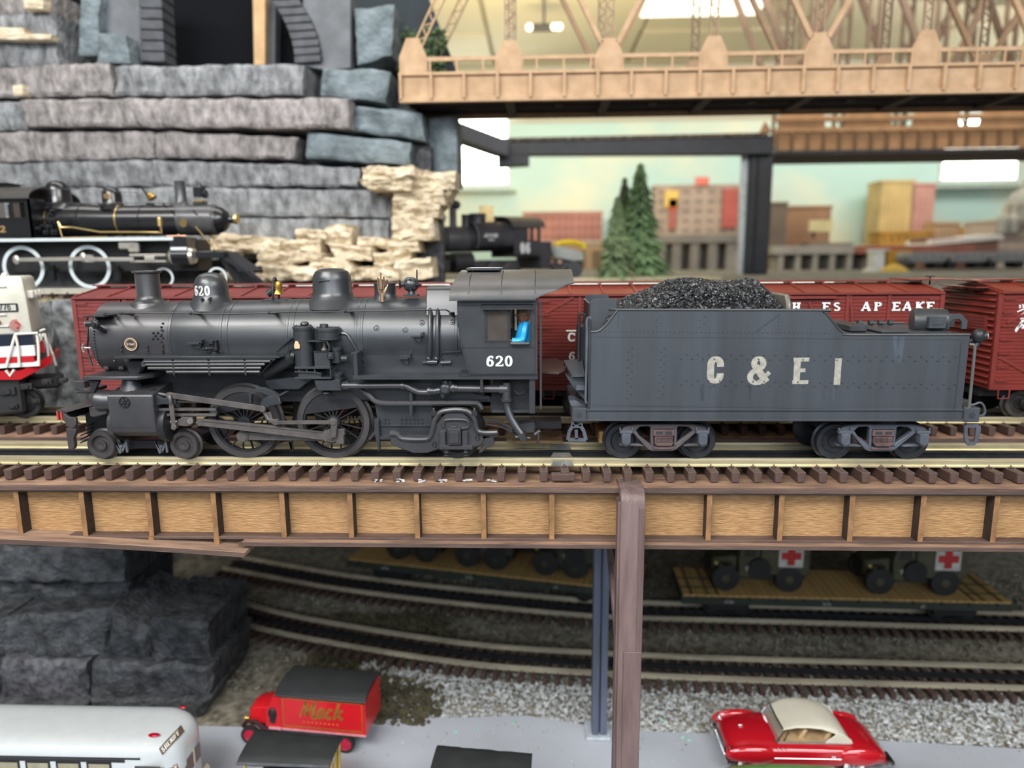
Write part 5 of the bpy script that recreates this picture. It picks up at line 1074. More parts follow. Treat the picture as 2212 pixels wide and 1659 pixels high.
# ------------------------------------------------------------------ boxcars on the rear bridge
C9 = src(0, 360, 2.765)
M_BX = mat('boxcar_red', (.17,.022,.016), .42, var=.1, vs=.6, bump=.2, bs=12)
M_BXF = mat('boxcar_red_faded', (.20,.04,.038), .5, var=.12, vs=.6, bump=.25, bs=12)
M_BXR = mat('boxcar_roof_red', (.22,.04,.026), .33, var=.1, vs=.4)
M_UB = mat('black_underframe', (.018,.018,.02), .5, var=.1)
M_WB = mat('lettering_bright', (.78,.80,.80), .5, var=.05, vs=5)
M_WHB = mat('bright_running_board_gap', (.7,.62,.5), .5)
Yn = 44.55; Yf = 50.85
zbB = P(2180,842,Yn).z; zeB = P(1900,632,Yn).z; zpB = P(1900,606,47.2).z
def boxcar(x0, x1, label, m, posts, diags, left_end=False, door=None, roof_m=M_BXR):
    t = thing('boxcar', label, 'boxcar', ((x0+x1)/2, 47.7, ZR))
    MB().box(x0+.05,x1-.05,Yn+.12,Yf-.12,zbB+.1,zeB-.02).build('body_core', m, t)
    nb_ = 26; h = (zeB-zbB-.3)/nb_; mb = MB()
    for k in range(nb_):
        z = zbB+.12+k*h; mb.add([(x0+.05,Yn+.075,z),(x1-.05,Yn+.075,z),(x1-.05,Yn+.035,z+.03),(x0+.05,Yn+.035,z+.03),(x0+.05,Yn+.035,z+h-.03),(x1-.05,Yn+.035,z+h-.03),(x1-.05,Yn+.075,z+h),(x0+.05,Yn+.075,z+h)],[(0,1,2,3),(3,2,5,4),(4,5,6,7)])
    mb.build('side_boards', m, t, kind='stuff', smooth=0)
    for y in (Yn, Yf-.12): MB().box(x0,x1,y,y+.14,zbB-.02,zbB+.28).box(x0,x1,y,y+.14,zeB-.16,zeB).build('side_sill', m, t, bev=.01)
    for x in posts: MB().box(x-.11,x+.11,Yn-.03,Yn+.1,zbB+.2,zeB-.1).build('side_post', m, t, bev=.015)
    for (xa,za_),(xb,zb1) in diags: MB().obox((xa,Yn+.02,za_),(xb,Yn+.02,zb1),.1,.2,(0,0,1)).build('diagonal_brace', m, t, bev=.015)
    for xx, s_ in ((x0,-1),(x1,1)):
        MB().prism([(Yn,zbB),(Yf,zbB),(Yf,zeB),(47.7,zpB-.1),(Yn,zeB)], min(xx,xx-s_*.12), max(xx,xx-s_*.12), 'x').build('end_sheet', m, t)
        MB().box(xx-.14,xx+.14,Yn-.04,Yn+.18,zbB,zeB).build('corner_post', m, t, bev=.02)
    if left_end:
        n = 15
        for k in range(n):
            z = zbB+.35+(zeB-zbB-.5)*k/(n-1)
            MB().prism([(x0,z-.13),(x0-.2,z-.02),(x0-.2,z+.03),(x0,z+.13)], Yn+.3, Yf-.3).build('end_rib', m, t, bev=.02)
    # roof: two slopes, standing seams, running board
    ov = .12
    for s_ in (-1, 1):
        ye = Yn-ov if s_ < 0 else Yf+ov
        MB().loft([[(x,ye,zeB),(x,47.7,zpB-.14),(x,47.7,zpB-.22),(x,ye,zeB-.09)] for x in (x0-.08,x1+.08)]).build('roof_slope', roof_m, t)
    n = 13
    for k in range(n):
        x = x0+.1+(x1-x0-.2)*k/(n-1); MB().obox((x,Yn-ov,zeB+.03),(x,47.6,zpB-.1),.12,.09).build('roof_seam', roof_m, t)
        MB().box(x-.05,x+.05,47.0,48.4,zpB-.16,zpB-.02).build('board_saddle', roof_m, t)
    for dy in (-.42,0,.42): MB().box(x0-.3,x1+.3,47.7+dy-.18,47.7+dy+.18,zpB-.02,zpB+.05).build('running_board', m, t)
    MB().box(x0-.02,x1+.02,Yn-ov-.03,Yn-ov+.03,zeB-.1,zeB+.03).build('eave_strip', m, t)
    # underframe, trucks, steps, couplers
    MB().box(x0+.3,x1-.3,46.2,49.2,zbB-.7,zbB+.1).build('underframe', M_UB, t)
    for cx in (x0+4.3, x1-4.3):
        MB().prism([(cx-1.9,ZR+1.3),(cx+1.9,ZR+1.3),(cx+1.9,ZR+.9),(cx+.6,ZR+.35),(cx-.6,ZR+.35),(cx-1.9,ZR+.9)], 45.2, 45.5).build('truck_frame', M_UB, t, bev=.05)
        for dx in (-1.55,1.55):
            wheel('car_wheel', cx+dx, .88, 45.9, mat('car_wheel_steel', (.12,.11,.105), .4, .5, var=.2), t, hub=.3); MB().cyl((cx+dx,46.2,ZR+.88),(cx+dx,49.3,ZR+.88),.14).build('axle', M_UB, t)
            wheel('car_wheel', cx+dx, .88, 49.5, M_UB, t, hub=.3, side=1)
            MB().cbox((cx+dx,45.25,ZR+.95),.5,.4,.5).build('journal_box', M_UB, t, bev=.05)
    for xx, s_ in ((x0,-1),(x1,1)):
        MB().box(min(xx,xx+s_*1.2),max(xx,xx+s_*1.2),47.3,48.1,zbB-.7,zbB-.2).build('coupler', M_UB, t, bev=.1)
        xs = xx-s_*.8; MB().tube([(xs-.35,Yn+.02,zbB),(xs-.32,Yn+.02,zbB-.55),(xs+.32,Yn+.02,zbB-.55),(xs+.35,Yn+.02,zbB)],.055,6).build('step_iron', m, t)
        for k in range(7):
            z = zbB+.6+(zeB-zbB-1)*k/6; xq = xx-s_*.5; MB().tube([(xq-.33,Yn,z),(xq-.33,Yn-.14,z),(xq+.33,Yn-.14,z),(xq+.33,Yn,z)],.03,6).build('grab_iron', m, t)
    if door:
        d0, d1 = door; MB().box(d0,d1,Yn-.12,Yn,zbB+.1,zeB-.45).box(d0-1.5,d1+.3,Yn-.2,Yn-.02,zeB-.34,zeB-.16).build('sliding_door', m, t, bev=.02)
    return t
px4 = lambda Xa: C4(Xa,400,Yn).x
z1_, z0_ = zeB-.15, zbB+.3
xr1 = P(1042,730,Yn).x; xl1 = P(168,730,Yn).x; xl2 = P(1158,730,Yn).x; xr2 = C4(1505,400,Yn).x; xl3 = P(2152,740,Yn).x
q = lambda a, X_=C1: X_(a,400,Yn).x
c1 = boxcar(xl1, xr1, 'faded red wood-sheathed boxcar behind the boiler of locomotive 620', M_BXF, [q(620),q(1000),q(1800),q(2600)], [((q(620),z1_),(q(330),z1_-2.2)),((q(1000),z0_),(q(640),z1_)),((q(2000),z0_),(q(1820),z1_))], roof_m=M_BXF)
xp1 = C3(285,400,Yn).x
c2 = boxcar(xl2, xr2, 'red boxcar with bold white serif letters along its top, behind the tender', M_BX, [xp1, px4(-1500), px4(-700), px4(705), px4(1058)],
   [((C3(-10,380,Yn).x, C3(0,380,Yn).z),(C3(235,225,Yn).x, z1_)),((px4(725),z1_),(px4(840),z0_)),((px4(690),z0_),(px4(380),z1_-.4))], door=(px4(-650),px4(180)))
a, b = px4(600), px4(100); MB().box(b-2,a,Yn-.22,Yn-.02,zeB-.36,zeB-.18).build('door_track', M_BX, c2, bev=.02)
mb = MB(); lh = C4(0,283,Yn).z-C4(0,357,Yn).z; lz = C4(1400,357,Yn).z
for ch, Xa in (('C',150),('H',232),('E',487),('S',578),('A',822),('P',925),('E',1080),('A',1170),('K',1275),('E',1368)):
    letters(mb, ch, on_side(px4(Xa), lz, Yn-(.03), .03), lh, fat=.27, wide=1.55)
l0 = C3(180,622,Yn); letters(mb, 'C', on_side(l0.x,l0.z,Yn+.03,.03), (622-550)/3.95/34.2, fat=.24, wide=1.5)
l0 = C3(188,780,Yn); letters(mb, '6', on_side(l0.x,l0.z,Yn+.03,.03), (782-715)/3.95/34.2, fat=.24, wide=1.4)
for Ya, (a0,a1) in ((531,(170,255)),(803,(168,250))): u0 = C3(a0,Ya,Yn); u1 = C3(a1,Ya,Yn); mb.box(u0.x,u1.x,Yn,Yn+.04,u0.z-.04,u0.z+.04)
l0 = C3(115,850,Yn); letters(mb, 'CAPY', on_side(l0.x,l0.z,Yn+.03,.03), .13, fat=.2, wide=1.1)
mb.build('car_lettering', M_WB, c2)
v = C4(1415,72,47.7); MB().lathe([(.05,-.5),(.05,0),(.3,.02),(.3,.07),(.02,.09)], v, (0,0,1), 14).build('brake_wheel', M_UB, c2)
v = C4(1360,110,47.7); MB().box(v.x-1.6,v.x+1.2,46.4,49.0,zpB+.02,zpB+.1).build('lateral_board', M_BX, c2)
c3 = boxcar(xl3, xl3+26, 'red boxcar at the right edge with a ribbed end and white script slogan', M_BX, [xl3+.05], [((xl3+.5,C4(0,470,Yn).z),(xl3+3.5,z1_-.3)),((xl3+.3,C4(0,760,Yn).z),(xl3+3.5,z0_))], left_end=True)
mb = MB(); o_ = C4(2120,540,Yn); kk = 1/3.936/34.2
def scr(pts, wd=9): ribbon(mb, [(p_[0],p_[1],) for p_ in [(q_.x,q_.y) for q_ in smooth_path([(a_,b_,0) for a_,b_ in pts],4)]], wd, lambda u,v,s_: (o_.x+(u-2120)*kk, Yn+(.0 if s_==0 else .06), o_.z+(540-v)*kk))
scr([(2145,320),(2155,325),(2150,345)]); scr([(2168,315),(2180,322),(2175,342)])
scr([(2135,375),(2165,360),(2200,345),(2240,335)]); scr([(2200,345),(2190,400),(2175,430),(2160,425),(2165,405),(2215,370)]); scr([(2225,360),(2215,410)])
scr([(2185,440),(2160,500),(2145,535),(2140,520),(2170,480),(2200,440),(2205,430),(2190,430)],10); scr([(2165,500),(2190,480),(2200,490),(2190,510),(2215,500)],10)
mb.build('script_lettering', M_WB, c3)
mb = MB(); v = C4(1872,232,Yn)
# small reporting mark high on the ribbed end
yA = 47.9; letters(mb, 'D&H 17315', lambda u,v_,s_: (xl3-.02-(.02 if s_==0 else 0), 50.3-u, zeB+.02+v_), .20, gap=.1, fat=.2, wide=1.9)
mb.build('end_number', M_WB, c3)
MB().box(xl3-.25,xl3-.02,45.4,47.6,C4(0,545,45).z,C4(0,415,45).z).build('tack_board', M_BX, c3, bev=.02)
for k in range(5): z = C4(0,430+k*25,45).z; MB().box(xl3-.28,xl3-.24,45.5,47.5,z-.05,z+.02).build('board_slat', M_BXF, c3)
for k in range(8): z = zbB+.5+(zeB-zbB-.8)*k/7; MB().tube([(xl3-.05,50.7,z),(xl3-.3,50.7,z),(xl3-.3,50.1,z),(xl3-.05,50.1,z)],.04,6).build('end_grab_iron', M_BX, c3)
MB().box(xl3-.9,xl3-.1,45.6,49.8,zpB-.45,zpB-.38).box(xl3-.9,xl3-.1,45.6,49.8,zpB-.05,zpB+.02).obox((xl3-.9,47,zpB-.4),(xl3-.1,47,zpB-.9),.1,.1).build('end_platform', M_BX, c3)

# ------------------------------------------------------------------ diesel locomotive at the left edge
ds = thing('diesel_locomotive', 'cream, navy and red diesel locomotive 776 at the left edge behind the pilot', 'locomotive', (C9(130,900,45.6).x, 45.6, ZR))
M_CR = mat('diesel_cream', (.66,.64,.55), .38, var=.05); M_NV = mat('diesel_navy', (.01,.014,.03), .25, var=.05, spec=.7); M_RD = mat('diesel_red', (.5,.012,.02), .3, var=.05); M_HR = mat('white_handrail', (.75,.73,.66), .4, var=.04)
M_WP = mat('diesel_white', (.72,.74,.75), .35, var=.03)
def D(Xa, Ya, Y=45.6): return C9(Xa,Ya,Y)
xh = D(160,800).x; zh0 = D(0,1000).z; zh1 = D(0,655).z; zlow = D(0,690).z; xm_ = D(132,700).x
MB().prism([(xh-6,zh0),(xh,zh0),(xh-.1,D(0,770).z),(xm_,D(0,665).z),(xm_-.2,zh1),(xh-6,zh1)], 45.6, 49.8).build('nose_hood', M_CR, ds, bev=.15, seg=2)
v0 = D(-40,867,45.55); v1 = D(104,815,45.55)
npl = MB().box(v0.x,v1.x,45.5,45.62,v0.z,v1.z).build('number_board', M_UB, ds, bev=.04)
MB().box(v0.x+.1,v1.x-.1,45.47,45.55,v0.z+.1,v1.z-.1).build('number_board_face', mat('board_pale', (.55,.55,.5), .5), npl)
mb = MB(); s0 = D(14,857,45.45); letters(mb, '776', on_side(s0.x,s0.z+.03,45.46,.02), .40, gap=.10, fat=.15, wide=.72, serif=False); mb.build('board_number', M_UB, npl)
for (Xa,Ya) in ((5,715),(10,882),(25,950)):
    p0 = D(Xa-25,Ya,45.5); p1 = D(Xa+35,Ya,45.5); MB().tube([p0+Vector((0,.15,0)),p0,p1,p1+Vector((0,.15,0))],.05,6).build('grab_iron', M_HR, ds)
MB().cyl(D(98,945,45.55),D(98,945,45.5),.38,.38,20).build('round_emblem', mat('emblem_pale_red', (.6,.3,.28), .5), ds)
mb = MB(); v = D(98,945,45.48); ribbon(mb, [(.2*cos(t*pi/4),.2*sin(t*pi/4)) for t in range(9)], .07, lambda a_,b_,s_: (v.x+a_, 45.47+s_*.03, v.z+b_)); mb.build('emblem_ring', M_RD, ds)
MB().sphere(D(10,925,45.5),.17,12,8).build('red_lamp', M_RD, ds)
hl = MB().box(xm_-.3,xm_+.45,46.0,48.6,D(0,790,46).z,D(0,742,46).z).build('headlight_housing', M_CR, ds, bev=.08)
for yy in (46.6,47.9): MB().cyl((xm_+.45,yy,D(0,768,46).z),(xm_+.55,yy,D(0,768,46).z),.32,.3,16).build('headlight_lens', mat('lamp_glass', (.7,.7,.65), .1), hl)
MB().sphere(D(60,650,46),.2,10,6).cyl(D(85,650,46),D(85,680,46),.12,.12,8).build('roof_horn', M_CR, ds)
xfr = D(170,1100,45).x
z_ = [D(0,y_,44.9).z for y_ in (1000,1070,1135,1170,1230)]
MB().box(xh-6,xfr,44.9,50.5,z_[1],z_[0]).build('walkway_skirt', M_NV, ds, bev=.03)
MB().box(xh-6,xfr,44.9,50.5,z_[2],z_[1]).build('frame_white_band', M_WP, ds, bev=.03)
MB().box(xh-6,xfr-.1,44.88,50.5,z_[3],z_[2]).build('red_stripe', M_RD, ds)
MB().box(xh-6,xfr+.1,44.9,50.5,z_[3]-.3,z_[3]).build('frame_white_sill', M_WP, ds)
xpf = D(340,1190,46.5).x
slab([(xfr-4.5,44.8,z_[4]+.35),(xfr-1,44.8,z_[4]+.1),(xpf,45.6,z_[3]+.3),(xpf,49.9,z_[3]+.3),(xfr-4.5,50.4,z_[4]+.4)], .55).build('front_platform', M_RD, ds)
MB().box(xfr,xpf-.3,45.8,49.8,z_[3],z_[2]+.1).build('platform_deck', M_UB, ds)
MB().prism([(D(240,1000,46).x,z_[3]),(D(262,1000,46).x,z_[3]),(D(262,1100,46).x,z_[2]+.9),(D(240,1100,46).x,z_[2]+.9)], 45.9, 46.2).build('end_panel_red', M_RD, ds)
for (x0_, x1_, yy) in ((60,20,44.8),(60,85,44.8),(170,185,44.9),(240,262,46.0),(275,300,46.2),(205,250,49.5),(272,345,46.4)):
    MB().tube(smooth_path([D(x0_,1000,yy),D((x0_+x1_)/2+3,1080,yy),D(x1_,1195,yy)],3), .085, 8).build('handrail_post', M_HR, ds)
MB().tube([D(60,1000,44.8),D(170,998,44.8)],.08,8).tube([D(240,985,46),D(275,975,46.2)],.08,8).build('handrail_top', M_HR, ds)
MB().tube([D(20,1210,44.8),D(40,1245,44.8),D(60,1210,44.8)],.1,6).build('step_rail', M_HR, ds)
ch = [D(185+9*t,1005+50*sin(pi*t/6),45.6) for t in range(7)]
mb = MB()
for p_ in smooth_path(ch,2): mb.sphere(p_,.07,6,4)
mb.build('safety_chain', M_HR, ds)
MB().box(xh-6,D(150,1300).x,45.2,50.2,ZR+.4,z_[4]+.2).build('truck_sideframe', M_UB, ds, bev=.2)
for Xa, Ya, s_ in ((60,1330,.9),(150,1310,.7),(250,1290,.6),(330,1290,.5),(90,1420,.5),(200,1400,.5)):
    v = D(Xa,Ya,45.3); MB().cbox(v,s_,.6,s_*.6).cyl(v,v+Vector((0,-.4,0)),s_*.25,s_*.25,10).build('truck_journal', M_UB, ds, bev=.05)
MB().box(D(150,1300).x,D(400,1300,47).x,46.6,48.8,D(0,1340,46).z,D(0,1270,46).z).build('coupler', M_UB, ds, bev=.15)
for cx in (xh-4, xh-1): wheel('diesel_wheel', cx, 1.0, 45.9, M_UB, ds, hub=.3)

ds.rotation_euler = (0,0,radians(27))
# ------------------------------------------------------------------ rock walls built of separate slabs
def slab_rock(mb_name, quad, Y, thick, m, parent, amp=.35, seed=0, rnd_=.5, nz=9, vs=.35, step=.55, front=0.0, zs=.8, hf=.5):
    """quad: TL,TR,BR,BL photograph pixels taken at distance Y; a rough stone of real thickness"""
    TL, TR, BR, BL = [P(a, b, Y) for a, b in quad]
    nx = max(4, int((TR-TL).length/step)); nx = min(nx, 46); v = []; f = []
    for j in range(nz+1):
        for i in range(nx+1):
            s_ = i/nx; t = j/nz; p = (TL*(1-s_)+TR*s_)*(1-t)+(BL*(1-s_)+BR*s_)*t
            e = min(s_,1-s_)*nx*1.0; e2 = min(t,1-t)*nz*1.0; rnd = ((1-min(1,e))*.35+(1-min(1,e2))*.3)*rnd_
            q = Vector((p.x*vs, p.z*vs*zs, seed*7.3)); n1 = noise.fractal(q, .8, 2.0, 6); n2 = noise.noise(Vector((p.x*1.7, p.z*1.1, seed+3)))
            n3 = noise.noise(Vector((p.x*.5+9, seed*3.1, 0)))
            dz = (n3*.3+.18*noise.noise(Vector((p.x*1.6, seed, 5))))*(1 if j in (0,nz) else .6)
            v.append((p.x+n2*.12*(1 if i in (0,nx) else .3), Y+rnd*thick*.25-amp*n1-front-abs(n2)*amp*hf, p.z+dz*amp*1.3))
    W = nx+1; NV = len(v)
    for k in range(NV): x, y, z = v[k]; v.append((x, Y+thick, z))
    for j in range(nz):
        for i in range(nx): a = j*W+i; f.append((a, a+1, a+W+1, a+W))
    for i in range(nx): f.append((i, i+NV, i+1+NV, i+1)); a = nz*W+i; f.append((a, a+1, a+1+NV, a+NV))
    for j in range(nz): a = j*W; f.append((a, a+W, a+W+NV, a+NV)); a = j*W+nx; f.append((a, a+NV, a+W+NV, a+W))
    f.append((NV, NV+nx, NV+nz*W+nx, NV+nz*W))
    return MB().add(v, f).build(mb_name, m, parent, smooth=38)
rw = thing('rock_wall', 'grey stepped rock cliff of long flat slabs behind the upper left locomotive', 'rock wall', (-20, 76, 33.3))
G, PK, BL_ = M_ROCK, M_ROCKP, M_ROCKB
rows = [
 (((-60,-30),(95,-30),(95,28),(-60,33)), PK, 0), (((-60,36),(118,27),(122,140),(-60,146)), G, 0), (((-60,146),(236,136),(242,205),(-60,212)), PK, 0),
 (((246,142),(655,138),(652,204),(246,206)), G, 0), (((697,147),(842,150),(832,220),(690,206)), BL_, 1.0),
 (((-60,214),(50,220),(53,278),(-60,282)), G, 0), (((38,214),(752,212),(755,276),(57,272)), PK, -.6), (((762,230),(908,240),(918,302),(760,282)), BL_, 1.2),
 (((-60,286),(330,284),(330,340),(-60,352)), PK, .2), (((332,284),(642,296),(630,342),(332,340)), PK, .4), (((664,284),(886,308),(884,356),(660,340)), BL_, .5),
 (((-60,354),(325,345),(325,402),(-60,404)), G, .3), (((327,345),(776,362),(770,404),(327,402)), G, .3),
 (((-60,406),(420,406),(420,466),(-60,466)), G, .2), (((422,406),(848,412),(845,470),(422,466)), G, .1),
 (((-60,468),(300,468),(300,560),(-60,560)), PK, .1), (((302,468),(838,474),(835,560),(302,560)), G, .1),
 (((765,18),(850,10),(845,120),(770,140)), BL_, 3), (((925,255),(985,250),(988,400),(930,380)), M_ROCKB, 5), (((890,310),(930,315),(930,400),(885,380)), M_ROCKD, 3)]
for k, (qd, m, dy) in enumerate(rows): slab_rock('stone_slab', qd, 73+dy, 5.5, m, rw, amp=.42, seed=k)
MB().prism([(P(-70,300,78).x,33.3),(P(900,300,78).x,33.3),(P(900,300,78).x,P(0,235,78).z),(P(690,300,78).x,P(0,150,78).z),(P(-70,300,78).x,P(0,150,78).z)], 78, 79).build('gap_shade_backing', M_ROCKD, rw)  # dark sheet that gives the gaps between the slabs their shade
# loose cream ledges
for k, qd in enumerate((((-60,58),(50,60),(52,84),(-60,84)), ((40,72),(112,74),(110,84),(40,85)), ((50,-20),(92,-15),(92,18),(52,18)), ((28,184),(46,182),(48,206),(30,206)))):
    slab_rock('cream_chip', qd, 71.8, 1.2, M_CREAM, rw, amp=.15, seed=40+k, nz=3)
# cream stone outcrop
cw_ = thing('rock_outcrop', 'cream layered stone outcrop heaped at the foot of the grey cliff', 'rock', (P(720,600,68).x, 68, 33.3))
cr_rows = [((455,505),(605,515),(600,535),(580,548),0), ]
cream = [((452,503),(608,516),(600,548),(455,545),-1),((600,520),(690,518),(692,552),(598,550),-.5),((640,498),(700,496),(715,525),(640,524),.4),((700,488),(760,484),(758,528),(712,530),0),
 ((560,545),(630,548),(620,575),(555,575),-1.5),((628,532),(698,548),(690,560),(622,575),-2),((705,528),(800,532),(803,560),(730,562),-1.2),((570,573),(680,572),(690,602),(565,606),-2.5),((664,556),(740,558),(770,585),(668,585),-2),((690,582),(770,580),(760,610),(690,610),-3),
 ((775,512),(842,512),(845,535),(772,534),.5),((806,545),(885,543),(886,570),(808,572),-1),((832,520),(900,515),(905,545),(835,545),-.5),((760,580),(860,575),(865,606),(760,608),-2.6),((855,560),(930,556),(935,600),(850,606),-2.2),
 ((845,470),(935,468),(940,515),(848,520),0),((850,440),(950,436),(946,470),(846,474),.3),((850,405),(955,400),(962,440),(848,442),.6),((782,360),(895,358),(898,384),(784,384),-.3),((772,384),(892,384),(888,414),(795,408),-.6),((890,372),(985,370),(982,408),(886,410),.9),((935,440),(985,395),(965,440),(925,470),1.3),((480,590),(570,595),(565,612),(478,612),-3)]
for k, (a,b,c,d,dy) in enumerate(cream): slab_rock('cream_stone', (a,b,c,d), 70+dy, 4.0, M_CREAM, cw_, amp=.8, seed=60+k, vs=.55, nz=8, step=.3, zs=2.6, hf=1.0, rnd_=.25)
MB().prism([(P(600,600,74).x,33.3),(P(960,600,74).x,33.3),(P(960,600,74).x,P(0,420,74).z),(P(850,600,74).x,P(0,480,74).z),(P(700,600,74).x,P(0,520,74).z),(P(600,600,74).x,P(0,560,74).z)], 73.6, 75).build('outcrop_core', M_ROCKD, cw_)
gr_ = rubble; mb = MB(); gr_(mb, 500, (-28, 12), (58.5, 67), lambda x,y: 33.3, .15, .6)
tag(mb.build('cream_gravel', M_CREAM, smooth=0), 'cream gravel strewn beside the upper left track', 'gravel', kind='stuff')
# rock face under the upper shelf, between the diesel and the boxcar, and low dark rocks
lf = thing('rock_cliff', 'dark speckled rock face between the diesel locomotive and the left boxcar', 'rock', (-36, 54, 18))
slab_rock('stone', ((-60,655),(110,655),(118,880),(-60,880)), 55, 2.5, mat('speckled_rock', (.20,.21,.22), .8, var=.4, vs=1.2, bump=1, bs=3, col2=(.035,.035,.037), detail=9), lf, amp=.6, seed=90, nz=14)
slab_rock('stone', ((112,650),(205,650),(200,885),(120,885)), 55.5, 2.5, mat('speckled_rock2', (.26,.28,.29), .8, var=.4, vs=1.4, bump=1, bs=3, col2=(.05,.05,.055), detail=9), lf, amp=.6, seed=91, nz=14)
mb = MB(); rg = random.Random(21)
for k in range(260):
    px = rg.choice((85,70,118)); p = P(px+rg.gauss(0,12), 650, 56.5); p.z = 33.0; a_ = rg.uniform(0,6.28); h = rg.uniform(.3,.8)
    mb.add([p+Vector((-.03,0,0)), p+Vector((.03,0,0)), p+Vector((cos(a_)*.3,sin(a_)*.3,h))],[(0,1,2)])
tag(mb.build('dry_grass', mat('straw', (.55,.47,.25), .8), smooth=0, fix=False), 'dry straw coloured grass tufts on the edge of the upper shelf', 'grass', kind='stuff')
lr = thing('rock_bastion', 'dark carved rock bastion under the left end of the girder bridge', 'rock', (-24, 53, 0))
low = [(((-40,1180),(262,1185),(272,1262),(-40,1260)), 56), (((-40,1262),(275,1262),(275,1340),(-40,1335)), 57), (((0,1335),(235,1318),(238,1420),(5,1425)), 53.6), (((236,1320),(325,1360),(325,1440),(238,1440)), 53.2), (((318,1335),(448,1345),(450,1430),(322,1440)), 53.0),
 (((0,1425),(182,1437),(185,1520),(0,1520)), 52.4), (((196,1432),(458,1440),(455,1510),(190,1515)), 52.2), (((192,1512),(452,1508),(432,1560),(195,1556)), 51.6), (((-40,1340),(2,1335),(2,1530),(-40,1530)), 53), (((-40,1518),(188,1518),(190,1560),(-40,1556)), 51.8)]
for k, (qd, Y) in enumerate(low): slab_rock('stone_block', qd, Y, 8, M_ROCKD if k != 5 else mat('dark_rock_scratched', (.13,.13,.15), .6, var=.4, vs=2, bump=1, bs=5, col2=(.03,.03,.035), detail=8), lr, amp=.5, seed=110+k, vs=.5, nz=10, step=.4)
# ------------------------------------------------------------------ arched portal on top of the cliff
pt = thing('tunnel_portal', 'grey arched stone portal above the cliff with a dark opening', 'portal', (P(480,130,76).x, 76, P(480,136,76).z))
def QP(a, b, Y=76): v = P(a,b,Y); return (v.x, v.z)
M_PG = mat('portal_grey', (.15,.16,.175), .7, var=.15, vs=.5); M_PD = mat('portal_dark_brick', (.07,.075,.088), .6, var=.2, vs=1, bump=.5, bs=4)
MB().prism([QP(*q) for q in ((212,-40),(306,-40),(308,136),(212,136))], 76, 79).build('left_panel', M_PG, pt)
MB().prism([QP(*q) for q in ((655,-40),(757,-40),(757,146),(700,150),(655,142))], 76, 79).build('right_panel', M_PG, pt)
for k in range(8):
    y0 = 136-k*23; MB().prism([QP(*q) for q in ((310-k*.6,y0),(362-k*1.2,y0+1),(360-k*1.2,y0-20),(309-k*.6,y0-21))], 75.4, 78).build('arch_stone', M_PD, pt, bev=.08)
for k in range(11):
    # right springing of the arch curves to the upper left
    t0 = k/11; x0 = 640-95*t0**2.0; y0 = 140-k*17; x1 = 640-95*((k+1)/11)**2.0
    MB().prism([QP(*q) for q in ((x0,y0),(x0+56,y0-4),(x1+58,y0-19),(x1,y0-16))], 75.4, 78).build('arch_stone', M_PD, pt, bev=.08)
MB().prism([QP(a,b,84) for a,b in ((140,-60),(900,-60),(900,150),(140,150))], 84, 84.5).build('opening_back', M_DARK, pt)
MB().prism([QP(a,b,80) for a,b in ((545,-60),(573,-60),(572,145),(549,145))], 80, 81.5).build('wooden_stud', mat('pine_stud', (.62,.40,.20), .7, var=.1, vs=.6), pt)
MB().prism([QP(a,b,81) for a,b in ((573,-60),(596,-60),(594,145),(573,145))], 81, 82.5).build('grey_stud', mat('grey_stud', (.08,.085,.1), .7), pt)
slab_rock('blue_pillar_stone', ((172,-30),(213,-30),(212,118),(170,120)), 74.5, 3, M_ROCKB, pt, amp=.3, seed=130, nz=14)
slab_rock('portal_block', ((214,72),(272,76),(282,136),(208,134)), 74, 2, M_ROCKB, pt, amp=.35, seed=131)
MB().prism([QP(a,b,83) for a,b in ((757,-60),(905,-60),(985,150),(970,400),(757,300))], 83, 83.5).build('dark_rock_panel', mat('dark_rock_panel', (.02,.03,.037), .8, var=.2, vs=.2), pt)  # dark blue-green sheet for the rock right of the portal
mb = MB(); rubble(mb, 260, (P(850,100,80).x,P(960,100,80).x), (80,82), lambda x,y: P(900,R.uniform(60,160),80).z, .15, .5)
tag(mb.build('moss', mat('moss_green', (.12,.18,.08), .9, var=.3, vs=2), smooth=0), 'mossy green scatter on the dark rock left of the truss bridge', 'moss', kind='stuff')

# ------------------------------------------------------------------ upper truss bridge
yL = 73.0; A_ = P(865, 222, yL); best = min((abs(P(2212,200,y).z-A_.z), y) for y in [60+.05*i for i in range(400)]); yR = best[1]; B_ = P(2212,200,yR)
dirv = (B_-A_); dirv.z = 0; LEN = dirv.length; dirv.normalize(); ANG = atan2(dirv.y, dirv.x); nrm = Vector((-dirv.y, dirv.x, 0))
tb = thing('truss_bridge', 'tan hardboard truss bridge with latticed members across the upper right', 'bridge', tuple(A_), rz=ANG)
def QB(px, py, d=0.0):
    """pixel -> (along, height) in the bridge's own frame, on its face set back by d"""
    r = P(px, py, 70)-O; a0 = A_+nrm*d; t = (a0-O).dot(nrm)/r.dot(nrm); p = O+r*t; return ((p-A_).dot(dirv), p.z-A_.z)
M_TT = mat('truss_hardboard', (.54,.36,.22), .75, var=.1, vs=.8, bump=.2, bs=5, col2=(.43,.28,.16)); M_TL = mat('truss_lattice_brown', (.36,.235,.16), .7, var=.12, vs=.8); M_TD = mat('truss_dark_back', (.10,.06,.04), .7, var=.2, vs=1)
def LB(name, m=M_TT, parent=tb, **k): return lambda mb: mb.build(name, m, parent, local=True, **k)
gx = [866,932,1003,1075,1146,1219,1291,1363,1437,1510,1582,1658,1733,1807,1883,1960,2036,2111,2190]
gxl = [QB(a,190)[0] for a in gx]; hT = QB(866,157)[1]; LX = LEN+16
while gxl[-1] < LX-4: gxl.append(gxl[-1]+3.1)
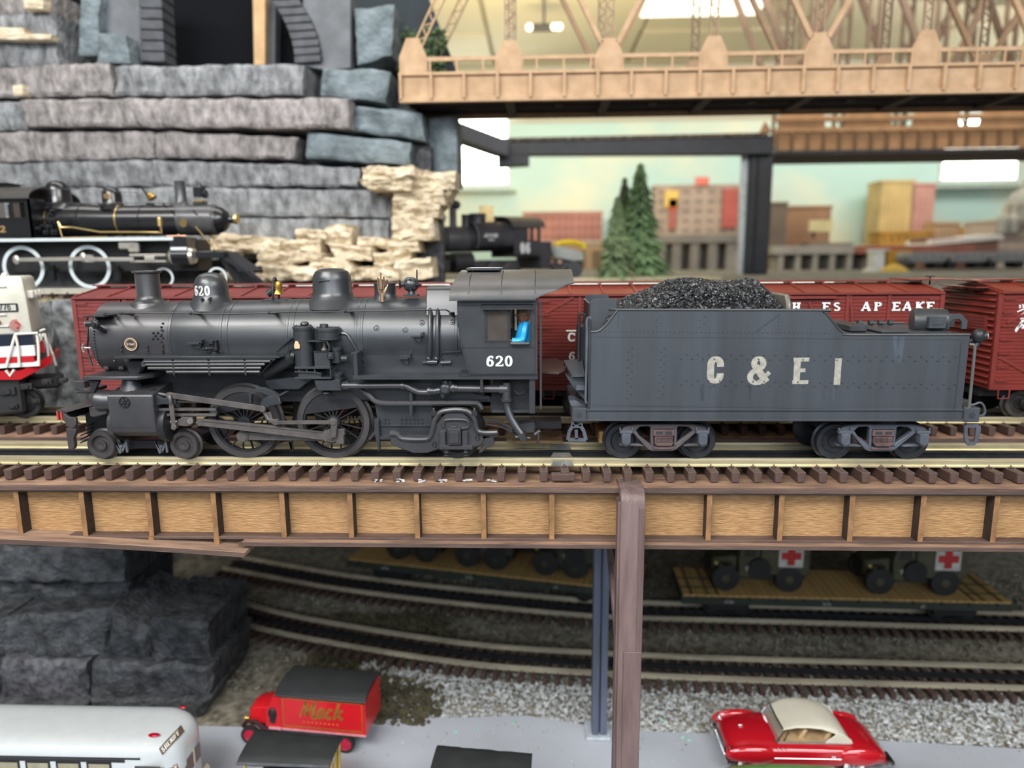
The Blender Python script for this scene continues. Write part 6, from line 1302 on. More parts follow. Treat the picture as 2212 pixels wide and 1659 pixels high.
for a, b in zip(gxl[:-1], gxl[1:]):
    LB('web_panel')(MB().box(a,b-.01,.25,.5,0.35,hT-.3)); LB('stiffener')(MB().box(a-.13,a+.13,-.3,.3,.3,hT-.1))
LB('bottom_flange', bev=.03)(MB().box(-.1,LX,-.08,.5,0,.45)); LB('top_flange', bev=.03)(MB().box(-.1,LX,-.1,.9,hT-.3,hT))
zR = QB(1200,118)[1]; zR2 = QB(1200,127)[1]
LB('guard_rail')(MB().box(1.5,LX,0,.3,zR2,zR)); 
for i in range(40):
    x = 3+i*2.6
    if x < LX: LB('rail_post')(MB().box(x-.08,x+.08,0,.25,hT,zR2))
nodes = [(893,82,30,66),(1100,87,24,50),(1316,82,30,60),(1540,78,31,62),(1767,70,34,68),(1998,65,34,68),(2235,60,34,68)]
NL = [(QB(px,150)[0], QB(px,py)[1]) for px,py,_,_ in nodes]; NL.append((NL[-1][0]+10.5, NL[-1][1]))
HT = hT+19.5
def lattice(p0, p1, wd, y, m=M_TT, name='lattice_member'):
    p0 = Vector((p0[0], y, p0[1])); p1 = Vector((p1[0], y, p1[1])); d = (p1-p0); L_ = d.length; d.normalize(); s_ = Vector((-d.z,0,d.x)); mb = MB()
    mb.obox(p0+s_*wd/2, p1+s_*wd/2, .3, .14, (0,0,1) if abs(d.z)<.9 else (1,0,0)).obox(p0-s_*wd/2, p1-s_*wd/2, .3, .14, (0,0,1) if abs(d.z)<.9 else (1,0,0))
    n = int(L_/(wd*.9)); 
    for k in range(n):
        a = p0+d*L_*k/n; b = p0+d*L_*(k+1)/n; sg = 1 if k%2 else -1; mb.obox(a+s_*wd/2*sg, b-s_*wd/2*sg, .1, .12, (0,1,0))
    LB(name, m)(mb)
for side, y in ((0,.2),(1,8.6)):
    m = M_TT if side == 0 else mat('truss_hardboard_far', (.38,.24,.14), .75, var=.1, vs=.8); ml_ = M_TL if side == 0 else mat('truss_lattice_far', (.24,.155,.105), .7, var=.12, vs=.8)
    for i, (x, z) in enumerate(NL):
        if x > LX-2: continue
        zz = z if side == 0 else z
        w_ = 1.35
        if side == 0 or True:
            poly = [(x-w_,hT),(x-w_,hT+(zz-hT)*.45),(x-w_*.45,zz),(x+w_*.45,zz),(x+w_,hT+(zz-hT)*.45),(x+w_,hT)]
            LB('gusset_plate', m)(MB().prism(poly, y-.25, y+.05))
            for dx in (-1.2,-1.05,1.05,1.2): LB('gusset_rib', m)(MB().box(x+dx-.04,x+dx+.04,y-.3,y-.2,hT,hT+(zz-hT)*.4))
        if i > 0: lattice((x, hT+1), (x, HT), .75, y, ml_)
    # end post and diagonals: warren pattern meeting at every second gusset
    lattice((NL[0][0]+.3, NL[0][1]-1), (NL[1][0]+.2, HT), .8, y, m, 'end_post')
    for i in (2,4,6):
        if i >= len(NL): continue
        x, z = NL[i]
        for j in (i-1, i+1):
            if j < len(NL):
                LB('diagonal', m)(MB().obox((x+(NL[j][0]-x)*.08, y, z-.4), (NL[j][0], y, HT), .5, .45))
    LB('top_chord', m)(MB().box(NL[1][0],LX,y-.4,y+.4,HT,HT+1.2))
    if side == 1: LB('far_girder', m)(MB().box(-.1,LX,y,y+.4,0,hT)); LB('far_guard_rail', m)(MB().box(1.5,LX,y,y+.2,zR2,zR))
# under-deck: stringers and cross beams
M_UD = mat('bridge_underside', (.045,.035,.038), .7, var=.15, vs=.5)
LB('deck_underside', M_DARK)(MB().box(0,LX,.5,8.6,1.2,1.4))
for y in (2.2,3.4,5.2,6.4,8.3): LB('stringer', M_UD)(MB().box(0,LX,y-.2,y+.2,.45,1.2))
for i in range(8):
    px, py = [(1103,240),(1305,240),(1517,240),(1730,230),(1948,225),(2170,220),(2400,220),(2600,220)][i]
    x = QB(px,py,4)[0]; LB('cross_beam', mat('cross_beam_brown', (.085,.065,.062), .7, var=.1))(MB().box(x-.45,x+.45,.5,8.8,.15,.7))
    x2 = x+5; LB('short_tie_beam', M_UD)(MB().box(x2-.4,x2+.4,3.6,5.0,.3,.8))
for i in range(int(LX/1.3)): pass
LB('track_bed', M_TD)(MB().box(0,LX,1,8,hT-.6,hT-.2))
# ------------------------------------------------------------------ second upper bridge, black trestle and beam
Yb = 138.0
sb = thing('girder_bridge', 'far tan girder bridge with narrow panels under the truss bridge at the right', 'bridge', tuple(P(1676,322,Yb)))
z0 = P(1900,322,Yb).z; z1 = P(1900,284,Yb).z; zg = P(1900,262,Yb).z; xs0 = P(1676,300,Yb).x; dx_ = (P(2122,300,Yb).x-xs0)/13
M_T2 = mat('truss_hardboard_warm', (.45,.25,.12), .75, var=.1, vs=.4)
for k in range(24):
    x = xs0+k*dx_; MB().box(x+.05,x+dx_-.01,Yb,Yb+.6,z0,z1).build('web_panel', M_T2, sb); MB().box(x-.25,x+.25,Yb-.6,Yb,z0,z1).build('stiffener', mat('stiff_brown', (.20,.10,.045), .75), sb)
MB().box(xs0,xs0+24*dx_,Yb-.6,Yb+.8,z1,z1+.8).box(xs0,xs0+24*dx_,Yb-.6,Yb+.8,zg+.2,zg+.9).build('flange', M_T2, sb)
for k in range(9):
    x = xs0+4.5+k*12; MB().prism([(x-4.5,z1),(x-3.5,zg+3),(x,zg+5),(x+3.5,zg+3),(x+4.5,z1)], Yb-.1,Yb+.2).build('gusset_plate', M_T2, sb)
    MB().box(x+5.5,x+5.9,Yb,Yb+.3,z1,zg+.3).build('rail_post', M_T2, sb)
MB().box(xs0,xs0+24*dx_,Yb,Yb+14,z0-.8,z0-.1).build('deck_underside', M_UD, sb)
M_FM = mat('far_truss_brown', (.13,.08,.05), .7, var=.15, vs=.3); ztc = 92
for yy in (Yb+.2, Yb+13):
    for k in range(9):
        x = xs0+4.5+k*12
        if x > xs0+24*dx_: continue
        for dx in (-.9,.9): MB().box(x+dx-.25,x+dx+.25,yy,yy+.8,z1,ztc).build('truss_post', M_FM, sb)
        for j in range(18): z_ = zg+4+j*3.4; MB().obox((x-.9,yy+.4,z_),(x+.9,yy+.4,z_+3.2*(1 if j%2 else -1)),.3,.3).build('post_lacing', M_FM, sb)
        if k%2 == 0:
            for s_ in (-1,1): MB().obox((x,yy+.4,zg+4),(x+s_*12,yy+.4,ztc),.8,1.1).build('truss_diagonal', M_FM, sb)
        else: MB().obox((x-12,yy+.4,zg+30),(x+12,yy+.4,zg+30),.5,.7).build('truss_strut', M_FM, sb)
    MB().box(xs0,xs0+24*dx_,yy,yy+1,ztc,ztc+2).build('top_chord', M_FM, sb)
M_BK = mat('trestle_black', (.022,.023,.028), .45, var=.2, vs=.4)
bt = thing('trestle_post', 'thick black trestle post holding the far bridge, its lit left side painted pale', 'post', tuple(P(1640,600,134)))
p0 = P(1622,330,134); p1 = P(1672,330,134); MB().box(p0.x,p1.x,134,137.5,33.3,p0.z+.6).box(p0.x+1.2,p0.x+1.6,133.7,134,33.3,p0.z).build('post', M_BK, bt, bev=.15)
q = P(1598,600,136); MB().prism([(P(1600,330,136).x,P(0,330,136).z),(p0.x+.1,P(0,330,136).z),(p0.x+.1,33.3),(P(1594,600,136).x,33.3)], 135.5, 136.5).build('lit_side_strip', mat('lit_side_white', (.65,.72,.74), .4), bt)  # the post's lit left side, put in as a pale strip
bm_ = thing('trestle_beam', 'long black beam under the far track running from the bright window to the black post', 'beam', tuple(P(1370,330,132)))
a = P(1075,318,130); b = P(1672,300,134)
def band(y0l, y1l, y0r, y1r, xl, xr, Y, d, name, m, par):
    a = P(xl,y0l,Y); b = P(xr,y0r,Y); c = P(xr,y1r,Y); e = P(xl,y1l,Y)
    return MB().prism([(e.x,e.z),(c.x,c.z),(b.x,b.z),(a.x,a.z)], Y, Y+d).build(name, m, par, bev=.05)
band(304,334,292,332,1075,1672,132,3,'beam', M_BK, bm_); band(334,360,334,356,1075,1143,132,3,'beam_stub', M_BK, bm_)
band(298,306,286,294,1075,1660,131.5,4,'track_bed', mat('far_track_brown', (.2,.155,.11), .7, var=.4, vs=1.5), bm_)
for k in range(26):
    px = 1085+k*22; py = 297-12*(px-1075)/585; v = P(px,py,131.4); MB().cbox(v+Vector((0,2.4,-.35)),.9,5,.2).build('tie', M_TIE, bm_)
MB().prism([xz(P(*q_,133)) for q_ in ((1642,286),(1654,262),(1668,286))], 133, 134).build('bridge_shoe', M_T2, bm_)
MB().obox(P(955,275,120), P(1085,322,131), 3, 2.6).build('left_end_beam', mat('beam_grey', (.14,.15,.18), .5), bm_)
# ------------------------------------------------------------------ windows in the far wall (daylight)
def em(name, col, s_):
    m = bpy.data.materials.new(name); m.use_nodes = True; b = m.node_tree.nodes['Principled BSDF']
    b.inputs['Base Color'].default_value = (.8,.8,.8,1); b.inputs['Emission Color'].default_value = (*col,1); b.inputs['Emission Strength'].default_value = s_; return m
M_DAY = em('daylight_pane', (.93,1,.95), 9); M_DAYY = em('daylight_pane_warm', (1,1,.86), 9)
for i, (x0_, x1_, y0_, y1_, m) in enumerate(((957,1096,262,396,M_DAY),(2046,2192,248,386,M_DAYY))):
    a = P(x0_,y0_,253.5); b = P(x1_,y1_,253.5)
    fr = struct(MB().box(a.x-1,b.x+1,253,254,b.z-1.2,b.z).box(a.x-1,b.x+1,253,254,a.z,a.z+1).box(a.x-1,a.x,253,254,b.z,a.z).box(b.x,b.x+1,253,254,b.z,a.z).build('window_%d' % (i+1), mat('window_frame_white', (.75,.78,.76), .5)))
    MB().box(a.x,b.x,253.6,254,b.z,a.z).build('pane', m, fr)
    MB().box(a.x-6,b.x+3,249,253.2,b.z-3.2,b.z-2.4).build('window_sill', mat('sill_grey', (.42,.5,.48), .6), fr)
# ------------------------------------------------------------------ city at the back
def bldg(label, quad, Y, depth, m, cols=0, rows_=0, wm=None, name='building', roofm=None, ins=.12):
    x0_, x1_, y0_, y1_ = quad; a = P(x0_,y0_,Y); b = P(x1_,y1_,Y); z0_ = 33.3
    t = thing(name, label, 'building', ((a.x+b.x)/2, Y, z0_))
    w = MB().box(a.x,b.x,Y,Y+depth,z0_,a.z).build('walls', m, t)
    MB().box(a.x-.3,b.x+.3,Y-.3,Y+depth,a.z,a.z+.7).build('roof', roofm or m, t)
    for i in range(cols):
        for j in range(rows_):
            ww = (b.x-a.x)/cols; hh = (a.z-b.z)/rows_; x = a.x+ww*(i+.5); z = b.z+hh*(j+.55)
            MB().box(x-ww*.28,x+ww*.28,Y-.12,Y+.02,z-hh*.28,z+hh*.25).build('window', wm, t)
    return t
W = lambda n, c, **k: mat(n, c, .8, var=k.pop('var',.12), vs=.15, **k)
m_w1 = W('pink_brick_window', (.30,.13,.115)); m_w2 = W('grey_window', (.28,.23,.21)); m_w3 = W('yellow_window', (.48,.36,.16))
bldg('pink brick factory behind the small switcher locomotive', (1130,1300,463,522), 235, 8, W('pink_brick', (.42,.20,.18)), 12, 3, m_w1)
bldg('brown shed under the pink factory', (1170,1305,526,610), 225, 8, W('brown_shed', (.30,.21,.14)), 4, 1, W('shed_dark', (.13,.09,.06)), roofm=W('shed_roof', (.36,.36,.33)))
gb = bldg('grey warehouse with a yellow and red sign left of the black post', (1416,1600,405,508), 230, 8, W('warehouse_grey', (.43,.34,.29)), 7, 5, m_w2)
for (x0_,x1_,y0_,y1_,c,n) in ((1436,1464,412,448,(.72,.50,.14),'yellow_sign'),(1444,1462,430,452,(.75,.16,.06),'red_sign'),(1446,1458,455,495,(.45,.13,.11),'sign_pole'),(1562,1590,408,492,(.42,.10,.09),'red_stair_tower'),(1502,1530,383,400,(.72,.20,.17),'roof_sign')):
    a = P(x0_,y0_,229.4); b = P(x1_,y1_,229.4); MB().box(a.x,b.x,228.6,229.6,b.z,a.z).build(n, W(n+'_m', c), gb)
bldg('dark brick block just right of the black post', (1668,1692,442,600), 200, 8, W('dark_block', (.16,.13,.11)))
bldg('brown brick building right of the black post', (1690,1790,450,545), 215, 8, W('brown_block', (.33,.19,.115)), 0, 0)
bldg('low grey building with a pale yellow sign board', (1750,1838,530,560), 205, 8, W('low_grey', (.27,.23,.2)))
a = P(1750,476,204); b = P(1798,500,204); t = thing('sign_board', 'pale yellow sign board on the grey roof by the brown building', 'sign', (a.x,204,b.z)); MB().box(a.x,b.x,204,205,b.z,a.z).build('board', W('sign_yellow', (.68,.62,.36)), t); MB().box(a.x+1,a.x+1.6,204.2,204.8,P(0,530,204).z,b.z).build('sign_post', M_BK, t)
bldg('tall yellow tower block', (1906,1966,394,512), 238, 10, W('tower_yellow', (.66,.50,.24)), 8, 12, m_w3)
bldg('rose brick tower beside the yellow tower block', (1973,2012,400,504), 238, 8, W('tower_rose', (.60,.33,.29)), 5, 9, W('rose_window', (.38,.2,.19)))
bldg('orange market hall at the foot of the towers', (1903,2012,505,528), 228, 8, W('market_orange', (.55,.30,.06)), 7, 1, W('market_window', (.36,.18,.04)))
bldg('small tan hotel right of the towers', (2024,2070,484,522), 226, 8, W('hotel_tan', (.52,.37,.24)), 5, 3, W('hotel_window', (.33,.2,.13)))
bldg('long ochre hall behind the white roofs', (2074,2152,494,512), 226, 8, W('ochre_hall', (.52,.33,.10)), 6, 1, W('ochre_window', (.36,.22,.06)))
dm = bldg('domed stone courthouse at the right edge', (2150,2260,480,556), 200, 14, W('courthouse', (.58,.47,.40)), 11, 3, W('courthouse_window', (.33,.26,.24)))
v = P(2208,480,206); mb = MB().lathe([(5.0,0),(5.0,1.6),(4.2,1.8),(4.2,4.2),(4.5,4.4),(4.0,6.2),(2.8,8.0),(1.1,9.0),(1.1,10.6),(.4,11.6),(.05,14)], v, (0,0,1), 24).build('dome', W('dome_grey', (.34,.34,.31)), dm)
for k in range(10): MB().cyl((v.x+4.6*cos(k*pi/5),206+4.6*sin(k*pi/5),v.z+1.7),(v.x+4.6*cos(k*pi/5),206+4.6*sin(k*pi/5),v.z+4.4),.35,.3,8).build('column', W('column_stone', (.55,.5,.42)), dm)
for px in (2168,2190): u = P(px,478,199); MB().lathe([(1.7,-3),(1.7,0),(1.2,1.4),(.1,2.2)], u, (0,0,1), 12).build('corner_turret', W('dome_grey', (.34,.34,.31)), dm)
# elevated line and street clutter in front of the buildings
def bar(name, label, cat, quad, Y, d, m, legs=0, lw=2):
    x0_, x1_, y0_, y1_ = quad; a = P(x0_,y0_,Y); b = P(x1_,y1_,Y); t = thing(name, label, cat, ((a.x+b.x)/2, Y, 33.3)); MB().box(a.x,b.x,Y,Y+d,b.z,a.z).build('deck', m, t, bev=.1)
    for k in range(legs): x = a.x+(b.x-a.x)*(k+.5)/legs; MB().box(x-lw/2,x+lw/2,Y+.5,Y+d-.5,33.3,b.z).build('leg', m, t)
    return t
bar('viaduct', 'grey elevated viaduct in front of the grey warehouse', 'viaduct', (1405,1600,508,524), 190, 8, W('viaduct_grey', (.20,.19,.18)), 5, 2.2)
bar('station_platform', 'long grey platform roof right of the black post', 'platform', (1672,1895,532,548), 180, 8, W('platform_grey', (.34,.32,.29)), 6, 1.2)
bldg('long brown station building behind the boxcar roof', (1672,1890,552,612), 190, 6, W('station_brown', (.20,.14,.095)), 8, 1, W('station_window', (.36,.29,.22)))
bldg('grey brick depot behind the viaduct', (1440,1600,526,612), 200, 6, W('depot_grey', (.33,.31,.29)), 8, 1, W('depot_window', (.55,.52,.48)))
bar('red_viaduct', 'long dull red girder viaduct across the right background', 'viaduct', (1862,2105,531,546), 176, 5, W('viaduct_red', (.30,.11,.08)), 0)
a = P(2010,522,180); b = P(2170,508,180)
t = thing('station_roof', 'white sloping train shed roof below the ochre hall', 'roof', ((a.x+b.x)/2,180,33.3)); MB().prism([xz(P(*q_,180)) for q_ in ((2008,530),(2012,518),(2165,505),(2170,516))], 180, 192).build('roof_sheet', W('shed_white', (.75,.74,.70)), t); MB().box(a.x,b.x,182,190,33.3,P(0,530,180).z).build('shed_body', W('shed_body', (.3,.16,.12)), t)
bldg('orange goods shed under the red viaduct', (1912,1962,548,596), 170, 6, W('goods_orange', (.50,.26,.03)))
bldg('white pillar by the orange goods shed', (1892,1912,545,606), 170, 4, W('pillar_white', (.62,.64,.62)), name='pillar')
# hopper cars far right
for k in range(3):
    x0_, x1_ = 1962+k*88, 2046+k*88; a = P(x0_,550,160); b = P(x1_,600,160); t = thing('hopper_car', ('dark grey hopper car beside the white pillar','dark grey hopper car in the middle of the row at the right','dark grey hopper car at the right edge of the row')[k], 'rail car', ((a.x+b.x)/2,160,33.5), group=None)
    MB().prism([(a.x+.8,35.0),(b.x-.8,35.0),(b.x,36.2),(b.x,a.z),(a.x,a.z),(a.x,36.2)], 160, 166).build('body', W('hopper_grey', (.26,.265,.27)), t, bev=.2)
    for j in range(5): x = a.x+(b.x-a.x)*(j+.5)/5; MB().box(x-.15,x+.15,159.7,160,36,a.z).build('rib', W('hopper_rib', (.38,.38,.385)), t)
    MB().box(a.x+.6,b.x-.6,159.8,166,a.z-.1,a.z+.5).build('load', W('hopper_load', (.30,.30,.31)), t)
    for j in (1.5, (b.x-a.x)-1.5): MB().cyl((a.x+j,161,34.5),(a.x+j,165,34.5),.9,.9,14).build('wheel', M_UB, t)
# ballast mounds in the far yard
for nm, lab, px, Y, r_, c in (('gravel_pile','yellow sand heap by the white pillar',1930,150,2.8,(.75,.52,.10)),('gravel_pile','white rubble heap beside the yellow sand heap',1880,150,1.8,(.7,.68,.6)),('gravel_pile','tan earth mound at the foot of the conifers',1350,98,3.2,(.52,.38,.20))):
    v = P(px,600,Y); mb = MB(); rg = random.Random(px)
    mb.lathe([(r_,0),(r_*.8,r_*.25),(r_*.4,r_*.5),(.05,r_*.58)], (v.x,Y,33.3), (0,0,1), 20)
    for k in range(200): a_ = rg.uniform(0,6.28); q_ = rg.uniform(0,1)**.5; mb.sphere((v.x+cos(a_)*q_*r_,Y+sin(a_)*q_*r_,33.3+(1-q_)*r_*.58),rg.uniform(.1,.3),5,4)
    tag(mb.build(nm, W('heap%d'%px, c), smooth=0), lab, 'gravel', kind='stuff')
# ------------------------------------------------------------------ conifers
M_FIR = [mat('fir_green', (.22,.33,.16), .9, var=.2, vs=1.2, col2=(.11,.19,.08)), mat('fir_dark_green', (.11,.16,.08), .9, var=.25, vs=1, col2=(.04,.06,.035)), mat('fir_olive', (.23,.30,.15), .9, var=.2, vs=1, col2=(.08,.12,.055))]
M_TRK = mat('fir_trunk', (.09,.06,.04), .8)
def fir(label, px, ytip, hw, Y, m, seed):
    rg = random.Random(seed); tip = P(px, ytip, Y); x0 = tip.x; H = tip.z-33.3; Rb = abs(P(px+hw,600,Y).x-P(px,600,Y).x)
    t = thing('conifer', label, 'tree', (x0, Y, 33.3), group=None)
    MB().cyl((x0,Y,33.3),(x0,Y,33.3+H*.97),.5,.08,8).build('trunk', M_TRK, t)
    mb = MB(); n = int(H*2.2)
    for k in range(n):
        f_ = k/n; z = 33.3+.6+(H-.7)*f_; r0 = Rb*(1-f_)**.85*(.85+.3*rg.random())+.12; nb_ = int(10+16*(1-f_))
        for j in range(nb_):
            a_ = 2*pi*j/nb_+rg.uniform(-.3,.3); r = r0*rg.uniform(.75,1.1); dz = -.28*r-.1; wd = .25+.28*r
            d = Vector((cos(a_),sin(a_),0)); s_ = Vector((-d.y,d.x,0)); c = Vector((x0,Y,z)); e = c+d*r+Vector((0,0,dz)); mpt = c+d*r*.6+Vector((0,0,dz*.35))
            mb.add([c, mpt+s_*wd*.5, e, mpt-s_*wd*.5, mpt+Vector((0,0,.25)), mpt+Vector((0,0,-.3))], [(0,1,4),(1,2,4),(2,3,4),(3,0,4),(1,0,5),(2,1,5),(3,2,5),(0,3,5)])
            for q_ in range(3):
                u = c+d*r*rg.uniform(.4,1)+Vector((0,0,dz*.8))+s_*rg.uniform(-.3,.3); mb.add([u, u+s_*.18+d*.1, u+d*.3+Vector((0,0,-.25))],[(0,1,2)])
    mb.build('foliage', m, t, smooth=0, fix=False)
fir('tallest green conifer, tip just under the black beam', 1384, 346, 78, 100, M_FIR[0], 1)
fir('darker middle conifer left of the tallest one', 1350, 378, 52, 107, M_FIR[1], 2)
fir('shorter olive conifer at the left of the trio', 1334, 418, 52, 93, M_FIR[2], 3)
# ------------------------------------------------------------------ ceiling fittings
v0 = P(1376,24,205); x0_, x1_ = v0.x, P(1640,18,205).x
cl = thing('ceiling_light', 'white ceiling light panel at the top edge above the truss bridge', 'light', ((x0_+x1_)/2, 175, 101)); MB().box(x0_,x1_,150,206,100.2,101.2).build('housing', W('light_white', (.8,.78,.7)), cl); MB().box(x0_+1,x1_-1,151,205,99.9,100.25).build('diffuser', em('diffuser', (1,.93,.78), 1.6), cl)
v = P(1175,60,190)
sp = thing('ceiling_spotlight', 'small dark ceiling spotlight cluster with bright bulbs above the truss bridge', 'light', (v.x,190,v.z)); MB().cyl((v.x,190,v.z),(v.x,190,103),.3).cyl((v.x-3,190,v.z),(v.x+3,190,v.z),.9,.9,14).build('bar', M_BK, sp)
for dx in (-3.6,2.5,3.8): MB().sphere((v.x+dx,189.4,v.z),.8,12,8).build('bulb', em('bulb%d'%int(dx*10), (1,.9,.6), 3), sp)
# ------------------------------------------------------------------ upper track and locomotive 112
ZU = 34.3; YU = 60.2
C10 = src(0, 380, 6.38); C11 = src(280, 380, 6.38)
tr3 = make_track('upper_track', 'bright three-rail track on the upper shelf under the white-tyred locomotive', [(x, YU) for x in (-55, 0, 25)], ZU, spacing=1.3, m_rail=mat('rail_bright', (.85,.82,.72), .4, .9, var=.05))
M_GB = mat('gloss_black', (.012,.013,.016), .22, var=.05, spec=.7); M_GS = mat('graphite_smokebox', (.10,.10,.105), .3, .3, var=.08); M_TW = mat('white_tyre', (.62,.68,.70), .35, var=.04); M_ST = mat('nickel_rod', (.72,.68,.62), .3, .8, var=.05); M_BR2 = mat('gilt_pipe', (.72,.52,.22), .28, .85, var=.05)
l2_ = thing('steam_locomotive', 'glossy black steam locomotive with white tyres and gilt piping on the upper shelf', 'locomotive', (P(200,615,60).x, YU, ZU))
Yn2 = YU-2.1
az = (P(250,420,YU).z+P(250,505,YU).z)/2; r2 = (P(0,438,YU).z-P(0,508,YU).z)/2+.1
E = lambda Xa, Ya, Y=YU: C10(Xa,Ya,Y); F = lambda Xa, Ya, Y=YU: C11(Xa,Ya,Y)
rb = (E(0,405).z-E(0,800).z)/2*.98; az = (F(0,405).z+F(0,830).z)/2; rb = (F(0,405).z-F(0,830).z)/2
xsb0 = F(540,0,58.6).x; xsb1 = F(1045,0,58.6).x; xcab2 = E(345,0,58).x
MB().lathe([(rb,0),(rb,xsb1-xsb0-.1),(rb*.93,xsb1-xsb0),(rb*.88,xsb1-xsb0+.1)], (xsb0,YU,az), (1,0,0), 48).build('smokebox', M_GS, l2_)
MB().lathe([(rb*.88,0),(rb*.8,.35),(rb*.55,.75),(.3,.95),(.3,1.3),(.35,1.35),(.35,1.5),(.1,1.5)], (xsb1+.1,YU,az), (1,0,0), 32).build('smokebox_door', M_GB, l2_)
MB().cyl((xsb1+1.5,YU,az+.05),(xsb1+1.75,YU,az+.05),.42,.42,20).build('front_lamp', M_BR2, l2_)
xw = E(990,0,58.6).x; xt = E(1320,0,58.6).x
MB().lathe([(rb*1.12,xcab2-xcab2),(rb*1.12,xw-xcab2),(rb,xt-xcab2),(rb-.02,xsb0-xcab2)], (xcab2,YU,az-.0), (1,0,0), 48).build('boiler', M_GB, l2_)
for Xa, f_, r_, m in ((545,C10,rb*1.14,M_BR2),(1510,C10,rb*1.02,M_BR2),(985,C10,rb*1.13,M_GB),(1825,C10,rb*1.01,M_GB)):
    x = f_(Xa,560,58.4).x; MB().lathe([(r_,0),(r_+.03,.02),(r_+.03,.12),(r_,.14)], (x,YU,az), (1,0,0), 48, cap=False).build('boiler_band', m, l2_)
zbt2 = az+rb
def dome(name, cxp, r, ytop, zb, par=l2_, m=M_GB, f=C10):
    c = f(cxp,400,YU); zt_ = f(cxp,ytop,YU).z; h = zt_-zb; return MB().lathe([(r*1.45,-.4),(r*1.15,-.05),(r*1.0,.25),(r*.98,h*.55),(r*.92,h*.7),(r*.75,h*.85),(r*.45,h*.96),(.02,h)], (c.x,YU,zb), (0,0,1), 32).build(name, m, par)
dome('steam_dome', 815, 1.0, 62, zbt2+.1); sd2 = dome('sand_dome', 1555, .78, 145, zbt2)
c = C10(1555,300,YU); mb = MB(); a0_ = radians(-90-22)
letters(mb, '112', lambda u,v,s_: (c.x+(.83 if s_==0 else .78)*cos(a0_+u/.8), YU+(.83 if s_==0 else .78)*sin(a0_+u/.8), C10(0,325,59.4).z+v), .36, gap=.12, fat=.2); mb.build('dome_number', M_GOLD, sd2)
v = C11(715,400,YU); h = C11(715,72,YU).z-zbt2; MB().lathe([(.85,-.3),(.6,.0),(.47,.3),(.42,h-.05),(.44,h),(.34,h),(.34,h-.6)], (v.x,YU,zbt2), (0,0,1), 24).build('smokestack', M_GS, l2_)
v = C11(965,250,YU); MB().box(v.x-.35,v.x+.35,YU-.45,YU+.45,C11(0,305,YU).z,C11(0,165,YU).z).cyl((v.x,YU,C11(0,165,YU).z),(v.x,YU,C11(0,98,YU).z),.18,.14,12).cyl((v.x+.3,YU,v.z),(v.x+.6,YU,v.z),.35,.38,16).box(v.x-.4,v.x+.4,YU-.5,YU+.5,zbt2-.1,C11(0,345,YU).z).build('headlamp', M_GB, l2_, bev=.04)
MB().box(v.x-.42,v.x+.42,YU-.52,YU+.52,C11(0,368,YU).z,C11(0,350,YU).z).build('lamp_bracket', M_BR2, l2_)
v = C11(285,285,YU); MB().lathe([(.05,.35),(.2,.3),(.25,.05),(.38,-.2),(.3,-.2)], v+Vector((.1,0,0)), (-.7,0,1), 16).build('bell', M_BRASS, l2_); MB().tube([v+Vector((-.8,0,.9)),v+Vector((-.3,0,.2)),v+Vector((0,0,-.5)),v+Vector((0,0,-1))],.08,6).cbox(v+Vector((-.05,0,-.8)),.5,.5,.5).build('bell_stand', M_GB, l2_)
MB().tube([E(540,190,58.5),E(1100,180,58.5),E(1900,235,58.6)],.025,6).tube([E(550,380,58),E(1380,375,58),F(560,372,58),F(1000,380,58)],.03,6).build('handrail', M_GB, l2_)
for f_, Xa, Ya in ((C10,1390,400),(C11,485,400),(C11,600,500),(C11,905,500)): MB().tube([f_(Xa-30,Ya-25,58.2),f_(Xa+25,Ya+40,58.7)],.06,6).build('rail_stanchion', M_GB, l2_)
# cab
yc2 = YU-3.0
def Q2(Xa,Ya): v = C10(Xa,Ya,yc2); return (v.x,v.z)
xl2_ = Q2(-700,0)[0]; xr2_ = Q2(352,0)[0]; z_top = Q2(0,310)[1]; z_bot = Q2(0,860)[1]; w0 = Q2(0,575)[1]; w1_ = Q2(0,370)[1]
mb = MB()
for x0_, x1_, za_, zb1 in ((xl2_,xr2_,z_bot,w0),(xl2_,xr2_,w1_,z_top),(Q2(285,0)[0],xr2_,w0,w1_),(Q2(75,0)[0],Q2(118,0)[0],w0,w1_),(xl2_,Q2(-130,0)[0],w0,w1_)): mb.box(x0_,x1_,yc2,yc2+.15,za_,zb1)
cs2 = mb.build('cab_side', M_GB, l2_)
MB().box(xl2_,xr2_,yc2+6,yc2+6.1,z_bot,z_top).box(xr2_-.15,xr2_,yc2,yc2+6,z_bot,z_top).build('cab_shell', M_GB, l2_)
for x0_, x1_ in ((118,280),(-120,70)): a = Q2(x0_,370); b = Q2(x1_,575); MB().box(a[0],b[0],yc2+.05,yc2+.08,b[1],a[1]).build('pane', M_GLASSD, cs2)
MB().box(xl2_,Q2(330,0)[0],yc2-.05,yc2,Q2(0,612)[1],Q2(0,598)[1]).box(xl2_,Q2(330,0)[0],yc2-.04,yc2,Q2(0,820)[1],Q2(0,808)[1]).build('cab_bead', M_GB, cs2)
mb = MB(); s0 = Q2(5,778); letters(mb, '2', on_side(s0[0],s0[1],yc2,.02), s0[1] and (Q2(0,690)[1]-s0[1]), fat=.22, wide=1.5); mb.build('cab_number', M_GOLD, cs2)
rings = []
zce = Q2(0,300)[1]; zca = C10(0,168,YU).z
for i in range(21):
    a_ = pi*i/20; y = YU-3.3*cos(a_); z = zce+(zca-zce)*sin(a_); rings.append([(xl2_,y,z),(xr2_+.25,y,z),(xr2_+.25,y,z-.12),(xl2_,y,z-.12)])
MB().loft(rings).build('cab_roof', mat('roof_dull_black', (.05,.047,.045), .45, var=.1), l2_)
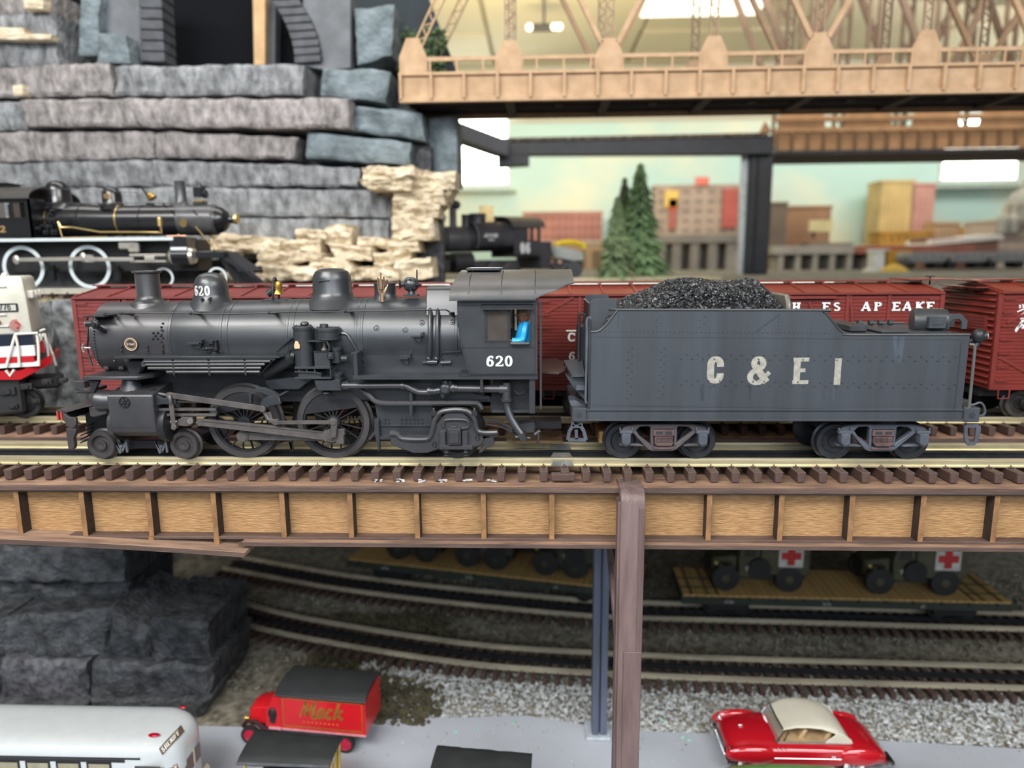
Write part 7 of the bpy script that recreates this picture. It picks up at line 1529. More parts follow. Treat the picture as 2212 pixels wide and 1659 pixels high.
a = C10(0,130,YU); b = C10(190,150,YU); MB().box(a.x,b.x,YU-.8,YU+.8,zca,zca+.25).box(a.x-.1,b.x+.2,YU-1,YU+1,zca+.25,zca+.33).build('roof_vent', M_GB, l2_)
# running board (white edge), gilt pipes
yrb = YU-2.9; zrb = E(0,888,yrb).z; xre = F(525,0,yrb).x
MB().box(xl2_,xre,yrb,YU-1,zrb-.08,zrb+.1).build('running_board', M_GB, l2_); MB().box(xl2_,xre,yrb-.06,yrb,zrb-.12,zrb+.14).build('white_edge', M_TW, l2_)
MB().tube([E(800,630,yrb),E(845,710,yrb),E(1000,710,yrb),E(1380,775,yrb),F(0,775,yrb),F(400,780,yrb),F(440,790,yrb),F(430,690,yrb)],.075,8).build('gilt_pipe', M_BR2, l2_)
MB().tube([E(800,630,yrb),E(860,850,yrb),E(1480,838,yrb)],.06,8).build('gilt_pipe', M_BR2, l2_)
v = F(415,640,yrb); MB().lathe([(.05,-.4),(.2,-.3),(.2,.3),(.1,.4)], v, (0,0,1), 12).build('check_valve', M_BR2, l2_)
MB().tube([F(510,830,yrb),F(780,825,yrb)],.06,8).sphere(F(675,825,yrb),.14,10,6).build('copper_pipe', mat('copper', (.75,.42,.28), .3, .9, var=.05), l2_)
v = E(740,620,yrb+.2); mb = MB()
for dx, dz, s_ in ((0,0,.5),(-.1,.45,.35),(.1,.75,.3),(-.3,-.5,.5),(-.8,-.4,.3),(-1.2,-.6,.35),(-.6,-.9,.4),(-1.0,.1,.25),(.05,-.9,.45)): mb.cbox(v+Vector((dx,0,dz)), s_, .5, s_*.9).cyl(v+Vector((dx,-.25,dz)),v+Vector((dx,-.5,dz)),s_*.3,s_*.3,8)
mb.build('air_pump', M_GB, l2_, bev=.03)
v = F(745,650,58.4); MB().cyl(v,v+Vector((0,-.08,0)),.33,.33,20).build('number_plate', mat('dark_brass', (.28,.2,.08), .3, .7), l2_)
for Xa in (0, 130): MB().tube([F(910+Xa*.9,700-Xa*.1,58+Xa/60),F(1190+Xa*.5,1030,58+Xa/60)],.05,6).build('front_brace', M_BR2, l2_)
# frames and wheels
MB().box(xl2_,F(950,0).x,YU-1.2,YU+1.2,ZU+1.4,zrb).build('main_frame', M_UB, l2_)
w1x = E(335,1250,58.4).x; w2x = E(1245,1225,58.4).x; RD2 = (E(0,930,58.4).z-E(0,1520,58.4).z)/2
for cx in (w1x, w2x):
    for y_, sd_ in ((YU-1.9,-1),(YU+1.85,1)):
        w_ = wheel('driving_wheel', cx, RD2, y_, M_GB, l2_, nsp=15 if sd_<0 else 0, m_c=M_GB, cw=(radians(200),radians(330)), side=sd_)
        if sd_ < 0: MB().lathe([(RD2-.28,-.03),(RD2+.02,-.03),(RD2+.02,.02),(RD2-.28,.02),(RD2-.28,-.03)], (cx,y_,ZU+RD2), (0,1,0), 64, cap=False).build('tyre', M_TW, w_)
for f_, Xa in ((C11,480),(C11,1215)):
    x = f_(Xa,1370,58.4).x; r_ = .85; w_ = wheel('pilot_wheel', x, r_, YU-1.9, M_GB, l2_, hub=.25); MB().lathe([(r_-.2,-.03),(r_-.03,-.03),(r_-.03,.02),(r_-.2,.02),(r_-.2,-.03)], (x,YU-1.9,ZU+r_), (0,1,0), 40, cap=False).build('tyre', M_TW, w_)
a = E(225,1155,yrb); b = E(1245,1140,yrb)
MB().obox(a,b,.15,.32).sphere(a,.3,12,8,(1,.5,1.3)).sphere(E(1145,1120,yrb),.3,12,8,(1,.5,1.3)).cbox(E(1230,1140,yrb),.6,.3,.6).build('side_rod', M_ST, l2_, bev=.02)
MB().obox(E(1240,1150,yrb-.15), F(60,1150,yrb-.15), .15,.3).build('main_rod', M_ST, l2_, bev=.02)
a = F(0,1075,yrb); b = F(500,1115,yrb)
MB().box(a.x,b.x,yrb-.1,yrb+.3,F(0,1112,yrb).z,a.z).box(a.x,b.x,yrb-.1,yrb+.3,F(0,1195,yrb).z,F(0,1165,yrb).z).box(F(110,0,yrb).x,F(250,0,yrb).x,yrb-.2,yrb+.3,F(0,1170,yrb).z,F(0,1110,yrb).z).build('crosshead_guide', M_ST, l2_, bev=.03)
MB().obox(E(1640,960,yrb+.3),E(1900,960,yrb+.3),.4,.6).cbox(F(60,985,yrb+.3),.9,.4,.8).build('valve_gear', M_ST, l2_, bev=.1)
a = F(550,1000,yrb); b = F(790,1000,yrb)
zc_l = F(0,1110,yrb+.8).z
MB().cyl((a.x,YU-2.2,zc_l),(b.x,YU-2.2,zc_l),.75,.75,24).box(a.x,b.x,YU-2.9,YU-1,zc_l,zc_l+1.5).build('cylinder', M_GB, l2_, bev=.03)
MB().cyl((a.x-.25,YU-2.2,zc_l),(a.x,YU-2.2,zc_l),.6,.72,24).cyl((b.x,YU-2.2,zc_l),(b.x+.25,YU-2.2,zc_l),.72,.6,24).build('cylinder_cover', mat('polished_cover', (.75,.73,.65), .25, .8, var=.05), l2_)
for k in range(5): v = F(575+k*42,1010,YU-3.0); MB().cyl(v,v+Vector((.3,0,0)),.16,.16,10).build('chest_stud', M_TW, l2_)
for k in range(4): a = F(550,870+k*28,YU-2.7); b = F(760,870+k*28,YU-2.7); MB().box(a.x,b.x,YU-2.7,YU-1,a.z-.12,a.z).build('step_tread', M_GB, l2_)
a = F(860,1040,YU-2); b = F(1300,1130,YU-2); MB().box(a.x,b.x,YU-2,YU+2,b.z,a.z).build('pilot_beam', M_GB, l2_, bev=.04)
# slatted cowcatcher
ptx = [F(1300,1035,YU-2.4),F(1840,1300,YU-.6)]; zf1 = ZU+.3
for k in range(13):
    y = YU-2.6+5.2*k/12; tipx = F(1840,1330,YU).x-.45*abs(y-YU)
    MB().obox((F(1290,1050).x,y*.5+YU*.5,F(0,1050).z),(tipx,y,zf1),.16,.22).build('pilot_slat', M_GB, l2_)
MB().obox((F(1290,1040).x,YU-2,F(0,1045).z),(F(1830,1300).x,YU-.8,zf1+.3),.1,.3).box(F(1280,0).x,F(1850,0).x,YU-2.4,YU-.4,zf1-.15,zf1+.1).build('pilot_frame', M_GB, l2_)
MB().prism([xz(F(*q,YU-1.5)) for q in ((1300,1045),(1450,1060),(1800,1300),(1300,1330))], YU-1.2, YU-1.0).build('pilot_plate', M_UB, l2_)
# wooden blocks and step hangers under the frame
for Xa in (725,1620): MB().prism([xz(E(*q,YU-1.7)) for q in ((Xa-30,1240),(Xa+20,1230),(Xa+40,1450),(Xa-60,1440))], YU-1.8, YU-1.5).build('brake_hanger', M_GB, l2_)

# ------------------------------------------------------------------ small switcher locomotive on the far shelf
C12 = src(900, 420, 5.53)
Ys = 88.0; S = lambda Xa, Ya, Y=Ys: C12(Xa,Ya,Y)
sw = thing('switcher_locomotive', 'small dark steam switcher numbered 06 in front of the cream outcrop', 'locomotive', (S(700,900).x, 90, 33.6))
M_SB = mat('switcher_black', (.035,.033,.04), .5, var=.2, vs=.4); M_SG = mat('switcher_grey', (.075,.07,.08), .5, var=.15, vs=.4)
# the engine runs away from the camera to the right: boiler axis from the front face towards the cab
fa = S(330,540,85); ca_ = S(1150,500,91); ax_ = (ca_-fa); L_ = ax_.length; ax_.normalize(); rr = (S(0,385,85).z-S(0,700,85).z)/2
fa = Vector((fa.x, 85.5, S(0,540,85).z)); ca_ = Vector((S(1150,0,90.5).x, 90.5, fa.z+.15)); ax_ = (ca_-fa); L_ = ax_.length; ax_.normalize()
MB().lathe([(rr*.3,-.4),(rr*.5,-.3),(rr*.95,-.1),(rr,.05),(rr,L_*.28)], fa, ax_, 40).build('smokebox', M_SG, sw)
MB().lathe([(rr*.2,-.75),(rr*.22,-.4),(rr*.75,-.3),(rr*.8,-.2)], fa, ax_, 24).build('smokebox_door', mat('door_light_grey', (.16,.155,.17), .5, .2), sw)
MB().lathe([(rr,L_*.28),(rr,L_+.5)], fa, ax_, 40).build('boiler', M_SB, sw)
# saddle tank wrapping the boiler
upv = Vector((0,0,1)); sdv = ax_.cross(upv).normalized()
def ring_at(t, rx, rz, z0_): 
    c = fa+ax_*t; return [c+sdv*(rx*cos(a_))+upv*(max(z0_, rz*sin(a_))) for a_ in [2*pi*i/32 for i in range(32)]]
MB().loft([ring_at(L_*.36,rr*1.3,rr*1.35,-rr*.65), ring_at(L_*.98,rr*1.3,rr*1.35,-rr*.65)]).build('saddle_tank', M_SB, sw, bev=.08)
MB().loft([ring_at(L_*.36,rr*1.34,rr*1.39,-rr*.7), ring_at(L_*.38,rr*1.34,rr*1.39,-rr*.7)]).build('tank_band', mat('band_grey', (.12,.12,.14), .4), sw)
tl = MB(); t0 = fa+ax_*(L_*.42)-sdv*0; 
nside = -sdv if (-sdv).y < 0 else sdv
def tankpt(u, v, s_): return fa+ax_*(L_*.45+u)+nside*(rr*1.305+(.05 if s_ == 0 else -.05))+upv*(.15+v)
letters(tl, 'LNFDERN', lambda u,v,s_: tankpt(u,v,s_), .42, gap=.1, fat=.2, wide=.9); letters(tl, 'IIIIII', lambda u,v,s_: tankpt(u+.6,v-.4,s_), .22, gap=.2, fat=.4)
tl.build('tank_lettering', mat('faded_white', (.55,.55,.55), .6), sw)
def onax(t, h): return fa+ax_*t+upv*h
def stk(name, t, r, ytop, Xt, m=M_SG, r1=None):
    b = onax(t, rr*.8); zt_ = S(Xt,ytop,b.y).z; MB().lathe([(r*1.3,0),(r,.5),((r1 or r),zt_-b.z-.3),((r1 or r)*1.1,zt_-b.z)], b, (0,0,1), 20).build(name, m, sw)
stk('smokestack', L_*.12, .42, 85, 420, M_SG); stk('sand_dome', L_*.30, .5, 240, 575, M_SB); stk('steam_dome', L_*.47, .95, 230, 690, M_SB); stk('safety_valve', L_*.7, .45, 262, 870, M_SB)
b = onax(L_*.6, rr*1.35); MB().box(b.x-.9,b.x+.9,b.y-.1,b.y+.1,b.z,b.z+1.9).build('bell_frame', mat('bell_frame_gold', (.62,.46,.22), .4, .6), sw)
v = S(470,125,86); MB().sphere(v,.55,12,8).build('stack_lamp', M_SB, sw); v = S(300,280,85); MB().sphere(v,.55,12,8).cyl(v,v+Vector((-.6,-.4,0)),.3,.3,12).build('headlamp', mat('lamp_pinkish', (.5,.42,.42), .3), sw)
# cab
cx0 = S(1170,600,88.3); cx1 = S(1480,600,90.5); zc_0 = S(0,760,89).z; zc_1 = S(0,390,89).z
cd_ = Vector((cx1.x-cx0.x, 90.3-88.3, 0)); cl_ = cd_.length; cd_.normalize(); cn = Vector((-cd_.y, cd_.x, 0))
def cabp(u, d, z): return Vector((cx0.x,88.3,0))+cd_*u+cn*d+Vector((0,0,z))
def cbx(name, u0,u1,d0,d1,z0_,z1_, m=M_SB, par=sw, **k): return MB().add([cabp(u,d,z) for z in (z0_,z1_) for (u,d) in ((u0,d0),(u1,d0),(u1,d1),(u0,d1))], [(0,3,2,1),(4,5,6,7),(0,1,5,4),(1,2,6,5),(2,3,7,6),(3,0,4,7)]).build(name, m, par, **k)
wz0_ = S(0,560,89).z; wz1_ = S(0,415,89).z
k_ = cbx('cab_side', 0,cl_,0,.2,zc_0,wz0_); cbx('cab_side_top', 0,cl_,0,.2,wz1_,zc_1); cbx('cab_front', 0,cl_*.42,0,6,wz0_,wz1_)
for u in (.42,.62,.9): cbx('window_post', cl_*u,cl_*(u+.1),0,.2,wz0_,wz1_)
cbx('cab_floor', 0,cl_,0,6,zc_0,zc_0+.3); cbx('far_cab_side', 0,cl_,5.8,6,zc_0,wz0_)
rg_ = []
for i in range(13):
    a_ = pi*i/12; d = 3-3.3*cos(a_); z = zc_1+1.3*sin(a_); rg_.append([cabp(-.5,d,z),cabp(cl_+.5,d,z),cabp(cl_+.5,d,z-.15),cabp(-.5,d,z-.15)])
MB().loft(rg_).build('cab_roof', mat('switcher_roof', (.06,.055,.05), .5), sw)
mb = MB(); letters(mb, '06', lambda u,v,s_: cabp(cl_*.22+u, -.05 if s_==0 else .02, S(0,710,88.5).z+v), S(0,590,88.5).z-S(0,710,88.5).z, gap=.12, fat=.3, serif=False, wide=.8); mb.build('cab_number', mat('faded_white', (.55,.55,.55), .6), k_)
cbx('bunker', cl_,cl_+1.6,0,6,zc_0-1.5,zc_0+1.9)
# running gear
for t in (.38,.62,.86):
    c = fa+ax_*(L_*t)+nside*1.9; MB().lathe([(.3,-.1),(1.0,-.08),(1.3,0),(1.35,.5)], Vector((c.x,c.y,34.95)), -nside, 28).build('driving_wheel', M_SB, sw)
MB().obox(Vector((0,0,0))+fa+ax_*(L_*.36)+nside*2.3+Vector((0,0,34.7-fa.z)), fa+ax_*(L_*.9)+nside*2.3+Vector((0,0,34.7-fa.z)), .2,.5).build('side_rod', mat('dull_steel', (.42,.36,.27), .4, .5), sw)
for s_ in (-1, 1): c = fa+ax_*(L_*.1)+sdv*(2.6*s_); MB().cyl(Vector((c.x,c.y,36.2))-ax_*1.2, Vector((c.x,c.y,36.2))+ax_*1.2, 1.05,1.05,24).build('cylinder', M_SB, sw)
c = fa-ax_*1.8; MB().add([Vector((c.x,c.y,0))+sdv*a_+ax_*b_+upv*z for z in (35.0,36.4) for (a_,b_) in ((-3.1,-.4),(3.1,-.4),(3.1,1),(-3.1,1))], [(0,3,2,1),(4,5,6,7),(0,1,5,4),(1,2,6,5),(2,3,7,6),(3,0,4,7)]).build('buffer_beam', M_SB, sw, bev=.05)
c = fa-ax_*2.2; MB().add([Vector((c.x,c.y,0))+sdv*a_+ax_*b_+upv*z for z in (33.9,34.3) for (a_,b_) in ((-2.9,-.6),(2.9,-.6),(2.9,.6),(-2.9,.6))], [(0,3,2,1),(4,5,6,7),(0,1,5,4),(1,2,6,5),(2,3,7,6),(3,0,4,7)]).build('footboard', M_SB, sw)
for s_ in (-2.4,0,2.4): MB().obox(Vector((c.x,c.y,34.2))+sdv*s_, Vector((c.x,c.y,35.4))+sdv*s_+ax_*.3, .3,.3).build('footboard_hanger', M_SB, sw)
MB().obox(Vector((fa.x,fa.y,35.6)), Vector((ca_.x,ca_.y+.3,35.6)), 2.6, 1.5).build('main_frame', M_SB, sw)
# slope-back tender with yellow arch behind the cab
st_ = thing('gondola_tender', 'small grey gondola with a yellow rim coupled behind switcher 06', 'rail car', tuple(S(1800,800,93)))
def T5(Xa,Ya,Y=93): return xz(S(Xa,Ya,Y))
MB().prism([T5(*q) for q in ((1590,655),(1660,600),(1990,690),(2000,790),(1870,800),(1640,760))], 93, 98).build('body', mat('gondola_grey', (.30,.31,.29), .6, var=.15, vs=.4), st_, bev=.15)
MB().tube(smooth_path([S(1650,605,93.2),S(1750,575,93.5),S(1880,575,94),S(1990,610,94.5),S(1990,650,94.5)],4), .35, 8).build('yellow_rim', mat('safety_yellow', (.68,.48,.02), .4), st_)
MB().prism([T5(*q) for q in ((1600,770),(1990,800),(1980,950),(1900,1000),(1600,900))], 93.5, 97).build('truck', M_UB, st_, bev=.2)
for Xa in (1700,1880): v = S(Xa,900,93.2); MB().cyl(v,v+Vector((0,.6,0)),1.1,1.1,20).build('wheel', M_UB, st_)
for Xa in (1610,1710): MB().sphere(S(Xa,815,92.8),.4,10,6).build('buffer', mat('dull_copper', (.4,.25,.2), .4, .5), st_)
yt = make_track('far_yard_track', 'track under the small switcher locomotive on the far shelf', [(fa.x-8+i*2.5, 83.5+i*.75) for i in range(18)], 34.0, spacing=1.6)
# ------------------------------------------------------------------ lower level: tracks, ballast, flat cars
def Gp(px, py, z):
    d = (P(px,py,50)-O); t = (z-CZ)/d.z; return O+d*t
ZL = 1.75
def rail_to_center(pts, off=1.6):
    v = smooth_path([Gp(a,b,ZL) for a,b in pts], 6); out = []
    for i, p in enumerate(v):
        t = (v[min(i+1,len(v)-1)]-v[max(i-1,0)]).normalized(); out.append((p.x-t.y*off, p.y+t.x*off))
    return out
cA = rail_to_center([(285,1262),(420,1308),(554,1350),(740,1387),(957,1421),(1125,1438),(1392,1453),(1657,1464),(1978,1473),(2350,1485)])
cB = rail_to_center([(480,1222),(620,1248),(740,1268),(947,1294),(1235,1322),(1400,1330),(1694,1338),(1950,1346),(2350,1358)])
M_RL = mat('lower_rail', (.66,.60,.47), .5, .6, var=.15, vs=1, stretch=(.2,2,2))
tA = make_track('lower_front_track', 'curved three-rail track nearest the street on grey ballast', cA, ZL, spacing=1.05, m_rail=M_RL, jog=.03)
tB = make_track('lower_rear_track', 'curved three-rail track under the military flat cars', cB, ZL, spacing=1.05, m_rail=M_RL, jog=.03)
def dist(path, x, y):
    return min((p[0]-x)**2+(p[1]-y)**2 for p in path[::2])**.5
yf = lambda x: 50.3 if x < -8 else 51.5 if x < 5 else 49.6+(24-min(x,24))*.06
rb_ = random.Random(77); mb = MB(); mb2 = MB()
def zb_f(x, y):
    d = min(dist(cA,x,y), dist(cB,x,y)); return max(-.25, .62-max(0,d-3)*.32)
MB().add([(x_,y_,zb_f(x_,y_)-.12) for x_ in [-45+2.2*i for i in range(58)] for y_ in [48.5+1.7*j for j in range(30)]], [(i*30+j,(i+1)*30+j,(i+1)*30+j+1,i*30+j+1) for i in range(57) for j in range(29)]).build('ballast_bed', M_BALD, None, fix=False)
bb = bpy.data.objects['ballast_bed']; bb['kind'] = 'structure'; bb.name = 'floor_ballast'
rubble(mb, 15000, (-16, 46), (49.4, 58.5), zb_f, .10, .24, ok=lambda x,y: y > yf(x)-.5+rb_.uniform(0,.7) and not (dist(cA,x,y) < 2.5 and rb_.random() < .8), rnd=rb_)
tag(mb.build('ballast', M_BAL, smooth=0), 'pale grey crushed stone ballast between the street and the lower tracks', 'ballast', kind='stuff')
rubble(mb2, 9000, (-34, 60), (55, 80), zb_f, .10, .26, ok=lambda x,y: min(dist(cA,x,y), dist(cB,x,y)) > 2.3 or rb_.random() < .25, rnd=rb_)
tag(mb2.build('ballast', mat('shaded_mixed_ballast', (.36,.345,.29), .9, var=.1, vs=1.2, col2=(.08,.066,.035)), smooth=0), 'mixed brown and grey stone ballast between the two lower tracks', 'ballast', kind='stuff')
mb = MB(); rubble(mb, 420, (-14, 44), (43, 51), lambda x,y: .02, .03, .12, rnd=rb_)
tag(mb.build('grit', mat('grit_mixed', (.6,.6,.56), .8, var=.2, vs=1, col2=(.2,.15,.08)), smooth=0), 'loose pale grit scattered on the grey street', 'gravel', kind='stuff')
mb = MB(); 
for px, py in ((1475,1592),(1488,1598),(1430,1555),(1110,1560),(1032,1575),(985,1580)): v = Gp(px,py,.05); mb.sphere(v,.18,6,4,(1.2,1,.5))
tag(mb.build('green_flakes', mat('green_flake', (.35,.62,.52), .6)), 'pale green paint flakes lying on the street', 'debris', kind='stuff')
# leaf litter and earth bank at the left
mb = MB(); rubble(mb, 3500, (-21, -8), (50.5, 66), lambda x,y: max(.0,(y-52)*.08), .12, .38, ok=lambda x,y: x < -9-abs(y-54)*.05 or rb_.random()<.3, rnd=rb_)
tag(mb.build('earth_bank', mat('earth_brown', (.10,.085,.045), .95, var=.3, vs=1, col2=(.035,.03,.018)), smooth=0), 'dark brown earth and leaf litter beside the dark rock bastion', 'earth', kind='stuff')

M_OD = mat('olive_drab', (.075,.075,.042), .5, var=.15, vs=1); M_ODD = mat('olive_dark', (.03,.03,.02), .6); M_TYR = mat('tyre_rubber', (.018,.018,.018), .7)
M_DK = mat('flatcar_deck_wood', (.50,.32,.12), .65, var=.1, vs=.5, stretch=(3,.3,1))
def flatcar(label, pa, pb, zd=4.3, endgrid=True):
    A = Gp(*pa, zd); B = Gp(*pb, zd); d = B-A; L_ = d.length; ang = atan2(d.y, d.x)
    t = thing('flat_car', label, 'flat car', (A.x, A.y, zd), rz=ang)
    n = 44; w_ = L_/n
    for k in range(n): MB().box(k*w_+.03,(k+1)*w_-.03,0,6.2,-.18,0).build('deck_plank', M_DK, t, local=True)
    MB().box(-.1,L_+.1,-.12,6.3,-.9,-.2).build('side_sill', mat('flatcar_black_green', (.035,.045,.035), .5, var=.1), t, local=True)
    for x in [L_*(i+.5)/12 for i in range(12)]: MB().box(x-.12,x+.12,-.25,-.1,-.45,-.1).build('stake_pocket', M_ODD, t, local=True)
    if endgrid:
        for x in (.9,2.4,3.3,L_-3.3,L_-2.4,L_-.9): MB().box(x-.1,x+.1,0,6.2,0,.05).build('end_strip', M_OD, t, local=True)
        for y in (1.6,3.6):
            MB().box(0,3.3,y-.1,y+.1,0,.05).build('end_strip', M_OD, t, local=True); MB().box(L_-3.3,L_,y-.1,y+.1,0,.05).build('end_strip', M_OD, t, local=True)
    for cx in (4.5, L_-4.5):
        MB().box(cx-2,cx+2,.8,1.1,-2.0,-1.3).box(cx-.6,cx+.6,.9,5.3,-1.6,-.9).build('truck_frame', M_UB, t, local=True, bev=.05)
        for dx in (-1.4,1.4):
            for y in (1.3,4.4): MB().cyl((cx+dx,y,-1.72),(cx+dx,y+.5,-1.72),.85,.85,20).build('wheel', M_UB, t, local=True)
    mb = MB()
    for k, ch in enumerate(('USAX','3874','US')): mb = MB(); letters(mb, ch, lambda u,v,s_: (4+k*L_*.3+u, -.12-(.02 if s_==0 else -.01), -.75+v), .35, fat=.2); mb.build('sill_lettering', mat('dim_white', (.35,.36,.36), .6), t, local=True, kind='stuff')
    return t, L_
def army_truck(par, u, label, cross=True, m=M_OD, ln=9.3, back=1.1):
    """stands on a flat car: u = distance along the deck; bonnet towards the left"""
    m4 = Matrix.Translation(Vector(par['_l'])) @ Matrix.Rotation(par.rotation_euler.z, 4, 'Z')
    o = m4 @ Vector((u, back, 0)); t = thing('army_truck', label, 'truck', tuple(o), rz=par.rotation_euler.z)
    B = lambda name, m_, mb, p=t, **k: mb.build(name, m_, p, local=True, **k)
    B('chassis', M_ODD, MB().box(.3,ln-.2,.5,3.8,1.0,1.4))
    B('bonnet', m, MB().loft([[(x,y0,1.3),(x,y1,1.3),(x,y1-.1,z),(x,y0+.1,z)] for x,y0,y1,z in ((.3,1.0,3.3,2.9),(2.6,.7,3.6,3.3))]), bev=.12)
    B('radiator_grille', M_ODD, MB().box(.18,.3,1.1,3.2,1.4,2.8))
    for y in (-.05,3.35): B('front_fender', m, MB().prism([(.2,1.9),(.8,2.6),(2.0,2.6),(2.9,1.5),(2.6,1.5),(1.9,2.3),(.9,2.3),(.4,1.8)], y, y+.95), bev=.04)
    for y in (.25,4.0): B('headlamp', mat('army_lamp', (.5,.4,.1), .3), MB().sphere((.45,y,2.75),.22,10,6))
    B('cab', m, MB().prism([(2.6,1.3),(4.6,1.3),(4.6,5.0),(3.0,5.0),(2.6,3.4)], .1, 4.2), bev=.1)
    B('cab_window', M_ODD, MB().prism([(3.0,3.5),(4.2,3.5),(4.2,4.6),(3.2,4.6)], .05, .12))
    B('van_body', m, MB().box(4.6,ln,-.1,4.4,1.7,5.6), bev=.12)
    B('running_step', m, MB().box(2.6,4.6,-.1,.5,1.2,1.35))
    for x in (1.35, ln-1.9):
        for y in (-.2,3.7):
            w_ = B('wheel', M_TYR, MB().lathe([(.5,-.02),(.75,0),(1.28,.06),(1.33,.2),(1.33,.6),(1.25,.7),(.5,.7)], (x,y,1.3), (0,1,0), 28)); MB().lathe([(.1,-.12),(.35,-.1),(.5,.05),(.74,.06)], (x,y,1.3), (0,1,0), 16).build('hub', m, w_, local=True)
    B('spare_wheel', M_TYR, MB().cyl((4.5,-.35,2.4),(4.5,-.0,2.4),1.05,1.05,24))
    mb = MB(); st = [(.38*cos(pi/2+k*pi/5)*(1 if k%2==0 else .42), .38*sin(pi/2+k*pi/5)*(1 if k%2==0 else .42)) for k in range(10)]
    mb.prism([(3.5+a,2.3+b) for a,b in st], .04, .1); B('white_star', mat('army_white', (.62,.62,.58), .6), mb)
    if cross:
        x0_, z0_ = ln-3.0, 2.6
        pn = B('cross_panel', mat('army_white', (.62,.62,.58), .6), MB().box(x0_,x0_+2.3,-.16,-.1,z0_,z0_+2.3))
        B('red_cross', mat('cross_red', (.55,.03,.03), .5), MB().box(x0_+.8,x0_+1.5,-.19,-.15,z0_+.2,z0_+2.1).box(x0_+.2,x0_+2.1,-.185,-.15,z0_+.8,z0_+1.5))
    return t
f2, L2 = flatcar('tan decked flat car carrying two ambulances with red crosses', (1475,1284), (2185,1301))
def along(f, px, py): 
    v = Gp(px,py,4.3)-Vector(f['_l']); a_ = f.rotation_euler.z; return v.x*cos(a_)+v.y*sin(a_)
army_truck(f2, along(f2,1545,1285)-.2, 'olive ambulance with a red cross, left one on the tan flat car')
army_truck(f2, along(f2,1878,1290)-.2, 'olive ambulance with a red cross, right one on the tan flat car')
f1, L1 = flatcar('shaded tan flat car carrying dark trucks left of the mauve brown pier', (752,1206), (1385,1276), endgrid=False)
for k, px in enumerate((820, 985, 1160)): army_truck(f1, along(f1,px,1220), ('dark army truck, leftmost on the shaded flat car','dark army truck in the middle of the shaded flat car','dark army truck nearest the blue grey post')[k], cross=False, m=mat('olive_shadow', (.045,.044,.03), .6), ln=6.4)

# ------------------------------------------------------------------ vehicles on the street
def car_wheel(x, y, z, r, w_, par, m_rim, wall=None, name='wheel'):
    o = MB().lathe([(r*.55,-.0),(r*.7,-.04),(r*.95,0),(r,.08),(r,w_-.08),(r*.9,w_),(r*.3,w_)], (x,y,z), (0,1,0), 28).build(name, M_TYR, par)
    if wall: MB().lathe([(r*.56,-.03),(r*.90,-.03),(r*.88,.02),(r*.56,.02),(r*.56,-.03)], (x,y-.01,z), (0,1,0), 28, cap=False).build('white_wall', wall, o)
    MB().lathe([(.02,-.12),(r*.2,-.11),(r*.34,-.03),(r*.54,-.04),(r*.56,.02)], (x,y,z), (0,1,0), 24).build('hub_cap', m_rim, o); return o
M_CH = mat('chrome', (.75,.76,.78), .12, 1.0, var=0); M_CARR = mat('car_red', (.52,.008,.018), .12, var=.02, vs=.3, coat=1.0, spec=.6); M_TOP = mat('cream_top', (.72,.68,.56), .35, var=.03); M_WW = mat('white_wall', (.85,.85,.82), .4, var=0)
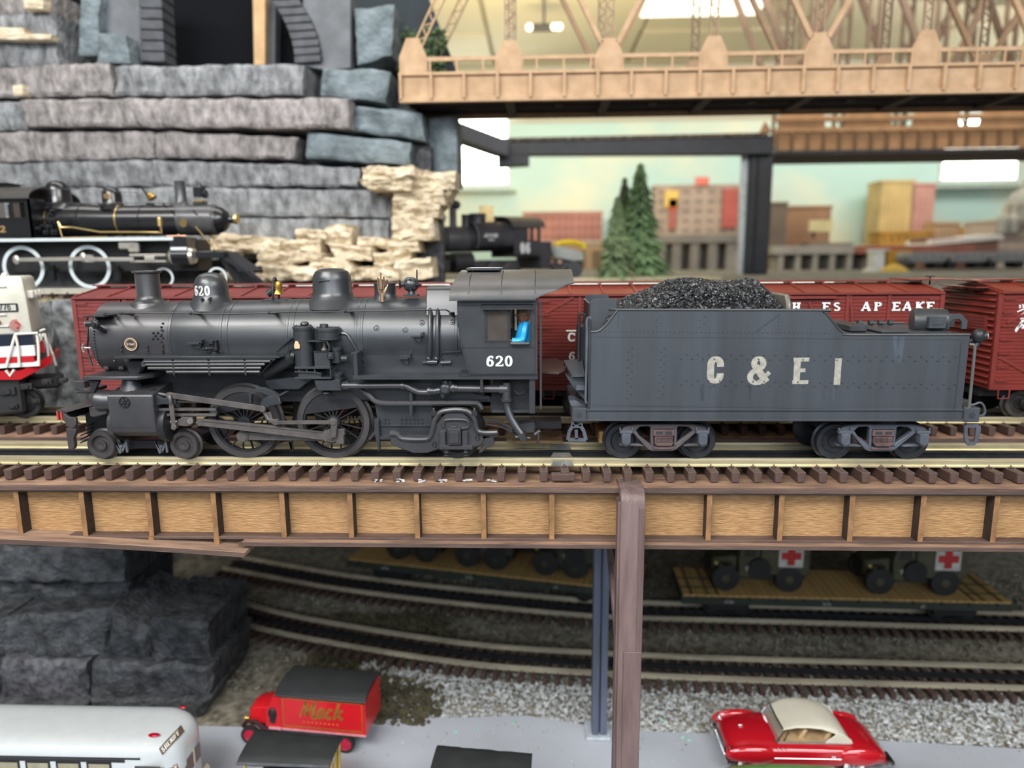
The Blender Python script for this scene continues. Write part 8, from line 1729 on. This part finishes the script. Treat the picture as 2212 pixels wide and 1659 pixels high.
def car(label, xf_, xr_, y0, y1, m, mtop=None, name='car', rake=1.0, full=True, hh=1.0, wheels=True):
    """bonnet at xf_, tail at xr_"""
    L_ = xr_-xf_; yc_ = (y0+y1)/2; hw = (y1-y0)/2; t = thing(name, label, 'car', ((xf_+xr_)/2, yc_, 0))
    X_ = lambda u: xf_+L_*u
    secs = [(0.0,.70,.75,1.45),(.02,.84,.6,1.75),(.06,.92,.52,1.98),(.14,.97,.48,2.12),(.28,1.0,.45,2.2),(.38,1.0,.45,2.24),(.55,1.0,.45,2.22),(.72,1.0,.45,2.18),(.80,.99,.46,2.16),(.90,.93,.5,1.95),(.97,.84,.6,1.55),(1.0,.74,.75,1.25)]
    rings = []
    for u, wd, zl, zt_ in secs:
        ring = []; n = 28; zt_ *= hh; zm_ = (zl+zt_)/2; rz = (zt_-zl)/2
        for i in range(n):
            a_ = 2*pi*i/n; c_, s_ = cos(a_), sin(a_); ex = .42
            ring.append((X_(u), yc_+hw*wd*(abs(c_)**ex)*(1 if c_>=0 else -1), zm_+rz*(abs(s_)**.55)*(1 if s_>=0 else -1)+(.13 if abs(abs(a_-pi/2)-.0)<.25 and u<.35 else 0)))
        rings.append(ring)
    b_ = MB().loft(rings).build('body', m, t, smooth=50)
    if not full: return t, X_, b_
    for y in (y0-.03, y1-.5):
        # front fender bulge and rear fender
        MB().sphere((X_(.15), y+.28 if y < yc_ else y+.25, 1.45), 1.0, 22, 14, (1.95,.42,.72)).build('front_fender', m, t)
        MB().sphere((X_(.80), y+.30 if y < yc_ else y+.25, 1.40), 1.0, 22, 14, (1.75,.42,.74)).build('rear_fender', m, t)
    MB().box(X_(.22),X_(.70),y0-.02,y0+.02,1.35,1.385).build('side_trim', M_CH, t, bev=.01)
    MB().sphere((X_(.645),y0-.04,1.55),.12,8,6,(1.8,.5,.6)).build('door_handle', M_CH, t)
    for u in (.115,.77):
        for y in (y0+.02, y1-.62): car_wheel(X_(u), y, .78, .78, .6, t, M_CH, M_WW)
    for u0,u1 in ((-.015,.015),(.985,1.012)): MB().box(X_(u0),X_(u1),y0+.1,y1-.1,.62,.98).build('bumper', M_CH, t, bev=.12, seg=2)
    MB().box(X_(-.005),X_(.005),y0+1.0,y1-1.0,1.0,1.4).build('grille', M_CH, t)
    for k in range(12): y = y0+1.05+k*(y1-y0-2.1)/11; MB().box(X_(-.012),X_(0),y-.05,y+.05,.85,1.42).build('grille_tooth', M_CH, t)
    for y in (y0+.42, y1-.42): MB().sphere((X_(.022),y,1.62),.3,14,10,(.6,1,1)).build('headlight', M_CH, t)
    for k in range(3): MB().sphere((X_(.30)+k*.3,y0+.12,2.02),.07,8,6).build('porthole', M_CH, t)
    return t, X_, b_
xc0 = P(1562,1600,47.5).x; xc1 = P(1926,1640,45.8).x
rc_, XX, _b = car('glossy red convertible car with a cream top parked on the street', xc0, xc1, 45.7, 50.3, M_CARR)
yc_ = 48.0
MB().box(XX(.97),XX(1.02),45.66,46.9,.75,1.25).build('bumper_guard', M_CH, rc_, bev=.12, seg=2)
for k in range(4): MB().box(XX(.972),XX(1.0),45.62,45.67,.82+k*.1,.87+k*.1).build('bumper_rib', mat('rib_grey', (.3,.3,.32), .3, .8, var=0), rc_)
# cream folding top, windscreen, side glass, interior
ts = [(.345,1.55,3.05,3.12),(.42,1.7,3.35,3.5),(.50,1.75,3.4,3.62),(.58,1.75,3.3,3.62),(.66,1.78,3.0,3.45),(.72,1.8,2.5,3.05),(.765,1.7,2.15,2.4)]
rings = []
for u, hw, ze_, zt_ in ts:
    ring = []
    for i in range(13): a_ = pi*i/12; ring.append((XX(u), yc_-hw*cos(a_)*(1 if abs(cos(a_))<.9 else 1), ze_+(zt_-ze_)*sin(a_)**.6))
    for i in range(13): a_ = pi*(12-i)/12; ring.append((XX(u), yc_-(hw-.08)*cos(a_), ze_-.08+(zt_-ze_)*sin(a_)**.6))
    rings.append(ring)
MB().loft(rings).build('folding_top', M_TOP, rc_, smooth=60)
for s_ in (-1,1):
    yy = yc_+s_*1.72
    MB().prism([(XX(.60),2.2),(XX(.775),2.2),(XX(.765),2.5),(XX(.72),2.9),(XX(.68),3.05),(XX(.655),2.75),(XX(.62),2.45)], yy-.06, yy+.06).build('top_quarter', M_TOP, rc_, bev=.03)
    MB().tube([(XX(.30),yy,2.2),(XX(.345),yy*.5+yc_*.5+s_*.85,3.05)],.06,6).tube([(XX(.345),yy,2.2),(XX(.375),yy,3.1)],.05,6).build('screen_post', M_CH, rc_)
    MB().box(XX(.31),XX(.76),yy-.08,yy+.05,2.16,2.26).build('belt_moulding', mat('moulding_grey', (.55,.53,.5), .3, .5), rc_)
MB().add([(XX(.30),yc_-1.6,2.2),(XX(.30),yc_+1.6,2.2),(XX(.345),yc_+1.5,3.08),(XX(.345),yc_-1.5,3.08),(XX(.305),yc_-1.6,2.2),(XX(.305),yc_+1.6,2.2),(XX(.35),yc_+1.5,3.08),(XX(.35),yc_-1.5,3.08)],[(0,1,2,3),(7,6,5,4),(0,4,5,1),(1,5,6,2),(2,6,7,3),(3,7,4,0)]).build('windscreen', mat('clear_screen', (.6,.65,.62), .08, var=0, alpha=.22), rc_)
MB().tube([(XX(.30),yc_-1.65,2.22),(XX(.285),yc_,2.25),(XX(.30),yc_+1.65,2.22)],.05,6).tube([(XX(.345),yc_-1.5,3.1),(XX(.34),yc_,3.12),(XX(.345),yc_+1.5,3.1)],.06,6).build('screen_frame', M_CH, rc_)
MI = mat('tan_interior', (.55,.38,.2), .5)
MB().box(XX(.33),XX(.72),yc_-1.6,yc_+1.6,2.1,2.3).build('cockpit', MI, rc_)
for u in (.44,.60): MB().prism([(XX(u),2.2),(XX(u)+.5,2.2),(XX(u)+.75,3.0),(XX(u)+.5,3.05)], yc_-1.45, yc_+1.45).build('seat', MI, rc_, bev=.1)
MB().tube([(XX(.385)+.1*cos(t), yc_-.8+.4*cos(t*pi/6), 2.6+.35*sin(t*pi/6)) for t in range(12)],.03,6,closed=True).build('steering_wheel', M_TYR, rc_)
MB().sphere((XX(.12),yc_,2.28),.12,8,6,(1.8,.6,.8)).build('bonnet_ornament', M_CH, rc_)
# delivery truck lettered Mack
mk0 = Gp(515,1612,0); 
M_TR_ = mat('truck_bright_red', (.68,.012,.02), .3, var=.03, coat=.4); M_CAN = mat('black_canvas', (.032,.034,.036), .6, var=.12, vs=.4, bump=.3, bs=2)
v0 = Gp(604,1612,0)
mt_ = thing('delivery_truck', 'bright red delivery truck with black canvas roof and gilt lettering on its side', 'truck', (v0.x, v0.y, 0), rz=radians(-6))
def QM(px, py, y=0.0):
    """pixel -> (u, z) in the truck's side plane set back by y"""
    a_ = mt_.rotation_euler.z; dx, dy = cos(a_), sin(a_); nx_, ny_ = -dy, dx
    p0 = Vector((v0.x+nx_*y, v0.y+ny_*y, 0)); d = P(px,py,50)-O; t = ((p0-O).x*nx_+(p0-O).y*ny_)/(d.x*nx_+d.y*ny_); q = O+d*t
    return ((q.x-v0.x)*dx+(q.y-v0.y)*dy, q.z)
B = lambda name, m_, mb, p=mt_, **k: mb.build(name, m_, p, local=True, **k)
u0, zt_ = QM(602,1499); u1, _ = QM(787,1503); _, zb1 = QM(700,1582)
W_ = 3.4
bx = B('box_body', M_TR_, MB().box(u0,u1,0,W_,zb1,zt_), bev=.04)
for (a0,a1,b0,b1) in ((u0+.25,u1-.2,zt_-.32,zt_-.24),(u0+.25,u1-.2,zb1+.25,zb1+.33)): B('gilt_line', mat('dull_gilt', (.45,.20,.04), .4, .3), MB().box(a0,a1,-.02,.01,b0,b1), p=bx)
for uu in (u0+.25,u1-.28): B('gilt_line', MT['dull_gilt'], MB().box(uu,uu+.07,-.02,.01,zb1+.25,zt_-.24), p=bx)
mb = MB(); lu, lz = QM(648,1548); lh = QM(648,1514)[1]-lz
def sl(pts, wd=.2): ribbon(mb, [(q.x,q.y) for q in smooth_path([(a,b,0) for a,b in pts],3)], wd, lambda u,v,s_: (lu+(u+v*.22)*lh*.95, -.03 if s_==0 else .01, lz+v*lh))
sl([(0,0),(.12,.5),(.25,1)],.14); sl([(.25,1),(.38,.35),(.40,.1)],.22); sl([(.40,.1),(.6,.6),(.78,1)],.14); sl([(.78,1),(.80,.4),(.85,.02),(1.0,.1)],.24)
sl([(1.38,.55),(1.2,.6),(1.08,.3),(1.15,.03),(1.32,.15),(1.42,.6),(1.42,.15),(1.55,.05)],.17); sl([(1.95,.5),(1.8,.6),(1.65,.3),(1.75,.03),(1.98,.12)],.17)
sl([(2.15,0),(2.22,.5),(2.3,1.0)],.19); sl([(2.6,.62),(2.28,.32),(2.5,.15),(2.68,.0)],.17)
B('side_lettering', MT['dull_gilt'], mb, p=bx)
mb = MB(); su, sz = QM(655,1561)
for k in range(9): letters(mb, 'I', lambda u,v,s_: (su+k*.33+u*1.2, -.02 if s_==0 else .01, sz+v), .12, fat=.9)
B('small_lettering', mat('orange_print', (.75,.18,.05), .5), mb, p=bx)
rr_ = [[(u0-.25,y,z),(u1+.12,y,z),(u1+.12,y,z-.14),(u0-.25,y,z-.14)] for y,z in ((-.15,zt_-.02),(-.1,zt_+.2),(.5,zt_+.42),(1.7,zt_+.55),(2.9,zt_+.42),(3.5,zt_+.2),(3.55,zt_-.02))]
B('canvas_roof', M_CAN, MB().loft(rr_), bev=.03)
B('roof_piping', mat('piping_black', (.02,.02,.02), .3), MB().tube([(u0-.25,-.17,zt_-.02),(u1+.14,-.17,zt_-.02),(u1+.14,.5,zt_+.42),(u1+.14,1.7,zt_+.55)],.06,6))
B('chassis', M_UB, MB().box(u0-2.8,u1-.3,.6,W_-.6,zb1-.35,zb1))
a_, b_ = QM(512,1560); hz = 0
B('bonnet', M_TR_, MB().loft([[(u,.5+i1,zb1-.1),(u,W_-.5-i1,zb1-.1),(u,W_-.6-i1,z-.25),(u,W_/2,z),(u,.6+i1,z-.25)] for u,z,i1 in ((u0-2.9,zb1+1.0,.15),(u0-2.7,zb1+1.25,.1),(u0-1.3,zb1+1.5,0))]), bev=.06)
B('cab', M_TR_, MB().prism([(u0-1.35,zb1-.1),(u0,zb1-.1),(u0,zt_-.25),(u0-.55,zt_-.25),(u0-1.05,zb1+1.55),(u0-1.3,zb1+1.5)], .15, W_-.15), bev=.08)
B('door_opening', M_UB, MB().prism([(u0-.95,zb1+.35),(u0-.55,zb1+.25),(u0-.35,zb1+1.0),(u0-.5,zb1+1.5),(u0-.9,zb1+1.3)], .1,.2))
B('driver_dark', M_UB, MB().sphere((u0-.7,.15,zb1+1.1),.35,12,8,(1,.6,1.4)))
for y in (-.05,W_-.6): B('front_mudguard', mat('mudguard_dark_red', (.06,.015,.015), .35), MB().tube(smooth_path([(u0-3.2,y+.3,zb1-.3),(u0-2.9,y+.3,zb1+.15),(u0-2.2,y+.3,zb1+.2),(u0-1.5,y+.3,zb1-.3),(u0-.5,y+.3,zb1-.4)],3),.16,8))
B('radiator', MT['brass'], MB().box(u0-3.0,u0-2.88,.9,W_-.9,zb1-.1,zb1+.8)); 
for y in (.5,W_-.5): B('headlamp', MT['brass'], MB().cyl((u0-3.1,y,zb1+.25),(u0-2.8,y,zb1+.25),.2,.15,12))
B('running_trim', mat('pink_edge', (.8,.35,.4), .3), MB().box(u0+.1,u1,-.06,.0,zb1-.06,zb1+.08).box(u0-1.0,u0,-.02,.1,zb1-.12,zb1+.04))
M_WR = mat('wheel_crimson', (.5,.02,.06), .35, var=.03)
for uu in (u0-2.55, u1-1.7):
    for y in (-.1,W_-.3):
        z_ = .72; o_ = B('wheel', M_TYR, MB().lathe([(.52,0),(.72,.0),(.74,.3),(.52,.34),(.52,0)], (uu,y,z_), (0,1,0), 28, cap=False))
        B('wheel_disc', M_WR, MB().lathe([(.03,.0),(.18,.0),(.2,.06),(.42,.1),(.53,.03),(.53,.2)], (uu,y+.0,z_), (0,1,0), 24), p=o_)
        for k in range(6): B('wheel_spoke', M_WR, MB().obox((uu,y+.03,z_),(uu+.5*cos(k*pi/3),y+.05,z_+.5*sin(k*pi/3)),.1,.1,(0,1,0)), p=o_)
# flat-roofed open trucks in the foreground
def flat_roof(name, label, quad, z, bow, body_m, struts):
    v = [Gp(a,b,z) for a,b in quad]; c = sum(v, Vector((0,0,0)))/4
    t = thing(name, label, 'truck', (c.x, c.y, 0)); n, m_ = 14, 10; vs = []; f = []
    TL, TR, BR_, BLq = v
    for j in range(m_+1):
        for i in range(n+1):
            s_ = i/n; q_ = j/m_; p = (TL*(1-s_)+TR*s_)*(1-q_)+(BLq*(1-s_)+BR_*s_)*q_
            p = p+Vector((0,0,bow*sin(pi*q_)+.06*noise.noise(Vector((i*.6,j*.4,z)))-(.0 if 0<j<m_ else .12))); vs.append(p)
    for j in range(m_):
        for i in range(n): a = j*(n+1)+i; f.append((a,a+1,a+n+2,a+n+1))
    N_ = len(vs); vs += [p-Vector((0,0,.16)) for p in vs]; f += [tuple(k+N_ for k in reversed(q_)) for q_ in f[:n*m_]]
    edge = [i for i in range(n+1)]+[j*(n+1)+n for j in range(1,m_+1)]+[m_*(n+1)+i for i in range(n-1,-1,-1)]+[j*(n+1) for j in range(m_-1,0,-1)]
    for k in range(len(edge)): a = edge[k]; b = edge[(k+1)%len(edge)]; f.append((a,b,b+N_,a+N_))
    MB().add(vs, f).build('canvas_roof', M_CAN, t, smooth=50)
    fr = MB().tube([BLq+Vector((0,-.03,-.1)),BR_+Vector((0,-.03,-.1))],.1,8); fr.build('front_roll', mat('canvas_sheen', (.10,.105,.11), .35), t)
    ax = (BR_-BLq).normalized(); dp = (TL-BLq)
    z1_, z0_ = z*.55, .9
    def at2(s_, q_, zz): p = (TL*(1-s_)+TR*s_)*(1-q_)+(BLq*(1-s_)+BR_*s_)*q_; return Vector((p.x,p.y,zz))
    for s_ in (.06,.94):
        for q_ in (.1,.9): MB().obox(at2(s_,q_,z0_), at2(s_,q_,z-.1), .14,.14).build('roof_post', struts, t)
    bx_ = [at2(.08,.1,0),at2(.92,.1,0),at2(.92,.9,0),at2(.08,.9,0)]
    MB().add([Vector((p.x,p.y,zz)) for zz in (z0_,z1_) for p in bx_], [(0,3,2,1),(4,5,6,7),(0,1,5,4),(1,2,6,5),(2,3,7,6),(3,0,4,7)]).build('truck_body', body_m, t, bev=.08)
    for s_ in (.2,.8):
        for q_ in (.05,.95): p = at2(s_,q_,.72); sd = (at2(s_,1,0)-at2(s_,0,0)).normalized(); MB().cyl(p-sd*.2,p+sd*.2,.72,.72,24).build('wheel', M_TYR, t)
    return t, at2
M_YW = mat('yellow_wood', (.62,.42,.08), .5, var=.2)
t4, at4 = flat_roof('open_truck', 'small open truck with a curled black canvas roof in front of the red delivery truck', ((558,1571),(741,1592),(712,1652),(511,1645)), 5.2, .18, mat('open_truck_body', (.05,.05,.05), .5), M_YW)
for q_ in (.15,.45,.75): MB().obox(at4(.98,q_,5.0), at4(1.0,q_+.25,2.6), .12,.16).build('roof_strut', M_YW, t4)
t5, at5 = flat_roof('open_truck', 'small truck with a flat dusty black canvas roof in the middle of the bottom edge', ((945,1606),(1150,1624),(1146,1690),(922,1690)), 5.0, .1, mat('open_truck_body', (.05,.05,.05), .5), mat('post_dark', (.05,.05,.05), .5))
# white sheriff bus
yb0, yb1 = 39.3, 43.9; xbr = P(404,1600,41).x
bs = thing('bus', 'white bus with a brown sheriff band in the lower left corner', 'bus', (xbr-7, 41.6, 0))
M_WBS = mat('bus_white', (.60,.635,.65), .22, var=.02, coat=.4); M_TB_ = mat('bus_cream_trim', (.62,.55,.44), .3)
def bring(u, inset, zdrop):
    hw = (yb1-yb0)/2-inset; yc__ = (yb0+yb1)/2; pts = [(u, yc__-hw, 1.0),(u, yc__-hw, 4.9-zdrop)]
    for i in range(15): a_ = pi*i/14; pts.append((u, yc__-hw*(abs(cos(a_))**.6)*(1 if cos(a_)>0 else -1), 5.55-zdrop+.72*sin(a_)**.62*(1-zdrop*.15)))
    pts += [(u, yc__+hw, 4.9-zdrop),(u, yc__+hw, 1.0)]; return pts
busmb = MB().loft([bring(u,i_,z_) for u,i_,z_ in ((xbr-24,0,0),(xbr-2.4,0,0),(xbr-1.9,.06,.02),(xbr-1.4,.2,.08),(xbr-.9,.4,.2),(xbr-.5,.65,.38),(xbr-.2,.95,.65),(xbr,1.4,1.1))]); busmb.build('bus_body', M_WBS, bs, smooth=50)
MB().box(xbr-24,xbr-2.2,yb0-.05,yb0+.03,5.35,5.45).box(xbr-24,xbr-3.2,yb0-.03,yb0+.03,5.12,5.3).build('drip_rail', M_UB, bs)
for k in range(9): x = xbr-4.9-k*2.0; MB().box(x-.8,x+.8,yb0-.05,yb0+.02,4.0,5.1).build('window_frame', M_UB, bs); MB().box(x-.68,x+.68,yb0-.07,yb0-.02,4.55,5.0).build('window_pane', mat('bus_pane', (.35,.32,.22), .1), bs, bev=.05)
MB().box(xbr-2.6,xbr-.9,yb0-.06,yb0+.02,3.6,4.9).build('rear_side_window', mat('bus_dark_pane', (.05,.05,.05), .1), bs, bev=.05)
v = Gp(308,1621,6.2); MB().sphere((v.x,40.4,6.28),.32,14,8,(1.2,.6,.3)).build('red_marker', mat('marker_red', (.4,.0,.02), .12), bs)
v = Gp(387,1546,6.2); MB().sphere((xbr-1.3,43.2,6.35),.22,12,6,(1.1,.6,.4)).build('red_marker', MT['marker_red'], bs)
# sloping destination band laid on the rounded rear shoulder of the body
from mathutils.bvhtree import BVHTree
bvh = BVHTree.FromPolygons([Vector(v_) for v_ in busmb.v], busmb.f)
def onbus(px, py, lift):
    d = (P(px,py,41)-O).normalized(); h = bvh.ray_cast(O, d)
    if h[0] is None: return P(px,py,41.5)
    n_ = h[1] if h[1].dot(d) < 0 else -h[1]; return h[0]+n_*lift
b0, b1 = (347,1624), (394,1574)
def bandpt(u, v, s_, k=0):
    x_ = b0[0]+(b1[0]-b0[0])*u-v*.5*14; y_ = b0[1]+(b1[1]-b0[1])*u-v*.87*14; return onbus(x_, y_, (.05+k) if s_ == 0 else -.05)
mb = MB(); ribbon(mb, [(i/16, 0) for i in range(17)], 1.1, lambda u,v,s_: bandpt(u, v, s_)); mb.build('destination_band', mat('band_brown', (.13,.085,.06), .4), bs, smooth=0)
mb = MB(); letters(mb, 'SHERIFF', lambda u,v,s_: bandpt(.06+u*.88/3.55, v-.33, s_, .03), .66, gap=.14, fat=.2, serif=False, wide=1.0); mb.build('bus_lettering', mat('bus_letter_white', (.8,.78,.7), .5), bs, smooth=0)
MB().loft([[(xbr-1.2,yb0+.22,4.55),(xbr-.35,yb0+.75,4.45),(xbr+.03,yb0+1.5,4.3),(xbr+.03,yb1-1.4,4.3)],[(xbr-1.2,yb0+.2,3.2),(xbr-.33,yb0+.7,3.2),(xbr+.04,yb0+1.4,3.2),(xbr+.04,yb1-1.4,3.2)]], cap=False, closed=False).build('rear_windows', mat('bus_rear_pane', (.18,.13,.11), .15), bs)
for p in ((xbr-.38,yb0+.72),(xbr+.0,41.6)): MB().box(p[0]-.06,p[0]+.1,p[1]-.06,p[1]+.06,3.2,4.4).build('rear_pillar', M_TB_, bs)
MB().box(xbr-.3,xbr+.15,yb0+.4,yb1-.4,1.2,2.0).build('rear_bumper', M_TB_, bs, bev=.2)
MB().box(xbr-.2,xbr+.25,yb0+.3,yb0+.7,3.3,3.7).build('tail_lamp', M_TB_, bs, bev=.12)
for x in (xbr-4,xbr-18): MB().cyl((x,yb0+.05,1.0),(x,yb0+.7,1.0),1.0,1.0,24).build('wheel', M_TYR, bs)
# green and cream cars at the bottom edge
xg0 = P(1540,1640,43).x; xg1 = P(1775,1650,42).x
gcar, GX, _ = car('pale green car showing only its rounded roof in front of the red convertible', xg0, xg1+3, 39.0, 43.2, mat('car_green', (.16,.36,.11), .25, var=.05, coat=.5), full=False, hh=1.5)
MB().lathe([(.02,0),(.01,.0)], (xg0,41,1), (0,0,1), 4).v
for u in (.15,.8):
    for y in (38.95,42.7): car_wheel(GX(u), y, .75, .75, .5, gcar, M_CH)
MB().box(GX(.45),GX(.8),39.1,39.3,2.3,2.9).build('side_window', M_UB, gcar)
MB().tube([(GX(.55),38.9,3.05),(GX(.98),38.9,3.0)],.12,8).build('black_trim', M_UB, gcar)
xk0 = P(1940,1650,43).x
kc, KX, _ = car('cream car with a black folding top at the bottom right edge', xk0, xk0+11, 38.6, 42.8, mat('car_cream', (.70,.60,.36), .25, var=.04, coat=.5), full=False, hh=1.42)
MB().prism([(KX(.28),2.7),(KX(.36),3.3),(KX(.60),3.35),(KX(.7),2.9)], 38.9, 42.3).build('folded_black_top', M_CAN, kc, bev=.1)
MB().obox((KX(.5),42.0,3.35),(KX(1.3),42.3,3.45),.2,.12).build('white_pole', mat('white_pole', (.85,.85,.82), .4), kc)
for u in (.15,.8):
    for y in (38.55,42.2): car_wheel(KX(u), y, .75, .75, .5, kc, M_CH)
GR = {'boxcar':'red boxcars on the rear bridge','conifer':'conifers in the far yard','hopper_car':'hopper cars at the right','army_truck':'army trucks on the flat cars','flat_car':'military flat cars','open_truck':'black roofed open trucks','building':'buildings of the back city'}
for o in list(bpy.data.objects):
    b_ = o.name.split('.')[0]
    if o.parent is None and b_ in GR: o['group'] = GR[b_]
for o in list(bpy.data.objects):
    if '_l' in o: del o['_l']
